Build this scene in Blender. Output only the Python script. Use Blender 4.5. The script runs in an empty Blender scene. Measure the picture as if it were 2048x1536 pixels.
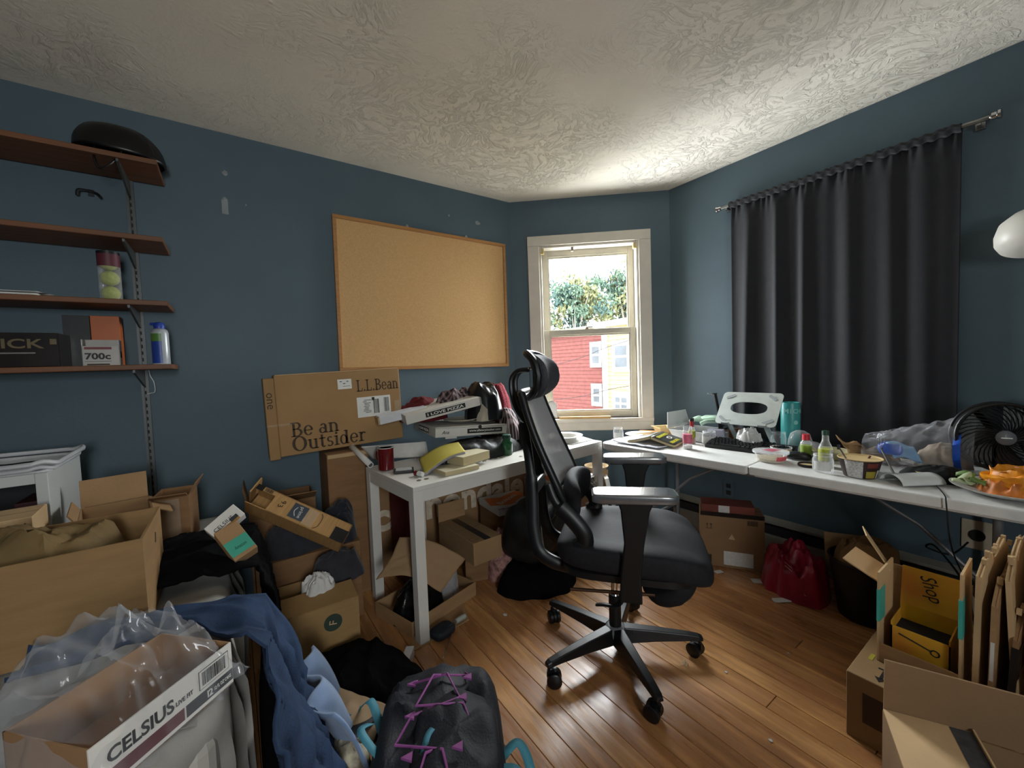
import bpy, bmesh, math, random
from mathutils import Vector, Matrix, Euler, noise

scene = bpy.context.scene
COL = scene.collection
R = math.radians
V = Vector

# ---------------------------------------------------------------- camera
FPX, YAW, PITCH, ROLL = 804.84, 0.60783, 0.048096, -0.035863
CAM = V((0.0, 0.0, 1.28))
_f = V((math.sin(YAW)*math.cos(PITCH), math.cos(YAW)*math.cos(PITCH), -math.sin(PITCH)))
_r0 = V((math.cos(YAW), -math.sin(YAW), 0)); _u0 = _r0.cross(_f)
_r = _r0*math.cos(ROLL) + _u0*math.sin(ROLL); _u = _u0*math.cos(ROLL) - _r0*math.sin(ROLL)
cd = bpy.data.cameras.new('camera'); cam = bpy.data.objects.new('camera', cd); COL.objects.link(cam)
cd.sensor_width = 36.0; cd.lens = FPX/2048*36.0; cd.clip_start = 0.02; cd.clip_end = 300
cam.matrix_world = Matrix(((_r.x, _u.x, -_f.x, CAM.x), (_r.y, _u.y, -_f.y, CAM.y), (_r.z, _u.z, -_f.z, CAM.z), (0, 0, 0, 1)))
scene.camera = cam
# ---------------------------------------------------------------- daylight: an overcast white sky, coming in through the seen window and an added one
wd = bpy.data.worlds.new('overcast_sky'); scene.world = wd; wd.use_nodes = True
bg = wd.node_tree.nodes['Background']; bg.inputs[0].default_value = (0.93, 0.98, 1.0, 1); bg.inputs[1].default_value = 22.0
scene.view_settings.view_transform = 'Standard'; scene.view_settings.look = 'None'
scene.view_settings.gamma = 1.0; scene.view_settings.use_curve_mapping = False
scene.view_settings.exposure = 0.80
# ---------------------------------------------------------------- room measures (metres)
CZ, YL, XR, XL, YB = 2.55, 2.628, 2.78, -2.02, -1.70
CL, CR = V((1.862, 2.628, 0)), V((2.78, 1.836, 0))       # ends of the angled window wall
WU = (CR-CL).normalized(); WN = V((WU.y, -WU.x, 0)); WN = WN if WN.dot(V((1, 1, 0))) > 0 else -WN   # WN points outdoors
WM = Matrix(((WU.x, WN.x, 0, CL.x), (WU.y, WN.y, 0, CL.y), (0, 0, 1, 0), (0, 0, 0, 1)))  # local x along, y outward, z up
W_U0, W_U1, W_Z0, W_Z1 = 0.222, 0.978, 0.835, 2.195          # window opening

def portal(name, M, w, h):
    ld = bpy.data.lights.new(name, 'AREA'); ld.shape = 'RECTANGLE'; ld.size = w; ld.size_y = h
    ld.cycles.is_portal = True
    o = bpy.data.objects.new(name, ld); COL.objects.link(o); o.matrix_world = M; return o
# area light shines along -Z local: aim it into the room
portal('window_portal', WM @ Matrix.Translation(((W_U0+W_U1)/2, 0.16, (W_Z0+W_Z1)/2)) @ Matrix.Rotation(R(-90), 4, 'X'), 0.78, 1.38)
BW = (-0.5, 0.15, 1.05, 2.05)   # added unseen window for fill light, in the back wall (x0, x1, z0, z1)
portal('fill_window_portal', Matrix.Translation(((BW[0]+BW[1])/2, YB-0.16, (BW[2]+BW[3])/2)) @ Matrix.Rotation(R(90), 4, 'X'), BW[1]-BW[0], BW[3]-BW[2])

# pixel of the 2048x1536 photograph -> point on a real plane of the room
def ray(px, py): return _f + _r*((px-1024)/FPX) - _u*((py-768)/FPX)
def onz(px, py, z): d = ray(px, py); return CAM + d*((z-CAM.z)/d.z)
def onx(px, py, x): d = ray(px, py); return CAM + d*((x-CAM.x)/d.x)
def ony(px, py, y): d = ray(px, py); return CAM + d*((y-CAM.y)/d.y)
def onw(px, py, off=0.0):
    d = ray(px, py); p0 = CL + WN*off; return CAM + d*((p0-CAM).dot(WN)/d.dot(WN))

# ---------------------------------------------------------------- materials
def lin(c):
    if isinstance(c, str): c = [int(c[i:i+2], 16) for i in (0, 2, 4)]
    return tuple(((x/255)/12.92 if x/255 <= 0.04045 else (((x/255)+0.055)/1.055)**2.4) for x in c)
MATS = {}
def mat(name, col, rough=0.6, metal=0.0, var=0.12, scale=8.0, bump=0.0, bscale=40.0, col2=None, trans=0.0, ior=1.45, alpha=1.0,
        coat=0.0, stretch=(1, 1, 1), sheen=0.0, spec=0.5, emit=0.0, detail=3.0, sss=0.0, coords='Object'):
    if name in MATS: return MATS[name]
    m = bpy.data.materials.new(name); m.use_nodes = True; nt = m.node_tree; N = nt.nodes; L = nt.links
    b = N['Principled BSDF']; c = lin(col) if (isinstance(col, str) or max(col) > 1.0) else tuple(col)
    b.inputs['Roughness'].default_value = rough; b.inputs['Metallic'].default_value = metal
    b.inputs['IOR'].default_value = ior; b.inputs['Transmission Weight'].default_value = trans
    b.inputs['Alpha'].default_value = alpha; b.inputs['Coat Weight'].default_value = coat
    b.inputs['Sheen Weight'].default_value = sheen; b.inputs['Specular IOR Level'].default_value = spec
    tc = N.new('ShaderNodeTexCoord'); mp = N.new('ShaderNodeMapping'); mp.inputs['Scale'].default_value = stretch
    L.new(tc.outputs[coords], mp.inputs['Vector'])
    nz = N.new('ShaderNodeTexNoise'); nz.inputs['Scale'].default_value = scale; nz.inputs['Detail'].default_value = detail
    L.new(mp.outputs[0], nz.inputs['Vector'])
    c2 = lin(col2) if isinstance(col2, str) else col2
    lo = tuple(x*(1-var) for x in c) if c2 is None else c
    hi = tuple(min(1, x*(1+var)) for x in c) if c2 is None else c2
    rp = N.new('ShaderNodeValToRGB'); rp.color_ramp.elements[0].color = (*lo, 1); rp.color_ramp.elements[1].color = (*hi, 1)
    rp.color_ramp.elements[0].position = 0.32; rp.color_ramp.elements[1].position = 0.68
    L.new(nz.outputs['Fac'], rp.inputs[0]); L.new(rp.outputs[0], b.inputs['Base Color'])
    if bump:
        bz = N.new('ShaderNodeTexNoise'); bz.inputs['Scale'].default_value = bscale; bz.inputs['Detail'].default_value = 4
        L.new(mp.outputs[0], bz.inputs['Vector'])
        bp = N.new('ShaderNodeBump'); bp.inputs['Strength'].default_value = bump; bp.inputs['Distance'].default_value = 0.01
        L.new(bz.outputs['Fac'], bp.inputs['Height']); L.new(bp.outputs[0], b.inputs['Normal'])
    if emit:
        b.inputs['Emission Color'].default_value = (*c, 1); b.inputs['Emission Strength'].default_value = emit
    MATS[name] = m; return m
def nodes(m): return m.node_tree.nodes, m.node_tree.links, m.node_tree.nodes['Principled BSDF']
def film(name, col=(1, 1, 1), haze=0.12, rough=0.08, rim=0.55):
    """thin clear plastic: mostly see-through, a little milky, glossy, denser at grazing angles"""
    if name in MATS: return MATS[name]
    m = bpy.data.materials.new(name); m.use_nodes = True; nt = m.node_tree; N = nt.nodes; L = nt.links
    b = N['Principled BSDF']; b.inputs['Base Color'].default_value = (*col, 1); b.inputs['Roughness'].default_value = rough
    b.inputs['Specular IOR Level'].default_value = 0.8
    tr = N.new('ShaderNodeBsdfTransparent'); mx = N.new('ShaderNodeMixShader'); lw = N.new('ShaderNodeLayerWeight')
    lw.inputs['Blend'].default_value = 0.35
    mr = N.new('ShaderNodeMapRange'); mr.inputs['To Min'].default_value = haze; mr.inputs['To Max'].default_value = rim
    tx = N.new('ShaderNodeTexCoord'); nz = N.new('ShaderNodeTexNoise'); nz.inputs['Scale'].default_value = 14
    bp = N.new('ShaderNodeBump'); bp.inputs['Strength'].default_value = 0.25; bp.inputs['Distance'].default_value = 0.02
    L.new(tx.outputs['Object'], nz.inputs['Vector']); L.new(nz.outputs['Fac'], bp.inputs['Height']); L.new(bp.outputs[0], b.inputs['Normal'])
    L.new(lw.outputs['Facing'], mr.inputs['Value']); L.new(mr.outputs[0], mx.inputs['Fac'])
    L.new(tr.outputs[0], mx.inputs[1]); L.new(b.outputs[0], mx.inputs[2]); L.new(mx.outputs[0], N['Material Output'].inputs['Surface'])
    MATS[name] = m; return m

# ---------------------------------------------------------------- mesh building
def rotm(rx=0, ry=0, rz=0): return Euler((R(rx), R(ry), R(rz))).to_matrix().to_4x4()
def frame(o, xd, yd):
    x = V(xd).normalized(); y = V(yd); y = (y - x*y.dot(x)).normalized(); z = x.cross(y); o = V(o)
    return Matrix(((x.x, y.x, z.x, o.x), (x.y, y.y, z.y, o.y), (x.z, y.z, z.z, o.z), (0, 0, 0, 1)))
def T(x=0, y=0, z=0): return Matrix.Translation((x, y, z))
class MB:
    def __init__(s): s.v = []; s.f = []; s.mi = []; s.m = 0
    def add(s, vs, fs, M=None):
        n = len(s.v); s.v += [(M @ V(p)) if M is not None else V(p) for p in vs]
        for q in fs: s.f.append([i+n for i in q]); s.mi.append(s.m)
        return s
    def box(s, c, d, M=None):
        x, y, z = c; a, b, h = d[0]/2, d[1]/2, d[2]/2
        vs = [(x+i*a, y+j*b, z+k*h) for i in (-1, 1) for j in (-1, 1) for k in (-1, 1)]
        return s.add(vs, [(0, 1, 3, 2), (4, 6, 7, 5), (0, 4, 5, 1), (2, 3, 7, 6), (0, 2, 6, 4), (1, 5, 7, 3)], M)
    def bb(s, lo, hi, M=None): return s.box([(lo[i]+hi[i])/2 for i in range(3)], [hi[i]-lo[i] for i in range(3)], M)
    def prism(s, poly, z0, z1, M=None):
        n = len(poly); vs = [(p[0], p[1], z0) for p in poly]+[(p[0], p[1], z1) for p in poly]
        fs = [tuple(range(n-1, -1, -1)), tuple(range(n, 2*n))]+[(i, (i+1) % n, n+(i+1) % n, n+i) for i in range(n)]
        return s.add(vs, fs, M)
    def tube(s, pts, r, n=8, caps=True, M=None, closed=False, flat=1.0):
        pts = [V(p) for p in pts]; k = len(pts); rr = r if isinstance(r, (list, tuple)) else [r]*k
        vs = []; up = None
        for i, p in enumerate(pts):
            if closed: t = pts[(i+1) % k]-pts[i-1]
            else: t = pts[min(i+1, k-1)]-pts[max(i-1, 0)]
            t = t.normalized() if t.length > 1e-9 else V((0, 0, 1))
            if up is None: up = V((0, 0, 1)) if abs(t.z) < 0.9 else V((1, 0, 0))
            a = t.cross(up); a = a.normalized() if a.length > 1e-6 else t.orthogonal().normalized(); b = a.cross(t); up = b
            for j in range(n):
                w = 2*math.pi*j/n; vs.append(p + a*(math.cos(w)*rr[i]) + b*(math.sin(w)*rr[i]*flat))
        fs = []; m = k if closed else k-1
        for i in range(m):
            for j in range(n):
                fs.append((i*n+j, i*n+(j+1) % n, ((i+1) % k)*n+(j+1) % n, ((i+1) % k)*n+j))
        if caps and not closed: fs += [tuple(range(n-1, -1, -1)), tuple(range((k-1)*n, k*n))]
        return s.add(vs, fs, M)
    def lathe(s, prof, n=24, M=None, caps=True, sx=1.0, sy=1.0):
        vs = [(p[0]*math.cos(2*math.pi*j/n)*sx, p[0]*math.sin(2*math.pi*j/n)*sy, p[1]) for p in prof for j in range(n)]
        k = len(prof); fs = [(i*n+j, i*n+(j+1) % n, (i+1)*n+(j+1) % n, (i+1)*n+j) for i in range(k-1) for j in range(n)]
        if caps:
            if prof[0][0] > 1e-5: fs.append(tuple(range(n-1, -1, -1)))
            if prof[-1][0] > 1e-5: fs.append(tuple(range((k-1)*n, k*n)))
        return s.add(vs, fs, M)
    def grid(s, fn, nu, nv, M=None, wrap=False):
        vs = [fn(i/(nu if wrap else nu-1), j/(nv-1)) for j in range(nv) for i in range(nu)]; fs = []
        for j in range(nv-1):
            for i in range(nu if wrap else nu-1):
                fs.append((j*nu+i, j*nu+(i+1) % nu, (j+1)*nu+(i+1) % nu, (j+1)*nu+i))
        return s.add(vs, fs, M)
    def sphere(s, c, r, nu=16, nv=10, M=None):
        r = (r, r, r) if not isinstance(r, (tuple, list)) else r
        return s.grid(lambda u, v: V((c[0]+r[0]*math.cos(2*math.pi*u)*math.sin(math.pi*max(v, .001)*.999),
                       c[1]+r[1]*math.sin(2*math.pi*u)*math.sin(math.pi*max(v, .001)*.999), c[2]-r[2]*math.cos(math.pi*v))), nu, nv, M, wrap=True)
    def build(s, name, mats, parent=None, smooth=False, bevel=0.0, seg=2, M=None, weld=False, thick=0.0, sub=0, hull=False):
        me = bpy.data.meshes.new(name); me.from_pydata([tuple(p) for p in s.v], [], s.f)
        mats = mats if isinstance(mats, (list, tuple)) else [mats]
        for q in mats: me.materials.append(q)
        for i, q in enumerate(s.mi): me.polygons[i].material_index = min(q, len(mats)-1)
        bm = bmesh.new(); bm.from_mesh(me)
        if weld: bmesh.ops.remove_doubles(bm, verts=bm.verts, dist=1e-5)
        if bevel:
            es = [e for e in bm.edges if len(e.link_faces) == 2 and e.calc_face_angle(0) > 0.6]
            bmesh.ops.bevel(bm, geom=es, offset=bevel, segments=seg, profile=0.5, affect='EDGES', clamp_overlap=True)
        bmesh.ops.recalc_face_normals(bm, faces=bm.faces)
        if smooth:
            for f in bm.faces: f.smooth = True
            for e in bm.edges:
                if len(e.link_faces) == 2 and e.calc_face_angle(0) > 0.75: e.smooth = False
        bm.to_mesh(me); bm.free()
        o = bpy.data.objects.new(name, me); COL.objects.link(o)
        if parent is not None: o.parent = parent
        if M is not None: o.matrix_local = M
        if thick:
            md = o.modifiers.new('thickness', 'SOLIDIFY'); md.thickness = thick; md.offset = 0
        if sub:
            md = o.modifiers.new('smooth', 'SUBSURF'); md.levels = sub; md.render_levels = sub
        return o
def tag(o, label, cat, group=None):
    o['label'] = label; o['category'] = cat
    if group: o['group'] = group
    return o
def struct(o): o['kind'] = 'structure'; return o
def thing(name, label, cat, M=None, group=None):
    o = bpy.data.objects.new(name, None); COL.objects.link(o); o.empty_display_size = 0.05
    if M is not None: o.matrix_world = M if isinstance(M, Matrix) else Matrix.Translation(M)
    return tag(o, label, cat, group)
def dup(root, M, label=None):
    c = root.copy(); COL.objects.link(c); c.matrix_world = M
    if label: c['label'] = label
    for ch in root.children:
        d = ch.copy(); COL.objects.link(d); d.parent = c; d.matrix_local = ch.matrix_local.copy()
        for g in ch.children:
            e = g.copy(); COL.objects.link(e); e.parent = d; e.matrix_local = g.matrix_local.copy()
    return c
def text(s, m, parent, M, w=None, h=None, name='lettering', bold=0.0, shear=0.0, depth=0.0006, spacing=1.0):
    cu = bpy.data.curves.new('t', 'FONT'); cu.body = s; cu.size = 1; cu.extrude = 0.5; cu.offset = bold; cu.shear = shear; cu.space_character = spacing
    cu.resolution_u = 3
    to = bpy.data.objects.new('t', cu); COL.objects.link(to)
    me = bpy.data.meshes.new_from_object(to); bpy.data.objects.remove(to); bpy.data.curves.remove(cu)
    xs = [v.co.x for v in me.vertices]; ys = [v.co.y for v in me.vertices]
    x0, x1, y0, y1 = min(xs), max(xs), min(ys), max(ys)
    sx = (w/(x1-x0)) if w else h/(y1-y0); sy = (h/(y1-y0)) if h else sx
    for v in me.vertices: v.co = V(((v.co.x-(x0+x1)/2)*sx, (v.co.y-(y0+y1)/2)*sy, v.co.z*depth*2))
    me.materials.clear(); me.materials.append(m); me.name = name
    o = bpy.data.objects.new(name, me); COL.objects.link(o)
    if parent is not None: o.parent = parent
    o.matrix_local = M; return o
def decal(name, m, parent, M, w, h, t=0.0006):
    return MB().box((0, 0, 0), (w, h, t)).build(name, m, parent, M=M)
def barcode(m, parent, M, w, h, seed=1, name='barcode', n=16):
    rnd = random.Random(seed); mb = MB(); x = -w/2
    while x < w/2-w/n*.6:
        b = w/n*rnd.uniform(.2, .7); mb.box((x+b/2, 0, 0), (b, h, .0006)); x += b + w/n*rnd.uniform(.2, .6)
    return mb.build(name, m, parent, M=M)
def spl(pts, n=6):
    """smooth (Catmull-Rom) path through pts"""
    P = [V(p) for p in pts]; out = []
    for i in range(len(P)-1):
        a, b, c, d = P[max(i-1, 0)], P[i], P[i+1], P[min(i+2, len(P)-1)]
        for k in range(n):
            t = k/n; out.append(.5*((2*b)+(c-a)*t+(2*a-5*b+4*c-d)*t*t+(3*b-a-3*c+d)*t**3))
    out.append(P[-1]); return out
def fbm(p, o=3): return noise.fractal(V(p), 1.0, 2.0, o)
def ridge(p): return 1-abs(noise.noise(V(p)))*2

# shared materials
card = mat('cardboard', '9b7a55', .8, var=.10, scale=6, bump=.08, bscale=120, stretch=(1, 1, 6))
card_d = mat('cardboard_brown', '82603f', .82, var=.12, scale=5, bump=.08, bscale=110, stretch=(1, 1, 6))
card_l = mat('cardboard_pale', 'b89a72', .8, var=.10, scale=6, bump=.06, bscale=120)
white_paper = mat('white_paper', 'd9d8d3', .7, var=.04, scale=20)
ink = mat('black_ink', '171614', .6, var=.1)
brownink = mat('brown_ink', '3d2e1c', .7, var=.15, scale=60)
white_plastic = mat('white_plastic', 'd6d6d2', .35, var=.03)
black_plastic = mat('black_plastic', '0d0d0f', .38, var=.15)
steel = mat('steel', '9a9a98', .32, metal=1.0, var=.1)
chrome = mat('chrome', 'c9c9c8', .12, metal=1.0, var=.03)
clear_tape = film('clear_tape', (.85, .75, .6), .10, .12, .35)
# ================================================================ SHELL
wall_m = mat('blue_wall_paint', '4b5d66', .62, var=.05, scale=3.0, bump=.06, bscale=90)
# stucco ceiling: swirled plaster relief
ceil_m = mat('stucco_ceiling', 'e6e0d3', .85, var=.03, scale=2)
N, L, B = nodes(ceil_m)
tc = N.new('ShaderNodeTexCoord'); w1 = N.new('ShaderNodeTexNoise'); w1.inputs['Scale'].default_value = 2.2; w1.inputs['Detail'].default_value = 2
L.new(tc.outputs['Object'], w1.inputs['Vector'])
mxv = N.new('ShaderNodeMix'); mxv.data_type = 'RGBA'; mxv.blend_type = 'ADD'; mxv.inputs[0].default_value = .55
L.new(tc.outputs['Object'], mxv.inputs[6]); L.new(w1.outputs['Color'], mxv.inputs[7])
n1 = N.new('ShaderNodeTexNoise'); n1.inputs['Scale'].default_value = 17; n1.inputs['Detail'].default_value = 6; n1.inputs['Roughness'].default_value = .62; n1.inputs['Distortion'].default_value = 1.6
L.new(mxv.outputs[2], n1.inputs['Vector'])
r1 = N.new('ShaderNodeValToRGB'); r1.color_ramp.elements[0].position = .50; r1.color_ramp.elements[1].position = .62
L.new(n1.outputs['Fac'], r1.inputs[0])
n2 = N.new('ShaderNodeTexNoise'); n2.inputs['Scale'].default_value = 1.3; n2.inputs['Detail'].default_value = 2
L.new(tc.outputs['Object'], n2.inputs['Vector'])
r2 = N.new('ShaderNodeValToRGB'); r2.color_ramp.elements[0].position = .40; r2.color_ramp.elements[1].position = .60
L.new(n2.outputs['Fac'], r2.inputs[0])
mu = N.new('ShaderNodeMath'); mu.operation = 'MULTIPLY'; L.new(r1.outputs[0], mu.inputs[0]); L.new(r2.outputs[0], mu.inputs[1])
n3 = N.new('ShaderNodeTexNoise'); n3.inputs['Scale'].default_value = 60; n3.inputs['Detail'].default_value = 4; L.new(tc.outputs['Object'], n3.inputs['Vector'])
ma = N.new('ShaderNodeMath'); ma.operation = 'MULTIPLY_ADD'; L.new(n3.outputs['Fac'], ma.inputs[0]); ma.inputs[1].default_value = .35; L.new(mu.outputs[0], ma.inputs[2])
bp = N.new('ShaderNodeBump'); bp.inputs['Strength'].default_value = .65; bp.inputs['Distance'].default_value = .012
L.new(ma.outputs[0], bp.inputs['Height']); L.new(bp.outputs[0], B.inputs['Normal'])

# floor: sub-floor slab and individual planks laid along the right-hand wall
sub_m = mat('subfloor', '1c0f08', .9)
floor = struct(MB().prism([(XL-.14, YB-.14), (XR+.14, YB-.14), (XR+.14, CR.y+.06), (CL.x+.06, YL+.14), (XL-.14, YL+.14)], -.09, -.021).build('floor', sub_m))
def wood_floor(name, c1, c2, seed):
    m = mat(name, c1, .34, ior=1.6, col2=c2, scale=3.2, stretch=(9, .8, 9), detail=9, coords='Object')
    N, L, B = nodes(m); mp = [n for n in N if n.type == 'MAPPING'][0]; mp.inputs['Location'].default_value = (seed*3.1, seed*1.7, 0)
    wv = N.new('ShaderNodeTexNoise'); wv.inputs['Scale'].default_value = 5.5; wv.inputs['Detail'].default_value = 9; wv.inputs['Distortion'].default_value = .6
    L.new(mp.outputs[0], wv.inputs['Vector'])
    mr = N.new('ShaderNodeMapRange'); mr.inputs['From Min'].default_value = .3; mr.inputs['From Max'].default_value = .75
    mr.inputs['To Min'].default_value = .20; mr.inputs['To Max'].default_value = .42
    L.new(wv.outputs['Fac'], mr.inputs['Value']); L.new(mr.outputs[0], B.inputs['Roughness'])
    bp = N.new('ShaderNodeBump'); bp.inputs['Strength'].default_value = .12; bp.inputs['Distance'].default_value = .004
    L.new(wv.outputs['Fac'], bp.inputs['Height']); L.new(bp.outputs[0], B.inputs['Normal'])
    rp = [n for n in N if n.type == 'VALTORGB'][0]; e = rp.color_ramp.elements.new(.5); e.color = tuple((a+b)/2*.8 for a, b in zip(lin(c1)+(1,), lin(c2)+(1,)))
    return m
planks_m = [wood_floor('floorboard_%d' % i, a, b, i) for i, (a, b) in enumerate([('9a6640', 'c08a56'), ('a06d44', 'ca945a'), ('905f3a', 'b6804d'), ('a57246', 'd19c62')])]
rnd = random.Random(4); PW = .0845; x = XL; k = 0
plank_mesh = {}
while x < XR-.01:
    w = min(PW, XR-x)
    ymax = YL if x < CL.x else YL-(x+w-CL.x)*(YL-CR.y)/(CR.x-CL.x)
    cuts = [YB]; y = YB+rnd.uniform(.5, 2.6)
    while y < ymax-.3: cuts.append(y); y += rnd.uniform(2.2, 3.4)
    cuts.append(ymax)
    for a, b in zip(cuts[:-1], cuts[1:]):
        o = MB().bb((x+.0011, a+.0011, -.021), (x+w-.0011, b-.0011, rnd.uniform(-.0009, 0))).build('plank', planks_m[rnd.randrange(4)], floor, bevel=.0012, seg=1)
    x += w; k += 1

tk = .14
def wall(name, lo, hi): lo = (lo[0], lo[1], -.021); return struct(MB().bb(lo, hi).build(name, wall_m))
wall_left = wall('wall_left', (XL-tk, YL, 0), (CL.x+.06, YL+tk, CZ))
wall_right = wall('wall_right', (XR, YB-tk, 0), (XR+tk, CR.y+.05, CZ))
wall_side = wall('wall_side', (XL-tk, YB-tk, 0), (XL, YL, CZ))
mb = MB()   # wall behind the photographer, with an opening for the added fill window
for lo, hi in (((XL, YB-tk, -.021), (BW[0], YB, CZ)), ((BW[1], YB-tk, -.021), (XR, YB, CZ)), ((BW[0], YB-tk, -.021), (BW[1], YB, BW[2])), ((BW[0], YB-tk, BW[3]), (BW[1], YB, CZ))): mb.bb(lo, hi)
wall_back = struct(mb.build('wall_back', wall_m))
WLEN = (CR-CL).length
mb = MB()
for lo, hi in (((-.02, 0, -.021), (W_U0, tk, CZ)), ((W_U1, 0, -.021), (WLEN+.02, tk, CZ)), ((W_U0, 0, -.021), (W_U1, tk, W_Z0)), ((W_U0, 0, W_Z1), (W_U1, tk, CZ))): mb.bb(lo, hi)
wall_window = struct(mb.build('wall_window', wall_m, M=WM))
ceiling = struct(MB().prism([(XL-tk, YB-tk), (XR+tk, YB-tk), (XR+tk, CR.y+.1), (CL.x+.1, YL+tk), (XL-tk, YL+tk)], CZ, CZ+.1).build('ceiling', ceil_m))

# ---------------------------------------------------------------- window in the angled wall
trim_m = mat('window_trim_paint', 'cdc6b8', .5, var=.05, scale=9, bump=.05, bscale=60)
sash_m = mat('window_sash_paint', 'b9b3a2', .5, var=.07, scale=12, bump=.05, bscale=60)
pane_m = film('window_glass', (.01, .012, .012), .01, .02, .16)
def window(name, M, u0, u1, z0, z1, cw=.09, apron=True):
    win = struct(bpy.data.objects.new(name, None)); COL.objects.link(win); win.matrix_world = M
    B_ = lambda n, lo, hi, m=trim_m, bv=.004: MB().bb(lo, hi).build(n, m, win, bevel=bv)
    B_('casing', (u0-cw, -.02, z0-.01), (u0, 0.0, z1)); B_('casing', (u1, -.02, z0-.01), (u1+cw, 0.0, z1)); B_('casing', (u0-cw, -.02, z1), (u1+cw, 0.0, z1+.075))
    B_('stool', (u0-cw, -.026, z0-.03), (u1+cw, .06, z0)); B_('apron', (u0-cw, -.016, z0-.095), (u1+cw, 0, z0-.03))
    B_('jamb', (u0, -.005, z0), (u0+.018, .135, z1)); B_('jamb', (u1-.018, -.005, z0), (u1, .135, z1)); B_('head_jamb', (u0+.018, -.005, z1-.018), (u1-.018, .135, z1)); B_('outer_sill', (u0+.018, .05, z0-.01), (u1-.018, .16, z0+.012))
    zm = z0+(z1-z0)*.505; a, b = u0+.018, u1-.018
    for nm, y, zz0, zz1, top, bot in (('upper_sash', .085, zm-.018, z1-.018, .05, .036), ('lower_sash', .045, z0+.002, zm+.02, .042, .05)):
        st = .045; mb = MB(); 
        mb.bb((a, y, zz0), (a+st, y+.034, zz1)); mb.bb((b-st, y, zz0), (b, y+.034, zz1)); mb.bb((a+st, y, zz1-top), (b-st, y+.034, zz1)); mb.bb((a+st, y, zz0), (b-st, y+.034, zz0+bot))
        so = mb.build(nm, sash_m, win, bevel=.003)
        mb = MB(); i = .012
        mb.bb((a+st, y+.006, zz0+bot), (a+st+i, y+.02, zz1-top)); mb.bb((b-st-i, y+.006, zz0+bot), (b-st, y+.02, zz1-top)); mb.bb((a+st+i, y+.006, zz1-top-i), (b-st-i, y+.02, zz1-top)); mb.bb((a+st+i, y+.006, zz0+bot), (b-st-i, y+.02, zz0+bot+i))
        mb.build('glazing_bead', sash_m, so)
        MB().bb((a+st, y+.016, zz0+bot), (b-st, y+.019, zz1-top)).build('pane', pane_m, so)
    return win, zm
win, zm = window('window_1', WM, W_U0, W_U1, W_Z0, W_Z1)
um = (W_U0+W_U1)/2
lk = MB().lathe([(.018, 0), (.018, .006), (.010, .009), (.010, .018), (.004, .02)], 14, T(um-.02, .06, zm+.02)).box((um+.0, .056, zm+.034), (.05, .012, .008)).build('sash_lock', mat('old_bronze', '6d604c', .4, metal=.8), win)
br_m = mat('yellowed_bracket', 'cdbb7a', .5)
for u in (W_U0+.022, W_U1-.022): MB().box((u, .012, W_Z1-.04), (.032, .03, .04)).box((u, .0, W_Z1-.055), (.028, .02, .012)).build('shade_bracket', br_m, win, bevel=.003)
MB().box((um-.12, .02, W_Z1-.03), (.018, .03, .035)).build('shade_clip', mat('grey_clip', '7f786a', .5), win, bevel=.002)
# the stick lying on the sill
stick = tag(MB().box((0, 0, .009), (.40, .022, .018)).build('wooden_stick', mat('pale_wood', 'c39a5e', .6, var=.15, scale=5, stretch=(1, 20, 20)), bevel=.003, M=WM @ T(um-.06, -.012, W_Z0) @ rotm(0, 0, -2)), 'pale wooden stick lying along the window sill', 'stick')
# unseen window added behind the photographer to give fill light
window('added_fill_window', Matrix(((1, 0, 0, 0), (0, -1, 0, YB), (0, 0, 1, 0), (0, 0, 0, 1))), BW[0], BW[1], BW[2], BW[3])

# ---------------------------------------------------------------- baseboard heater, outlets, wall scars
heat_m = mat('heater_enamel', '8f8a80', .45, var=.06, scale=10)
hb = struct(bpy.data.objects.new('baseboard_right', None)); COL.objects.link(hb)
y0, y1 = -1.5, 1.80
MB().bb((XR-.012, y0, .03), (XR-.001, y1, .245)).build('back_plate', heat_m, hb)
MB().prism([(XR-.001, .25), (XR-.05, .235), (XR-.052, .222), (XR-.001, .238)], y0, y1, Matrix(((1, 0, 0, 0), (0, 0, 1, 0), (0, 1, 0, 0), (0, 0, 0, 1)))).build('top_cover', heat_m, hb)
MB().bb((XR-.068, y0, .045), (XR-.062, y1, .150)).build('front_panel', heat_m, hb, bevel=.002)
MB().bb((XR-.066, y0, .150), (XR-.050, y1, .154)).build('panel_lip', heat_m, hb)
MB().bb((XR-.05, y0, .10), (XR-.014, y1, .205)).build('heating_fins', mat('dark_fins', '26262a', .6), hb)
struct(MB().bb((XR-.014, YB, 0), (XR, CR.y, .028)).build('trim_1', trim_m, bevel=.003))
plate_m = mat('outlet_plate', 'b9ad97', .45); hole_m = mat('outlet_dark', '1a1a1a', .6)
def outlet(p, label, w=.09, h=.135, socket=True, pm=None):
    t = thing('electrical_outlet', label, 'outlet', T(*p)); MB().box((-.004, 0, 0), (.008, w, h)).build('cover_plate', pm or plate_m, t, bevel=.003)
    if socket: MB().lathe([(.026, 0), (.026, .006), (.020, .007)], 18, Matrix.Translation((-.008, 0, 0)) @ rotm(0, -90, 0)).build('receptacle', hole_m, t)
    else:
        for dz in (-.024, .024): MB().box((-.0085, 0, dz), (.004, .032, .03)).build('receptacle', hole_m, t, bevel=.004)
p = onx(1955, 1070, XR); outlet((XR, p.y, p.z), 'square beige wall outlet with a round dark socket under the folding table', .10, .135)
p = onx(1458, 978, XR); outlet((XR, p.y, p.z), 'blue painted wall outlet above the heater near the window corner', .075, .12, False, wall_m)
scar_m = mat('bare_plaster', '83898a', .8, var=.2, scale=60)
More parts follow.
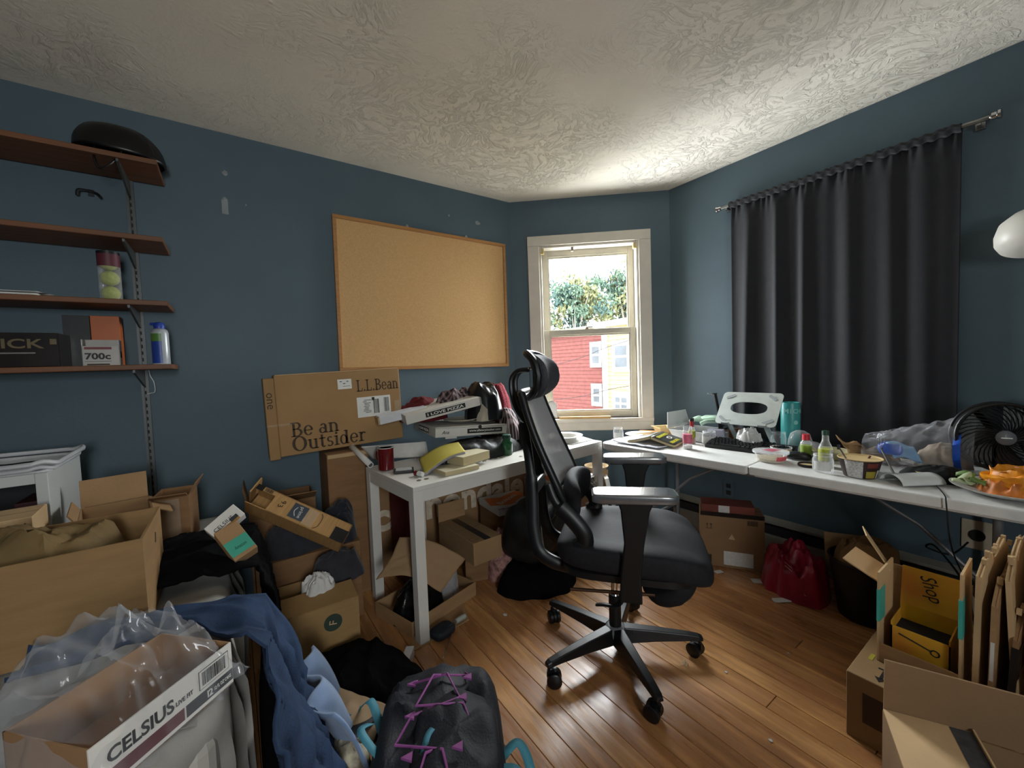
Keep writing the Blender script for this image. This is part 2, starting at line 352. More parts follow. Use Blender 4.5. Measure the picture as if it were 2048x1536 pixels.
def scar(px, py, w, h, where, seed):
    rn = random.Random(seed); q = {'L': lambda: ony(px, py, YL), 'W': lambda: onw(px, py), 'R': lambda: onx(px, py, XR)}[where]()
    poly = [(w*.5*math.cos(a)*rn.uniform(.6, 1.1), h*.5*math.sin(a)*rn.uniform(.6, 1.1)) for a in [i*math.pi/5 for i in range(10)]]
    M = {'L': frame(q, (1, 0, 0), (0, 0, 1)), 'W': frame(q, WU, (0, 0, 1)), 'R': frame(q, (0, -1, 0), (0, 0, 1))}[where]
    host = {'L': wall_left, 'W': wall_window, 'R': wall_right}[where]
    o = MB().prism(poly, -.001, .0012).build('plaster_patch', scar_m, host); o.matrix_world = M
for a in ((450, 346, .03, .03, 'L', 1), (450, 398, .022, .022, 'L', 2), (492, 410, .01, .01, 'L', 4), (898, 431, .014, .018, 'L', 5), (955, 446, .05, .03, 'L', 6), (1035, 466, .03, .03, 'W', 7), (1320, 441, .035, .028, 'W', 8), (609, 765, .01, .012, 'L', 9)): scar(*a)
q = ony(450, 414, YL); o = MB().box((0, 0, 0), (.028, .0016, .075)).build('tape_strip', film('old_tape', (.5, .54, .55), .25, .25, .5), wall_left); o.matrix_world = T(q.x, YL-.001, q.z)

# ================================================================ OUTDOORS
red_m = mat('red_clapboard', (.034, .0135, .012), .8, spec=0.0, var=.12, scale=9)
yel_m = mat('yellow_clapboard', (.078, .066, .032), .8, spec=0.0, var=.06, scale=7)
wht_m = mat('white_house_trim', (.10, .10, .098), .7, spec=0.0, var=.04)
roof_m = mat('pale_roof', (.08, .08, .082), .8, spec=0.0, var=.08)
dkg_m = mat('dark_house_window', (.016, .018, .020), .4, spec=.05, var=.3, scale=2)
def house(name, label, x, ya, yb, z0, z1, m, wins, course=.115, roof_over=.12, slope=.10, corner=True):
    t = thing(name, label, 'house', T(x, (ya+yb)/2, z0)); hw = (yb-ya)/2; H = z1-z0; D = 5.0
    MB().bb((.03, -hw, 0), (D, hw, H)).build('wall_core', m, t)
    mb = MB(); n = int(H/course)
    for i in range(n):
        z = i*course; mb.add([(0, -hw, z), (0, hw, z), (.022, hw, z+course), (.022, -hw, z+course), (.03, -hw, z), (.03, hw, z)], [(0, 1, 2, 3), (0, 4, 5, 1)])
        mb.add([(0, -hw, z), (.022, -hw, z+course), (D, -hw, z+course), (D, -hw-.02, z), (0, -hw-.02, z)], [(0, 1, 2, 3, 4)])
    s = mb.build('siding', m, t); s['kind'] = 'stuff'
    if corner:
        for yy in (-hw, hw): MB().box((-.012, yy, H/2), (.05, .11, H)).build('corner_board', wht_m, t)
    MB().prism([(-roof_over, -.12), (D/2, D/2*slope), (D+roof_over, -.12), (D+roof_over, .02), (D/2, D/2*slope+.16), (-roof_over, .02)], -hw-.3, hw+.3, T(0, 0, H) @ Matrix(((1, 0, 0, 0), (0, 0, 1, 0), (0, 1, 0, 0), (0, 0, 0, 1)))).build('roof', roof_m, t)
    for (yc, zc, w, h, n_) in wins:
        yc -= (ya+yb)/2; zc -= z0
        wo = MB().bb((-.05, yc-w/2-.1, zc-h/2-.1), (.0, yc+w/2+.1, zc+h/2+.12)).build('house_window', wht_m, t, bevel=.01)
        for kk in (0, 1): 
            zz = zc-h/2 + kk*h/2
            MB().bb((-.058, yc-w/2, zz+.03), (-.05, yc+w/2, zz+h/2-.03)).build('glass', dkg_m, wo)
        if n_ > 1: MB().bb((-.065, yc-.02, zc-h/2), (-.055, yc+.02, zc+h/2)).build('mullion', wht_m, wo)
    return t
XH = 9.0
def hw_(px, py, x): q = onx(px, py, x); return q.y, q.z
ya = hw_(1209, 740, XH)[0]; yb = hw_(1060, 740, XH)[0]
wins = []
for (a, b, c, d) in ((1186, 692, 1200, 728), (1189, 775, 1201, 806)):
    q0 = hw_(a, b, XH); q1 = hw_(c, d, XH); wins.append(((q0[0]+q1[0])/2, (q0[1]+q1[1])/2, abs(q0[0]-q1[0]), abs(q0[1]-q1[1]), 1))
house('red_house', 'red clapboard house seen through the lower window sash', XH, ya, yb+1.5, -4.5, hw_(1150, 662, XH)[1], red_m, wins)
XY = 8.2
ya = hw_(1330, 740, XY)[0]; yb = hw_(1213, 740, XY)[0]; wins = []
for (a, b, c, d, n_) in ((1232, 690, 1256, 736, 1), (1233, 792, 1256, 822, 2)):
    q0 = hw_(a, b, XY); q1 = hw_(c, d, XY); wins.append(((q0[0]+q1[0])/2, (q0[1]+q1[1])/2, abs(q0[0]-q1[0]), abs(q0[1]-q1[1]), n_))
house('yellow_house', 'pale yellow clapboard house beside the red house outside', XY, ya-1.5, yb, -4.5, hw_(1250, 640, XY)[1], yel_m, wins)
struct(MB().bb((4, -8, -4.7), (60, 45, -4.5)).build('ground', mat('outdoor_ground', (.19, .185, .17), .9, spec=0.0)))
# tree behind the houses
leaf_ms = [mat('leaf_green', (.032, .048, .034), .6, spec=0.0, var=.4, scale=3), mat('leaf_yellow', (.065, .068, .034), .6, spec=0.0, var=.3, scale=3), mat('leaf_dark', (.022, .036, .032), .6, spec=0.0, var=.4, scale=3)]
bark_m = mat('tree_bark', (.10, .09, .08), .9, spec=0.0)
def tree(px, py, dist_x, rad, hgt, n, seed, label, fat=1.0):
    c = onx(px, py, dist_x); t = thing('leafy_tree', label, 'tree', T(c.x, c.y, -4.5), 'trees behind the houses'); rn = random.Random(seed); top = c.z+4.5
    mb = MB().tube([(0, 0, 0), (.1, .05, top*.45), (.0, .1, top*.8)], [.28, .2, .1], 8); tips = []
    for i in range(12):
        a = rn.uniform(0, 6.28); e = V((math.cos(a)*rad*rn.uniform(.4, .9), math.sin(a)*rad*rn.uniform(.4, .9), top+rn.uniform(-.6, .8)*hgt)); tips.append(e)
        b0 = V((0, .05, top*rn.uniform(.35, .7))); mb.tube([b0, b0.lerp(e, .5)+V((0, 0, .25)), e], [.08, .05, .015], 5)
    mb.build('trunk', bark_m, t, smooth=True)
    for k_, m in enumerate(leaf_ms):
        mb = MB(); blobs = [(V((rn.gauss(0, .42)*rad, rn.gauss(0, .42)*rad, top+rn.gauss(0, .42)*hgt)), rn.uniform(.35, .8)) for _ in range(26)]
        for i in range(n):
            b, br_ = rn.choice(blobs); p = b+V((rn.gauss(0, 1), rn.gauss(0, 1), rn.gauss(0, .8)))*br_*.55
            s = rn.uniform(.07, .15)*fat; q = Euler((rn.uniform(0, 3), rn.uniform(0, 3), rn.uniform(0, 3))).to_matrix()
            mb.add([p+q @ V(w) for w in ((-s, 0, 0), (0, -s*.5, s*.15), (s, 0, 0), (0, s*.5, s*.15))], [(0, 1, 2, 3)])
        o = mb.build('foliage', m, t); o['kind'] = 'stuff'
tree(1150, 610, 21.0, 2.6, 1.8, 3000, 5, 'broad green tree behind the roof of the red house', 1.35)
tree(1262, 590, 28.0, 2.2, 3.0, 2200, 8, 'taller yellow-green tree at the right behind the pale roof', 1.7)
# overhead wires strung from a street pole
pole = thing('utility_pole', 'utility pole whose overhead wires cross in front of the houses', 'utility pole', T(6.4, .2, -4.5))
MB().tube([(0, 0, 0), (0, 0, 8.5)], [.14, .10], 10).build('pole', bark_m, pole, smooth=True); MB().box((0, 0, 8.0), (.1, 1.6, .12)).build('crossarm', bark_m, pole)
wire_m = mat('wire_grey', (.012, .010, .010), .6, spec=0.0)
for (a, b, h) in (((1075, 738), (1292, 673), 0), ((1085, 802), (1292, 768), 0)):
    pa, pb = onx(*a, 8.9)-V((6.4, .2, -4.5)), onx(*b, 6.6)-V((6.4, .2, -4.5)); pc = V((0, .0, pb.z+(pb.z-pa.z)*.35))
    MB().tube(spl([pa, pa.lerp(pb, .5)-V((0, 0, .05)), pb, pc], 8), .008, 5).build('wire', wire_m, pole, smooth=True)
# ================================================================ FURNITURE
def sq(mb, c, r, e1=.35, e2=.35, nu=36, nv=18, deform=None, M=None):
    sg = lambda a, e: math.copysign(abs(a)**e, a)
    def fn(u, v):
        a = 2*math.pi*u; b = math.pi*(min(max(v, .004), .996)-.5)
        p = V((r[0]*sg(math.cos(b), e1)*sg(math.cos(a), e2), r[1]*sg(math.cos(b), e1)*sg(math.sin(a), e2), r[2]*sg(math.sin(b), e1)))
        if deform: p = deform(p)
        return p + V(c)
    mb.grid(fn, nu, nv, M, wrap=True); n = nu
    k = len(mb.v)-nu*nv; mb.f.append(list(range(k+n-1, k-1, -1))); mb.mi.append(mb.m); mb.f.append(list(range(k+(nv-1)*n, k+nv*n))); mb.mi.append(mb.m)
    return mb
# ---------------------------------------------------------------- office chair
ch_fab = mat('chair_fabric', '1e1e21', .75, var=.15, scale=60, bump=.12, bscale=300, spec=.25)
ch_blk = mat('chair_black_nylon', '0f1012', .42, var=.2, scale=30)
ch_pad = mat('arm_pad', '4c4e52', .26, var=.1, scale=30, coat=1.0, ior=1.9)
ch_mesh = film('chair_mesh_weave', (.33, .33, .335), .78, .5, .98)
ch_brown = mat('bronze_rod', '6a5546', .35, metal=.9)
CHM = T(1.316, 1.166, 0) @ rotm(0, 0, -52)
chair = thing('office_chair', 'black mesh office chair with headrest, armrests and tucked leg rest', 'office chair', CHM)
P_ = lambda mb, n, m, **k: mb.build(n, m, chair, **k)
# five-star base
hub = MB().lathe([(.030, .075), (.045, .08), (.047, .115), (.040, .125), (.028, .13)], 24)
P_(hub, 'base_hub', mat('hub_grey', '6f7072', .4), smooth=True)
for k in range(5):
    a = R(-114.5+52+72*k); M = Matrix.Rotation(a, 4, 'Z')
    mb = MB(); n0 = len(mb.v)
    prof = [(.035, .062, .128, .030), (.16, .075, .120, .026), (.30, .082, .108, .021), (.345, .082, .102, .019), (.362, .080, .096, .014)]
    vs = []; fs = []
    for (x, z0, z1, hw) in prof: vs += [(x, -hw, z0), (x, hw, z0), (x, hw*.75, z1), (x, -hw*.75, z1)]
    for i in range(len(prof)-1):
        for j in range(4): fs.append((4*i+j, 4*i+(j+1) % 4, 4*i+4+(j+1) % 4, 4*i+4+j))
    fs += [(0, 3, 2, 1), tuple(range(4*len(prof)-4, 4*len(prof)))]
    mb.add(vs, fs, M); leg = P_(mb, 'base_leg', ch_blk, bevel=.004)
    ca = random.Random(k).uniform(-60, 60)
    CM = M @ T(.35, 0, 0) @ rotm(0, 0, ca)
    cs = MB().tube([(0, 0, .09), (0, 0, .06)], .006, 8).build('caster', ch_blk, leg, M=CM, smooth=True)
    # hood between two wheels
    mb = MB(); mb.tube([(-.02, -.006, .030), (-.02, .006, .030)], .027, 18); mb.box((-.006, 0, .052), (.03, .014, .02)); o = mb.build('caster_hood', ch_blk, leg, smooth=True, M=CM)
    for s in (-1, 1):
        MB().tube([(-.02, s*.008, .0305), (-.02, s*.012, .0305), (-.02, s*.024, .0305), (-.02, s*.028, .0305)], [.026, .030, .030, .024], 20).build('caster_wheel', black_plastic, leg, smooth=True, M=CM)
P_(MB().lathe([(.026, .12), (.026, .265), (.021, .268)], 20), 'gas_lift_sleeve', ch_blk, smooth=True)
P_(MB().lathe([(.0215, .262), (.024, .268), (.0215, .274), (.014, .275), (.014, .37)], 20), 'gas_lift_rod', chrome, smooth=True)
P_(MB().tube(spl([(-.075, -.03, .225), (-.04, -.045, .238), (.0, -.05, .24), (.02, -.03, .24), (.045, .0, .262)]), [.012]*25, 8, flat=.5), 'sleeve_clip', ch_blk, smooth=True)
# mechanism and levers
P_(MB().box((.03, 0, .395), (.26, .17, .05)).box((.05, 0, .365), (.10, .10, .03)), 'tilt_mechanism', ch_blk, bevel=.01)
P_(MB().tube([(-.16, -.19, .372), (.16, -.19, .392)], .0065, 10), 'adjustment_rod', ch_brown, smooth=True)
P_(MB().tube([(-.02, .1, .385), (-.03, .30, .38)], .006, 8).tube([(-.03, .25, .38), (-.03, .30, .38)], .011, 8), 'height_lever', ch_blk, smooth=True)
# seat
def seat_d(p):
    x, y, z = p
    z += -.045*max(0, (x-.10)/.20)**2 - .018*math.exp(-((x+.02)**2+y*y)/.025)*(1 if z > 0 else 0)
    z += .02*max(0, abs(y)-.14)/.1*(1 if z > 0 else 0)
    y *= 1-.10*max(0, -x)/.28
    return V((x, y, z))
P_(sq(MB(), (.075, 0, .515), (.30, .265, .055), .55, .42, 44, 22, seat_d), 'seat_cushion', ch_fab, smooth=True)
P_(sq(MB(), (.06, 0, .455), (.26, .235, .022), .3, .4, 36, 10), 'seat_pan', ch_blk, smooth=True)
# tucked leg rest under the front edge
P_(sq(MB(), (0, 0, 0), (.115, .17, .045), .5, .55, 32, 14, lambda p: V((p.x, p.y*(1-.25*max(0, -p.x/.115)), p.z+.03*(p.x/.115)**2)), T(.235, 0, .37) @ rotm(0, -38, 0)), 'leg_rest', ch_fab, smooth=True)
P_(MB().tube([(.05, -.1, .405), (.28, -.1, .405)], .008, 8).tube([(.05, .1, .405), (.28, .1, .405)], .008, 8), 'leg_rest_rails', ch_blk)
# backrest
def back_p(u, v):   # u across, v up
    y = (u*2-1); w = .215-.055*v**2-.02*(1-v); z = .735+.42*v
    x = -.222-.03*math.sin(v*2.4)-.125*v**1.25+.055*y*y*(1-.35*v)
    return V((x, y*w, z))
P_(MB().grid(back_p, 26, 22), 'back_mesh', ch_mesh, smooth=True, thick=.004)
loop = [back_p(0, k/14) for k in range(15)]+[back_p(k/10, 1) for k in range(1, 11)]+[back_p(1, 1-k/14) for k in range(1, 15)]+[back_p(1-k/10, 0) for k in range(1, 10)]
P_(MB().tube([p+V((-.012, 0, 0)) for p in loop], .0165, 10, closed=True), 'back_frame', ch_blk, smooth=True)
# lumbar pad
P_(sq(MB(), (0, 0, 0), (.032, .19, .085), .6, .6, 36, 16, lambda p: p+V((.055*(p.y/.19)**2-.01, 0, 0)), T(-.168, 0, .715) @ rotm(0, 6, 0)), 'lumbar_pad', ch_fab, smooth=True)
# spine behind the back, sweeping down under the seat
for s in (-1, 1):
    P_(MB().tube(spl([(-.375, s*.04, 1.02), (-.355, s*.055, .90), (-.34, s*.07, .78), (-.335, s*.085, .66), (-.33, s*.10, .56), (-.30, s*.11, .47), (-.21, s*.11, .425), (-.08, s*.09, .405)]), [.014]*12+[.019]*24+[.017]*7, 10, flat=1.5), 'spine', ch_blk, smooth=True)
    P_(MB().tube(spl([(-.235, s*.205, .80), (-.205, s*.212, .73), (-.15, s*.215, .68), (-.10, s*.215, .62), (-.095, s*.21, .575), (-.125, s*.20, .555)]), [.012]*8+[.024]*16+[.026]*7, 10, flat=1.4), 'side_wing', ch_blk, smooth=True)
P_(MB().box((-.325, 0, .74), (.03, .16, .06)), 'spine_bridge', ch_blk, bevel=.01)
# headrest
def head_p(p): return p+V((.05*(p.y/.14)**2-.03*(p.z/.1)**2, 0, 0))
P_(sq(MB(), (0, 0, 0), (.030, .135, .098), .7, .6, 34, 18, head_p, T(-.295, 0, 1.23) @ rotm(0, -8, 0)), 'headrest_pad', ch_mesh if False else mat('headrest_mesh', '34353a', .7, var=.2, scale=150, bump=.2, bscale=300), smooth=True)
hl = []
for k in range(24):
    a = 2*math.pi*k/24; y = .135*math.copysign(abs(math.cos(a))**.6, math.cos(a)); z = .098*math.copysign(abs(math.sin(a))**.6, math.sin(a)); hl.append(V((-.325+.05*(y/.14)**2-.03*(z/.1)**2-.14*z*.14, y, 1.23+z)))
P_(MB().tube(hl, .016, 8, closed=True), 'headrest_rim', ch_blk, smooth=True)
for s in (-1, 1): P_(MB().tube(spl([(-.345, s*.035, 1.255), (-.395, s*.035, 1.25), (-.425, s*.035, 1.215), (-.425, s*.035, 1.15), (-.405, s*.035, 1.08), (-.365, s*.03, 1.02)]), .011, 8), 'headrest_arm', ch_blk, smooth=True)
P_(MB().box((-.335, 0, 1.21), (.02, .05, .10)), 'headrest_slide', chrome, bevel=.004)
# armrests
for s in (-1, 1):
    post = MB(); M = T(0, s*.268, 0)
    pr = [(.035, .115, .40), (.04, .112, .50), (.055, .125, .62), (.045, .145, .74), (.03, .165, .785)]
    vs = []; fs = []
    for (x0, x1, z) in pr: vs += [(x0, -.018, z), (x1, -.018, z), (x1, .018, z), (x0, .018, z)]
    for i in range(len(pr)-1):
        for j in range(4): fs.append((4*i+j, 4*i+(j+1) % 4, 4*i+4+(j+1) % 4, 4*i+4+j))
    fs += [(3, 2, 1, 0), tuple(range(len(vs)-4, len(vs)))]
    post.add(vs, fs, M); post.box((.075, s*.19, .415), (.07, .16, .028))
    P_(post, 'arm_post', ch_blk, bevel=.006)
    AM = T(.092, s*.286, 0) @ rotm(0, 0, 7) @ T(-.092, -s*.286, 0)
    pad = P_(sq(MB(), (.092, s*.286, .80), (.148, .056, .018), .3, .3, 40, 12, None, AM), 'arm_pad', ch_pad, smooth=True)
    P_(MB().box((.092, s*.284, .782), (.24, .075, .012), AM), 'arm_pad_plate', ch_blk, bevel=.004)

# ---------------------------------------------------------------- white desk
desk_m = mat('white_desk_lacquer', 'cfccc5', .35, var=.04, scale=6)
DM = T(.643, 1.736, 0) @ rotm(0, 0, 6.1); DL, DD, DZ = 1.404, .56, .74
desk = thing('desk', 'white rectangular desk with square corner legs below the corkboard', 'desk', DM)
MB().bb((0, 0, DZ-.022), (DL, DD, DZ)).build('desktop', desk_m, desk, bevel=.002)
for lo, hi in (((.05, .002, DZ-.075), (DL-.05, .02, DZ-.022)), ((.05, DD-.02, DZ-.075), (DL-.05, DD-.002, DZ-.022)), ((.002, .05, DZ-.075), (.02, DD-.05, DZ-.022)), ((DL-.02, .05, DZ-.075), (DL-.002, DD-.05, DZ-.022))):
    MB().bb(lo, hi).build('apron', desk_m, desk)
for x in (0, DL-.05):
    for y in (0, DD-.05): MB().bb((x, y, 0), (x+.05, y+.05, DZ-.022)).build('leg', desk_m, desk, bevel=.002)
def dk(px, py, dz=0): q = onz(px, py, DZ+dz); return q

# ---------------------------------------------------------------- folding table
ft_m = mat('folding_table_plastic', 'd3d3d0', .45, var=.05, scale=25, bump=.08, bscale=200)
ft_leg = mat('grey_powder_coat', '77787b', .4, metal=.3)
ex = V((.125, -1.83, 0)).normalized()
FM = Matrix(((ex.x, -ex.y, 0, 1.99), (ex.y, ex.x, 0, 1.865), (0, 0, 1, 0), (0, 0, 0, 1))); FZ = .74   # local x along table, y to the wall
# (ex.y is negative, so local y points to +X: the right-hand wall)
TD_ = .66
ft = thing('folding_table', 'long white plastic folding table along the right-hand wall', 'table', FM)
def rr(x0, y0, x1, y1, rad):   # rounded rectangle, radii per corner
    out = []
    for (cx, cy, a0, r_) in ((x1, y1, 0, rad[2]), (x0, y1, 90, rad[3]), (x0, y0, 180, rad[0]), (x1, y0, 270, rad[1])):
        sx = -1 if cx == x1 else 1; sy = -1 if cy == y1 else 1
        for k in range(7): a = R(a0+15*k); out.append((cx+sx*r_+r_*math.cos(a), cy+sy*r_+r_*math.sin(a)))
    return out
for (a, b, rad) in ((0, .9135, (.06, .012, .012, .06)), (.9165, 1.83, (.012, .06, .06, .012))):
    h = MB().prism(rr(a, 0, b, TD_, rad), FZ-.042, FZ).build('table_half', ft_m, ft, bevel=.006)
    MB().prism(rr(a+.02, .02, b-.02, TD_-.02, [x*.7 for x in rad]), FZ-.05, FZ-.042).build('underside_rim', ft_m, h)
for xx, sgn in ((.235, 1), (1.70, -1)):
    mb = MB()
    for yy in (.09, .57): mb.tube([(xx, yy, FZ-.045), (xx, yy, .02)], .0125, 10)
    mb.tube([(xx, .09, .25), (xx, .57, .25)], .010, 8); mb.tube([(xx, .09, FZ-.06), (xx, .57, FZ-.06)], .0125, 8); mb.tube([(xx, .06, .0125), (xx, .60, .0125)], .0125, 10)
    fr = mb.build('leg_frame', ft_leg, ft, smooth=True)
    MB().tube([(xx, .33, .30), (xx+sgn*.22, .33, .52), (xx+sgn*.50, .33, FZ-.055)], .008, 8).build('folding_brace', ft_leg, ft, smooth=True)
    MB().tube([(xx, .09, .30), (xx+sgn*.06, .33, .34)], .006, 6).tube([(xx, .57, .30), (xx+sgn*.06, .33, .34)], .006, 6).build('brace_fork', ft_leg, ft, smooth=True)
for yy in (.05, .61): MB().tube([(.06, yy, FZ-.052), (1.77, yy, FZ-.052)], .009, 6).build('side_rail', ft_leg, ft)

# ---------------------------------------------------------------- curtain and rod
cur_m = mat('black_curtain_cloth', '1b1c21', .85, var=.12, scale=30, bump=.1, bscale=400, sheen=.15)
CX = 2.726; cy0, cy1 = .345, 1.362
def cur(u, v):
    y = cy1+(cy0-cy1)*u; z = .757+(2.285-.757)*v
    b = lambda c, w: math.exp(-((u-c)/w)**2)
    lean = .03*(1-v)
    g = b(.115-lean, .030)+1.0*b(.27, .022)+.9*b(.40, .024)+.5*b(.60+lean, .05)+.45*b(.76+lean, .04)+.3*b(.9, .03)
    f = .35*math.sin(u*40+.9*math.sin(u*9))+.25*math.sin(u*71)
    top = max(0, (v-.93)/.07)
    x = CX+.014 - .030*g*(1-.45*v)*(1-top) + f*(.006+.003*v) - .008*math.sin(u*150+2*math.sin(u*31))*top
    z += .005*math.sin(u*60+1)*(1 if v > .99 else 0)
    return V((x, y, z))
curtain = thing('curtain', 'black curtain hanging over the window in the right-hand wall', 'curtain', T(CX, (cy0+cy1)/2, .757))
MB().grid(lambda u, v: cur(u, v)-V((CX, (cy0+cy1)/2, .757)), 220, 30).build('cloth', cur_m, curtain, smooth=True, thick=.002)
MB().grid(lambda u, v: V((-.022*math.cos(v*6.28), cy1+(cy0-cy1)*u-(cy0+cy1)/2, 2.265+.02*math.sin(v*6.28)+.004*math.sin(u*150)-.757)), 160, 9).build('rod_pocket', cur_m, curtain, smooth=True)
rod = thing('curtain_rod', 'silver curtain rod above the black curtain', 'curtain rod', T(CX, .84, 2.265))
MB().tube([(0, -.575, 0), (0, .575, 0)], .010, 12).build('pole', steel, rod, smooth=True)
for s in (-1, 1):
    MB().lathe([(.010, 0), (.016, .006), (.016, .02), (.020, .024), (.020, .032), (.014, .036)], 14, T(0, s*.575, 0) @ rotm(-90*s, 0, 0)).build('finial', chrome, rod, smooth=True)
    MB().box((XR-CX-.006, s*.545, 0), (.010, .03, .05)).box(((XR-CX)/2, s*.545, -.012), (XR-CX, .012, .012)).build('wall_bracket', steel, rod)

# ---------------------------------------------------------------- corkboard
cork_m = mat('cork', 'c09a68', .9, var=.08, scale=120, bump=.12, bscale=160, detail=6)
frame_m = mat('oak_frame', 'a0713f', .5, var=.12, scale=6, stretch=(1, 1, 12))
cb = thing('corkboard', 'large corkboard in a thin oak frame on the blue wall', 'corkboard', T(1.17, YL-.002, 1.745) @ rotm(0, .4, 0))
w, h = 1.25, .945
MB().box((0, -.006, 0), (w-.02, .010, h-.02)).build('cork_sheet', cork_m, cb)
for c, d in (((0, -.010, h/2-.011), (w, .020, .022)), ((0, -.010, -h/2+.011), (w, .020, .022)), ((-w/2+.011, -.010, 0), (.022, .020, h-.044)), ((w/2-.011, -.010, 0), (.022, .020, h-.044))): MB().box(c, d).build('frame_rail', frame_m, cb, bevel=.002)
for x in (-.155, .29): MB().prism([(-.014, 0), (.014, 0), (.003, .02), (-.003, .02)], -.001, .001, T(x, -.006, h/2) @ rotm(90, 0, 0)).build('hanger', steel, cb)
q = ony(818, 580, YL-.02)
# ---------------------------------------------------------------- wall shelves
shelf_m = mat('stained_pine', '6a4226', .55, var=.22, scale=3.5, stretch=(.6, 9, 9), detail=7)
std_m = mat('grey_steel_track', '4e5050', .45, metal=.4)
xs = -.345
st = thing('shelf_standard', 'slotted steel shelf standard with brackets on the left wall', 'shelf track', T(xs, YL, 0))
mb = MB(); mb.bb((-.013, -.002, .55), (.013, 0, 2.30))
for s in (-1, 1): mb.bb((s*.013-.0015, -.014, .55), (s*.013+.0015, 0, 2.30))
for s in (-1, 1): mb.bb((s*.0085-.0045, -.016, .55), (s*.0085+.0045, -.014, 2.30))
tr = mb.build('track', std_m, st)
mb = MB()
for k in range(54): mb.box((0, -.004, .60+k*.032), (.006, .004, .016))
sl = mb.build('track_slots', mat('slot_dark', '151515', .7), tr); sl['kind'] = 'stuff'
SH = [2.213, 1.878, 1.597, 1.316]
for z in SH:
    MB().prism([(0, 0), (-.24, 0), (-.24, -.012), (-.02, -.075), (0, -.075)], -.004, .004, Matrix(((0, 0, 1, 0), (1, 0, 0, -.016), (0, 1, 0, z-.001), (0, 0, 0, 1)))).build('bracket', std_m, st)
lab = ['stained pine wall shelf at the top, under the bike helmet', 'stained pine wall shelf that stands empty, second from the top', 'stained pine wall shelf carrying the tennis ball can', 'lowest stained pine wall shelf carrying the inner tube box and spray can']
for z, l in zip(SH, lab): tag(MB().box((0, 0, .011), (1.24, .25, .022)).build('wall_shelf', shelf_m, bevel=.003, M=T(-.215-.62, YL-.015-.125, z)), l, 'shelf', 'wall shelves')
# ================================================================ helpers for clutter
def heap(name, label, cat, c, rx, ry, h, seed, m, rot=0, folds=.02, freq=9, pw=2.2, nu=72, nv=26, parent=None, edge=.16, asym=(0, 0), group=None, sub=False, thing_=True, hmap=None):
    """a crumpled pile of cloth/paper: closed dome with folds"""
    rz = R(rot)
    def fn(u, v):
        a = 2*math.pi*u; r = v
        e = 1+edge*(noise.noise(V((math.cos(a)*1.3+seed, math.sin(a)*1.3, seed*.7)))+.5*noise.noise(V((math.cos(a)*3+seed, math.sin(a)*3, 5.1))))
        x = rx*r*e*math.cos(a); y = ry*r*e*math.sin(a)
        prof = max(0, 1-r**pw)**.6
        z = h*prof*(1+asym[0]*x/rx+asym[1]*y/ry)
        if hmap: z *= hmap(x/rx, y/ry)
        q = V((x*freq, y*freq, seed*3.3)); w = V((noise.noise(q*.5), noise.noise(q*.5+V((7, 7, 7))), 0))*1.2
        k = min(1, (1-r)*5)
        z += k*folds*(ridge(q*.6+w)+.55*ridge(q*1.3+w*1.5+V((3, 1, 4)))+.25*ridge(q*2.9+w))
        x += k*folds*.5*noise.noise(q+V((9, 0, 0))); y += k*folds*.5*noise.noise(q+V((0, 9, 0)))
        return V((x*math.cos(rz)-y*math.sin(rz), x*math.sin(rz)+y*math.cos(rz), max(z, .0005)))
    mb = MB().grid(lambda u, v: fn(u, 1-v*.985), nu, nv, wrap=True); k = len(mb.v)
    mb.f.append(list(range(nu-1, -1, -1))); mb.mi.append(0); mb.f.append(list(range(k-nu, k))); mb.mi.append(0)
    o = mb.build(name, m, parent, smooth=True, M=T(*c))
    return tag(o, label, cat, group) if thing_ else o
def sheet(fn, nu, nv, name, m, parent=None, thick=.003, M=None):
    return MB().grid(fn, nu, nv).build(name, m, parent, smooth=True, thick=thick, M=M)
def carton(name, label, w, d, h, M, m=card, flaps=None, closed=False, t=.004, cat='box', group=None, tape=None, fl=None):
    """cardboard box; local x = width, -y = front, z up, origin at base centre"""
    r = thing(name, label, cat, M, group)
    if closed:
        MB().bb((-w/2, -d/2, 0), (w/2, d/2, h)).build('body', m, r, bevel=.002, seg=1)
        MB().bb((-w/2+.003, -.0008, h), (w/2-.003, .0008, h+.0004)).build('top_seam', brownink, r)
    else:
        mb = MB(); mb.bb((-w/2, -d/2, 0), (w/2, d/2, t)); mb.bb((-w/2, -d/2, t), (w/2, -d/2+t, h)); mb.bb((-w/2, d/2-t, t), (w/2, d/2, h)); mb.bb((-w/2, -d/2+t, t), (-w/2+t, d/2-t, h)); mb.bb((w/2-t, -d/2+t, t), (w/2, d/2-t, h))
        mb.build('body', m, r)
        for side, ang in (flaps or {}).items():
            ln = (fl or {}).get(side, min(w, d)/2); a = R(ang)
            W_, F = {'front': (w, Matrix(((1, 0, 0, 0), (0, 1, 0, -d/2), (0, 0, 1, h), (0, 0, 0, 1)))), 'back': (w, Matrix(((-1, 0, 0, 0), (0, -1, 0, d/2), (0, 0, 1, h), (0, 0, 0, 1)))),
                     'left': (d, Matrix(((0, 1, 0, -w/2), (-1, 0, 0, 0), (0, 0, 1, h), (0, 0, 0, 1)))), 'right': (d, Matrix(((0, -1, 0, w/2), (1, 0, 0, 0), (0, 0, 1, h), (0, 0, 0, 1))))}[side]
            MB().bb((-W_/2+.002, 0, -t/2), (W_/2-.002, ln, t/2)).build('flap', m, r, M=F @ Matrix.Rotation(a, 4, 'X') @ T(0, .001, t/2))
    if tape: 
        tw, tm = tape; MB().bb((-w/2, -tw/2, h+.0002), (w/2, tw/2, h+.001)).build('packing_tape', tm, r)
    return r
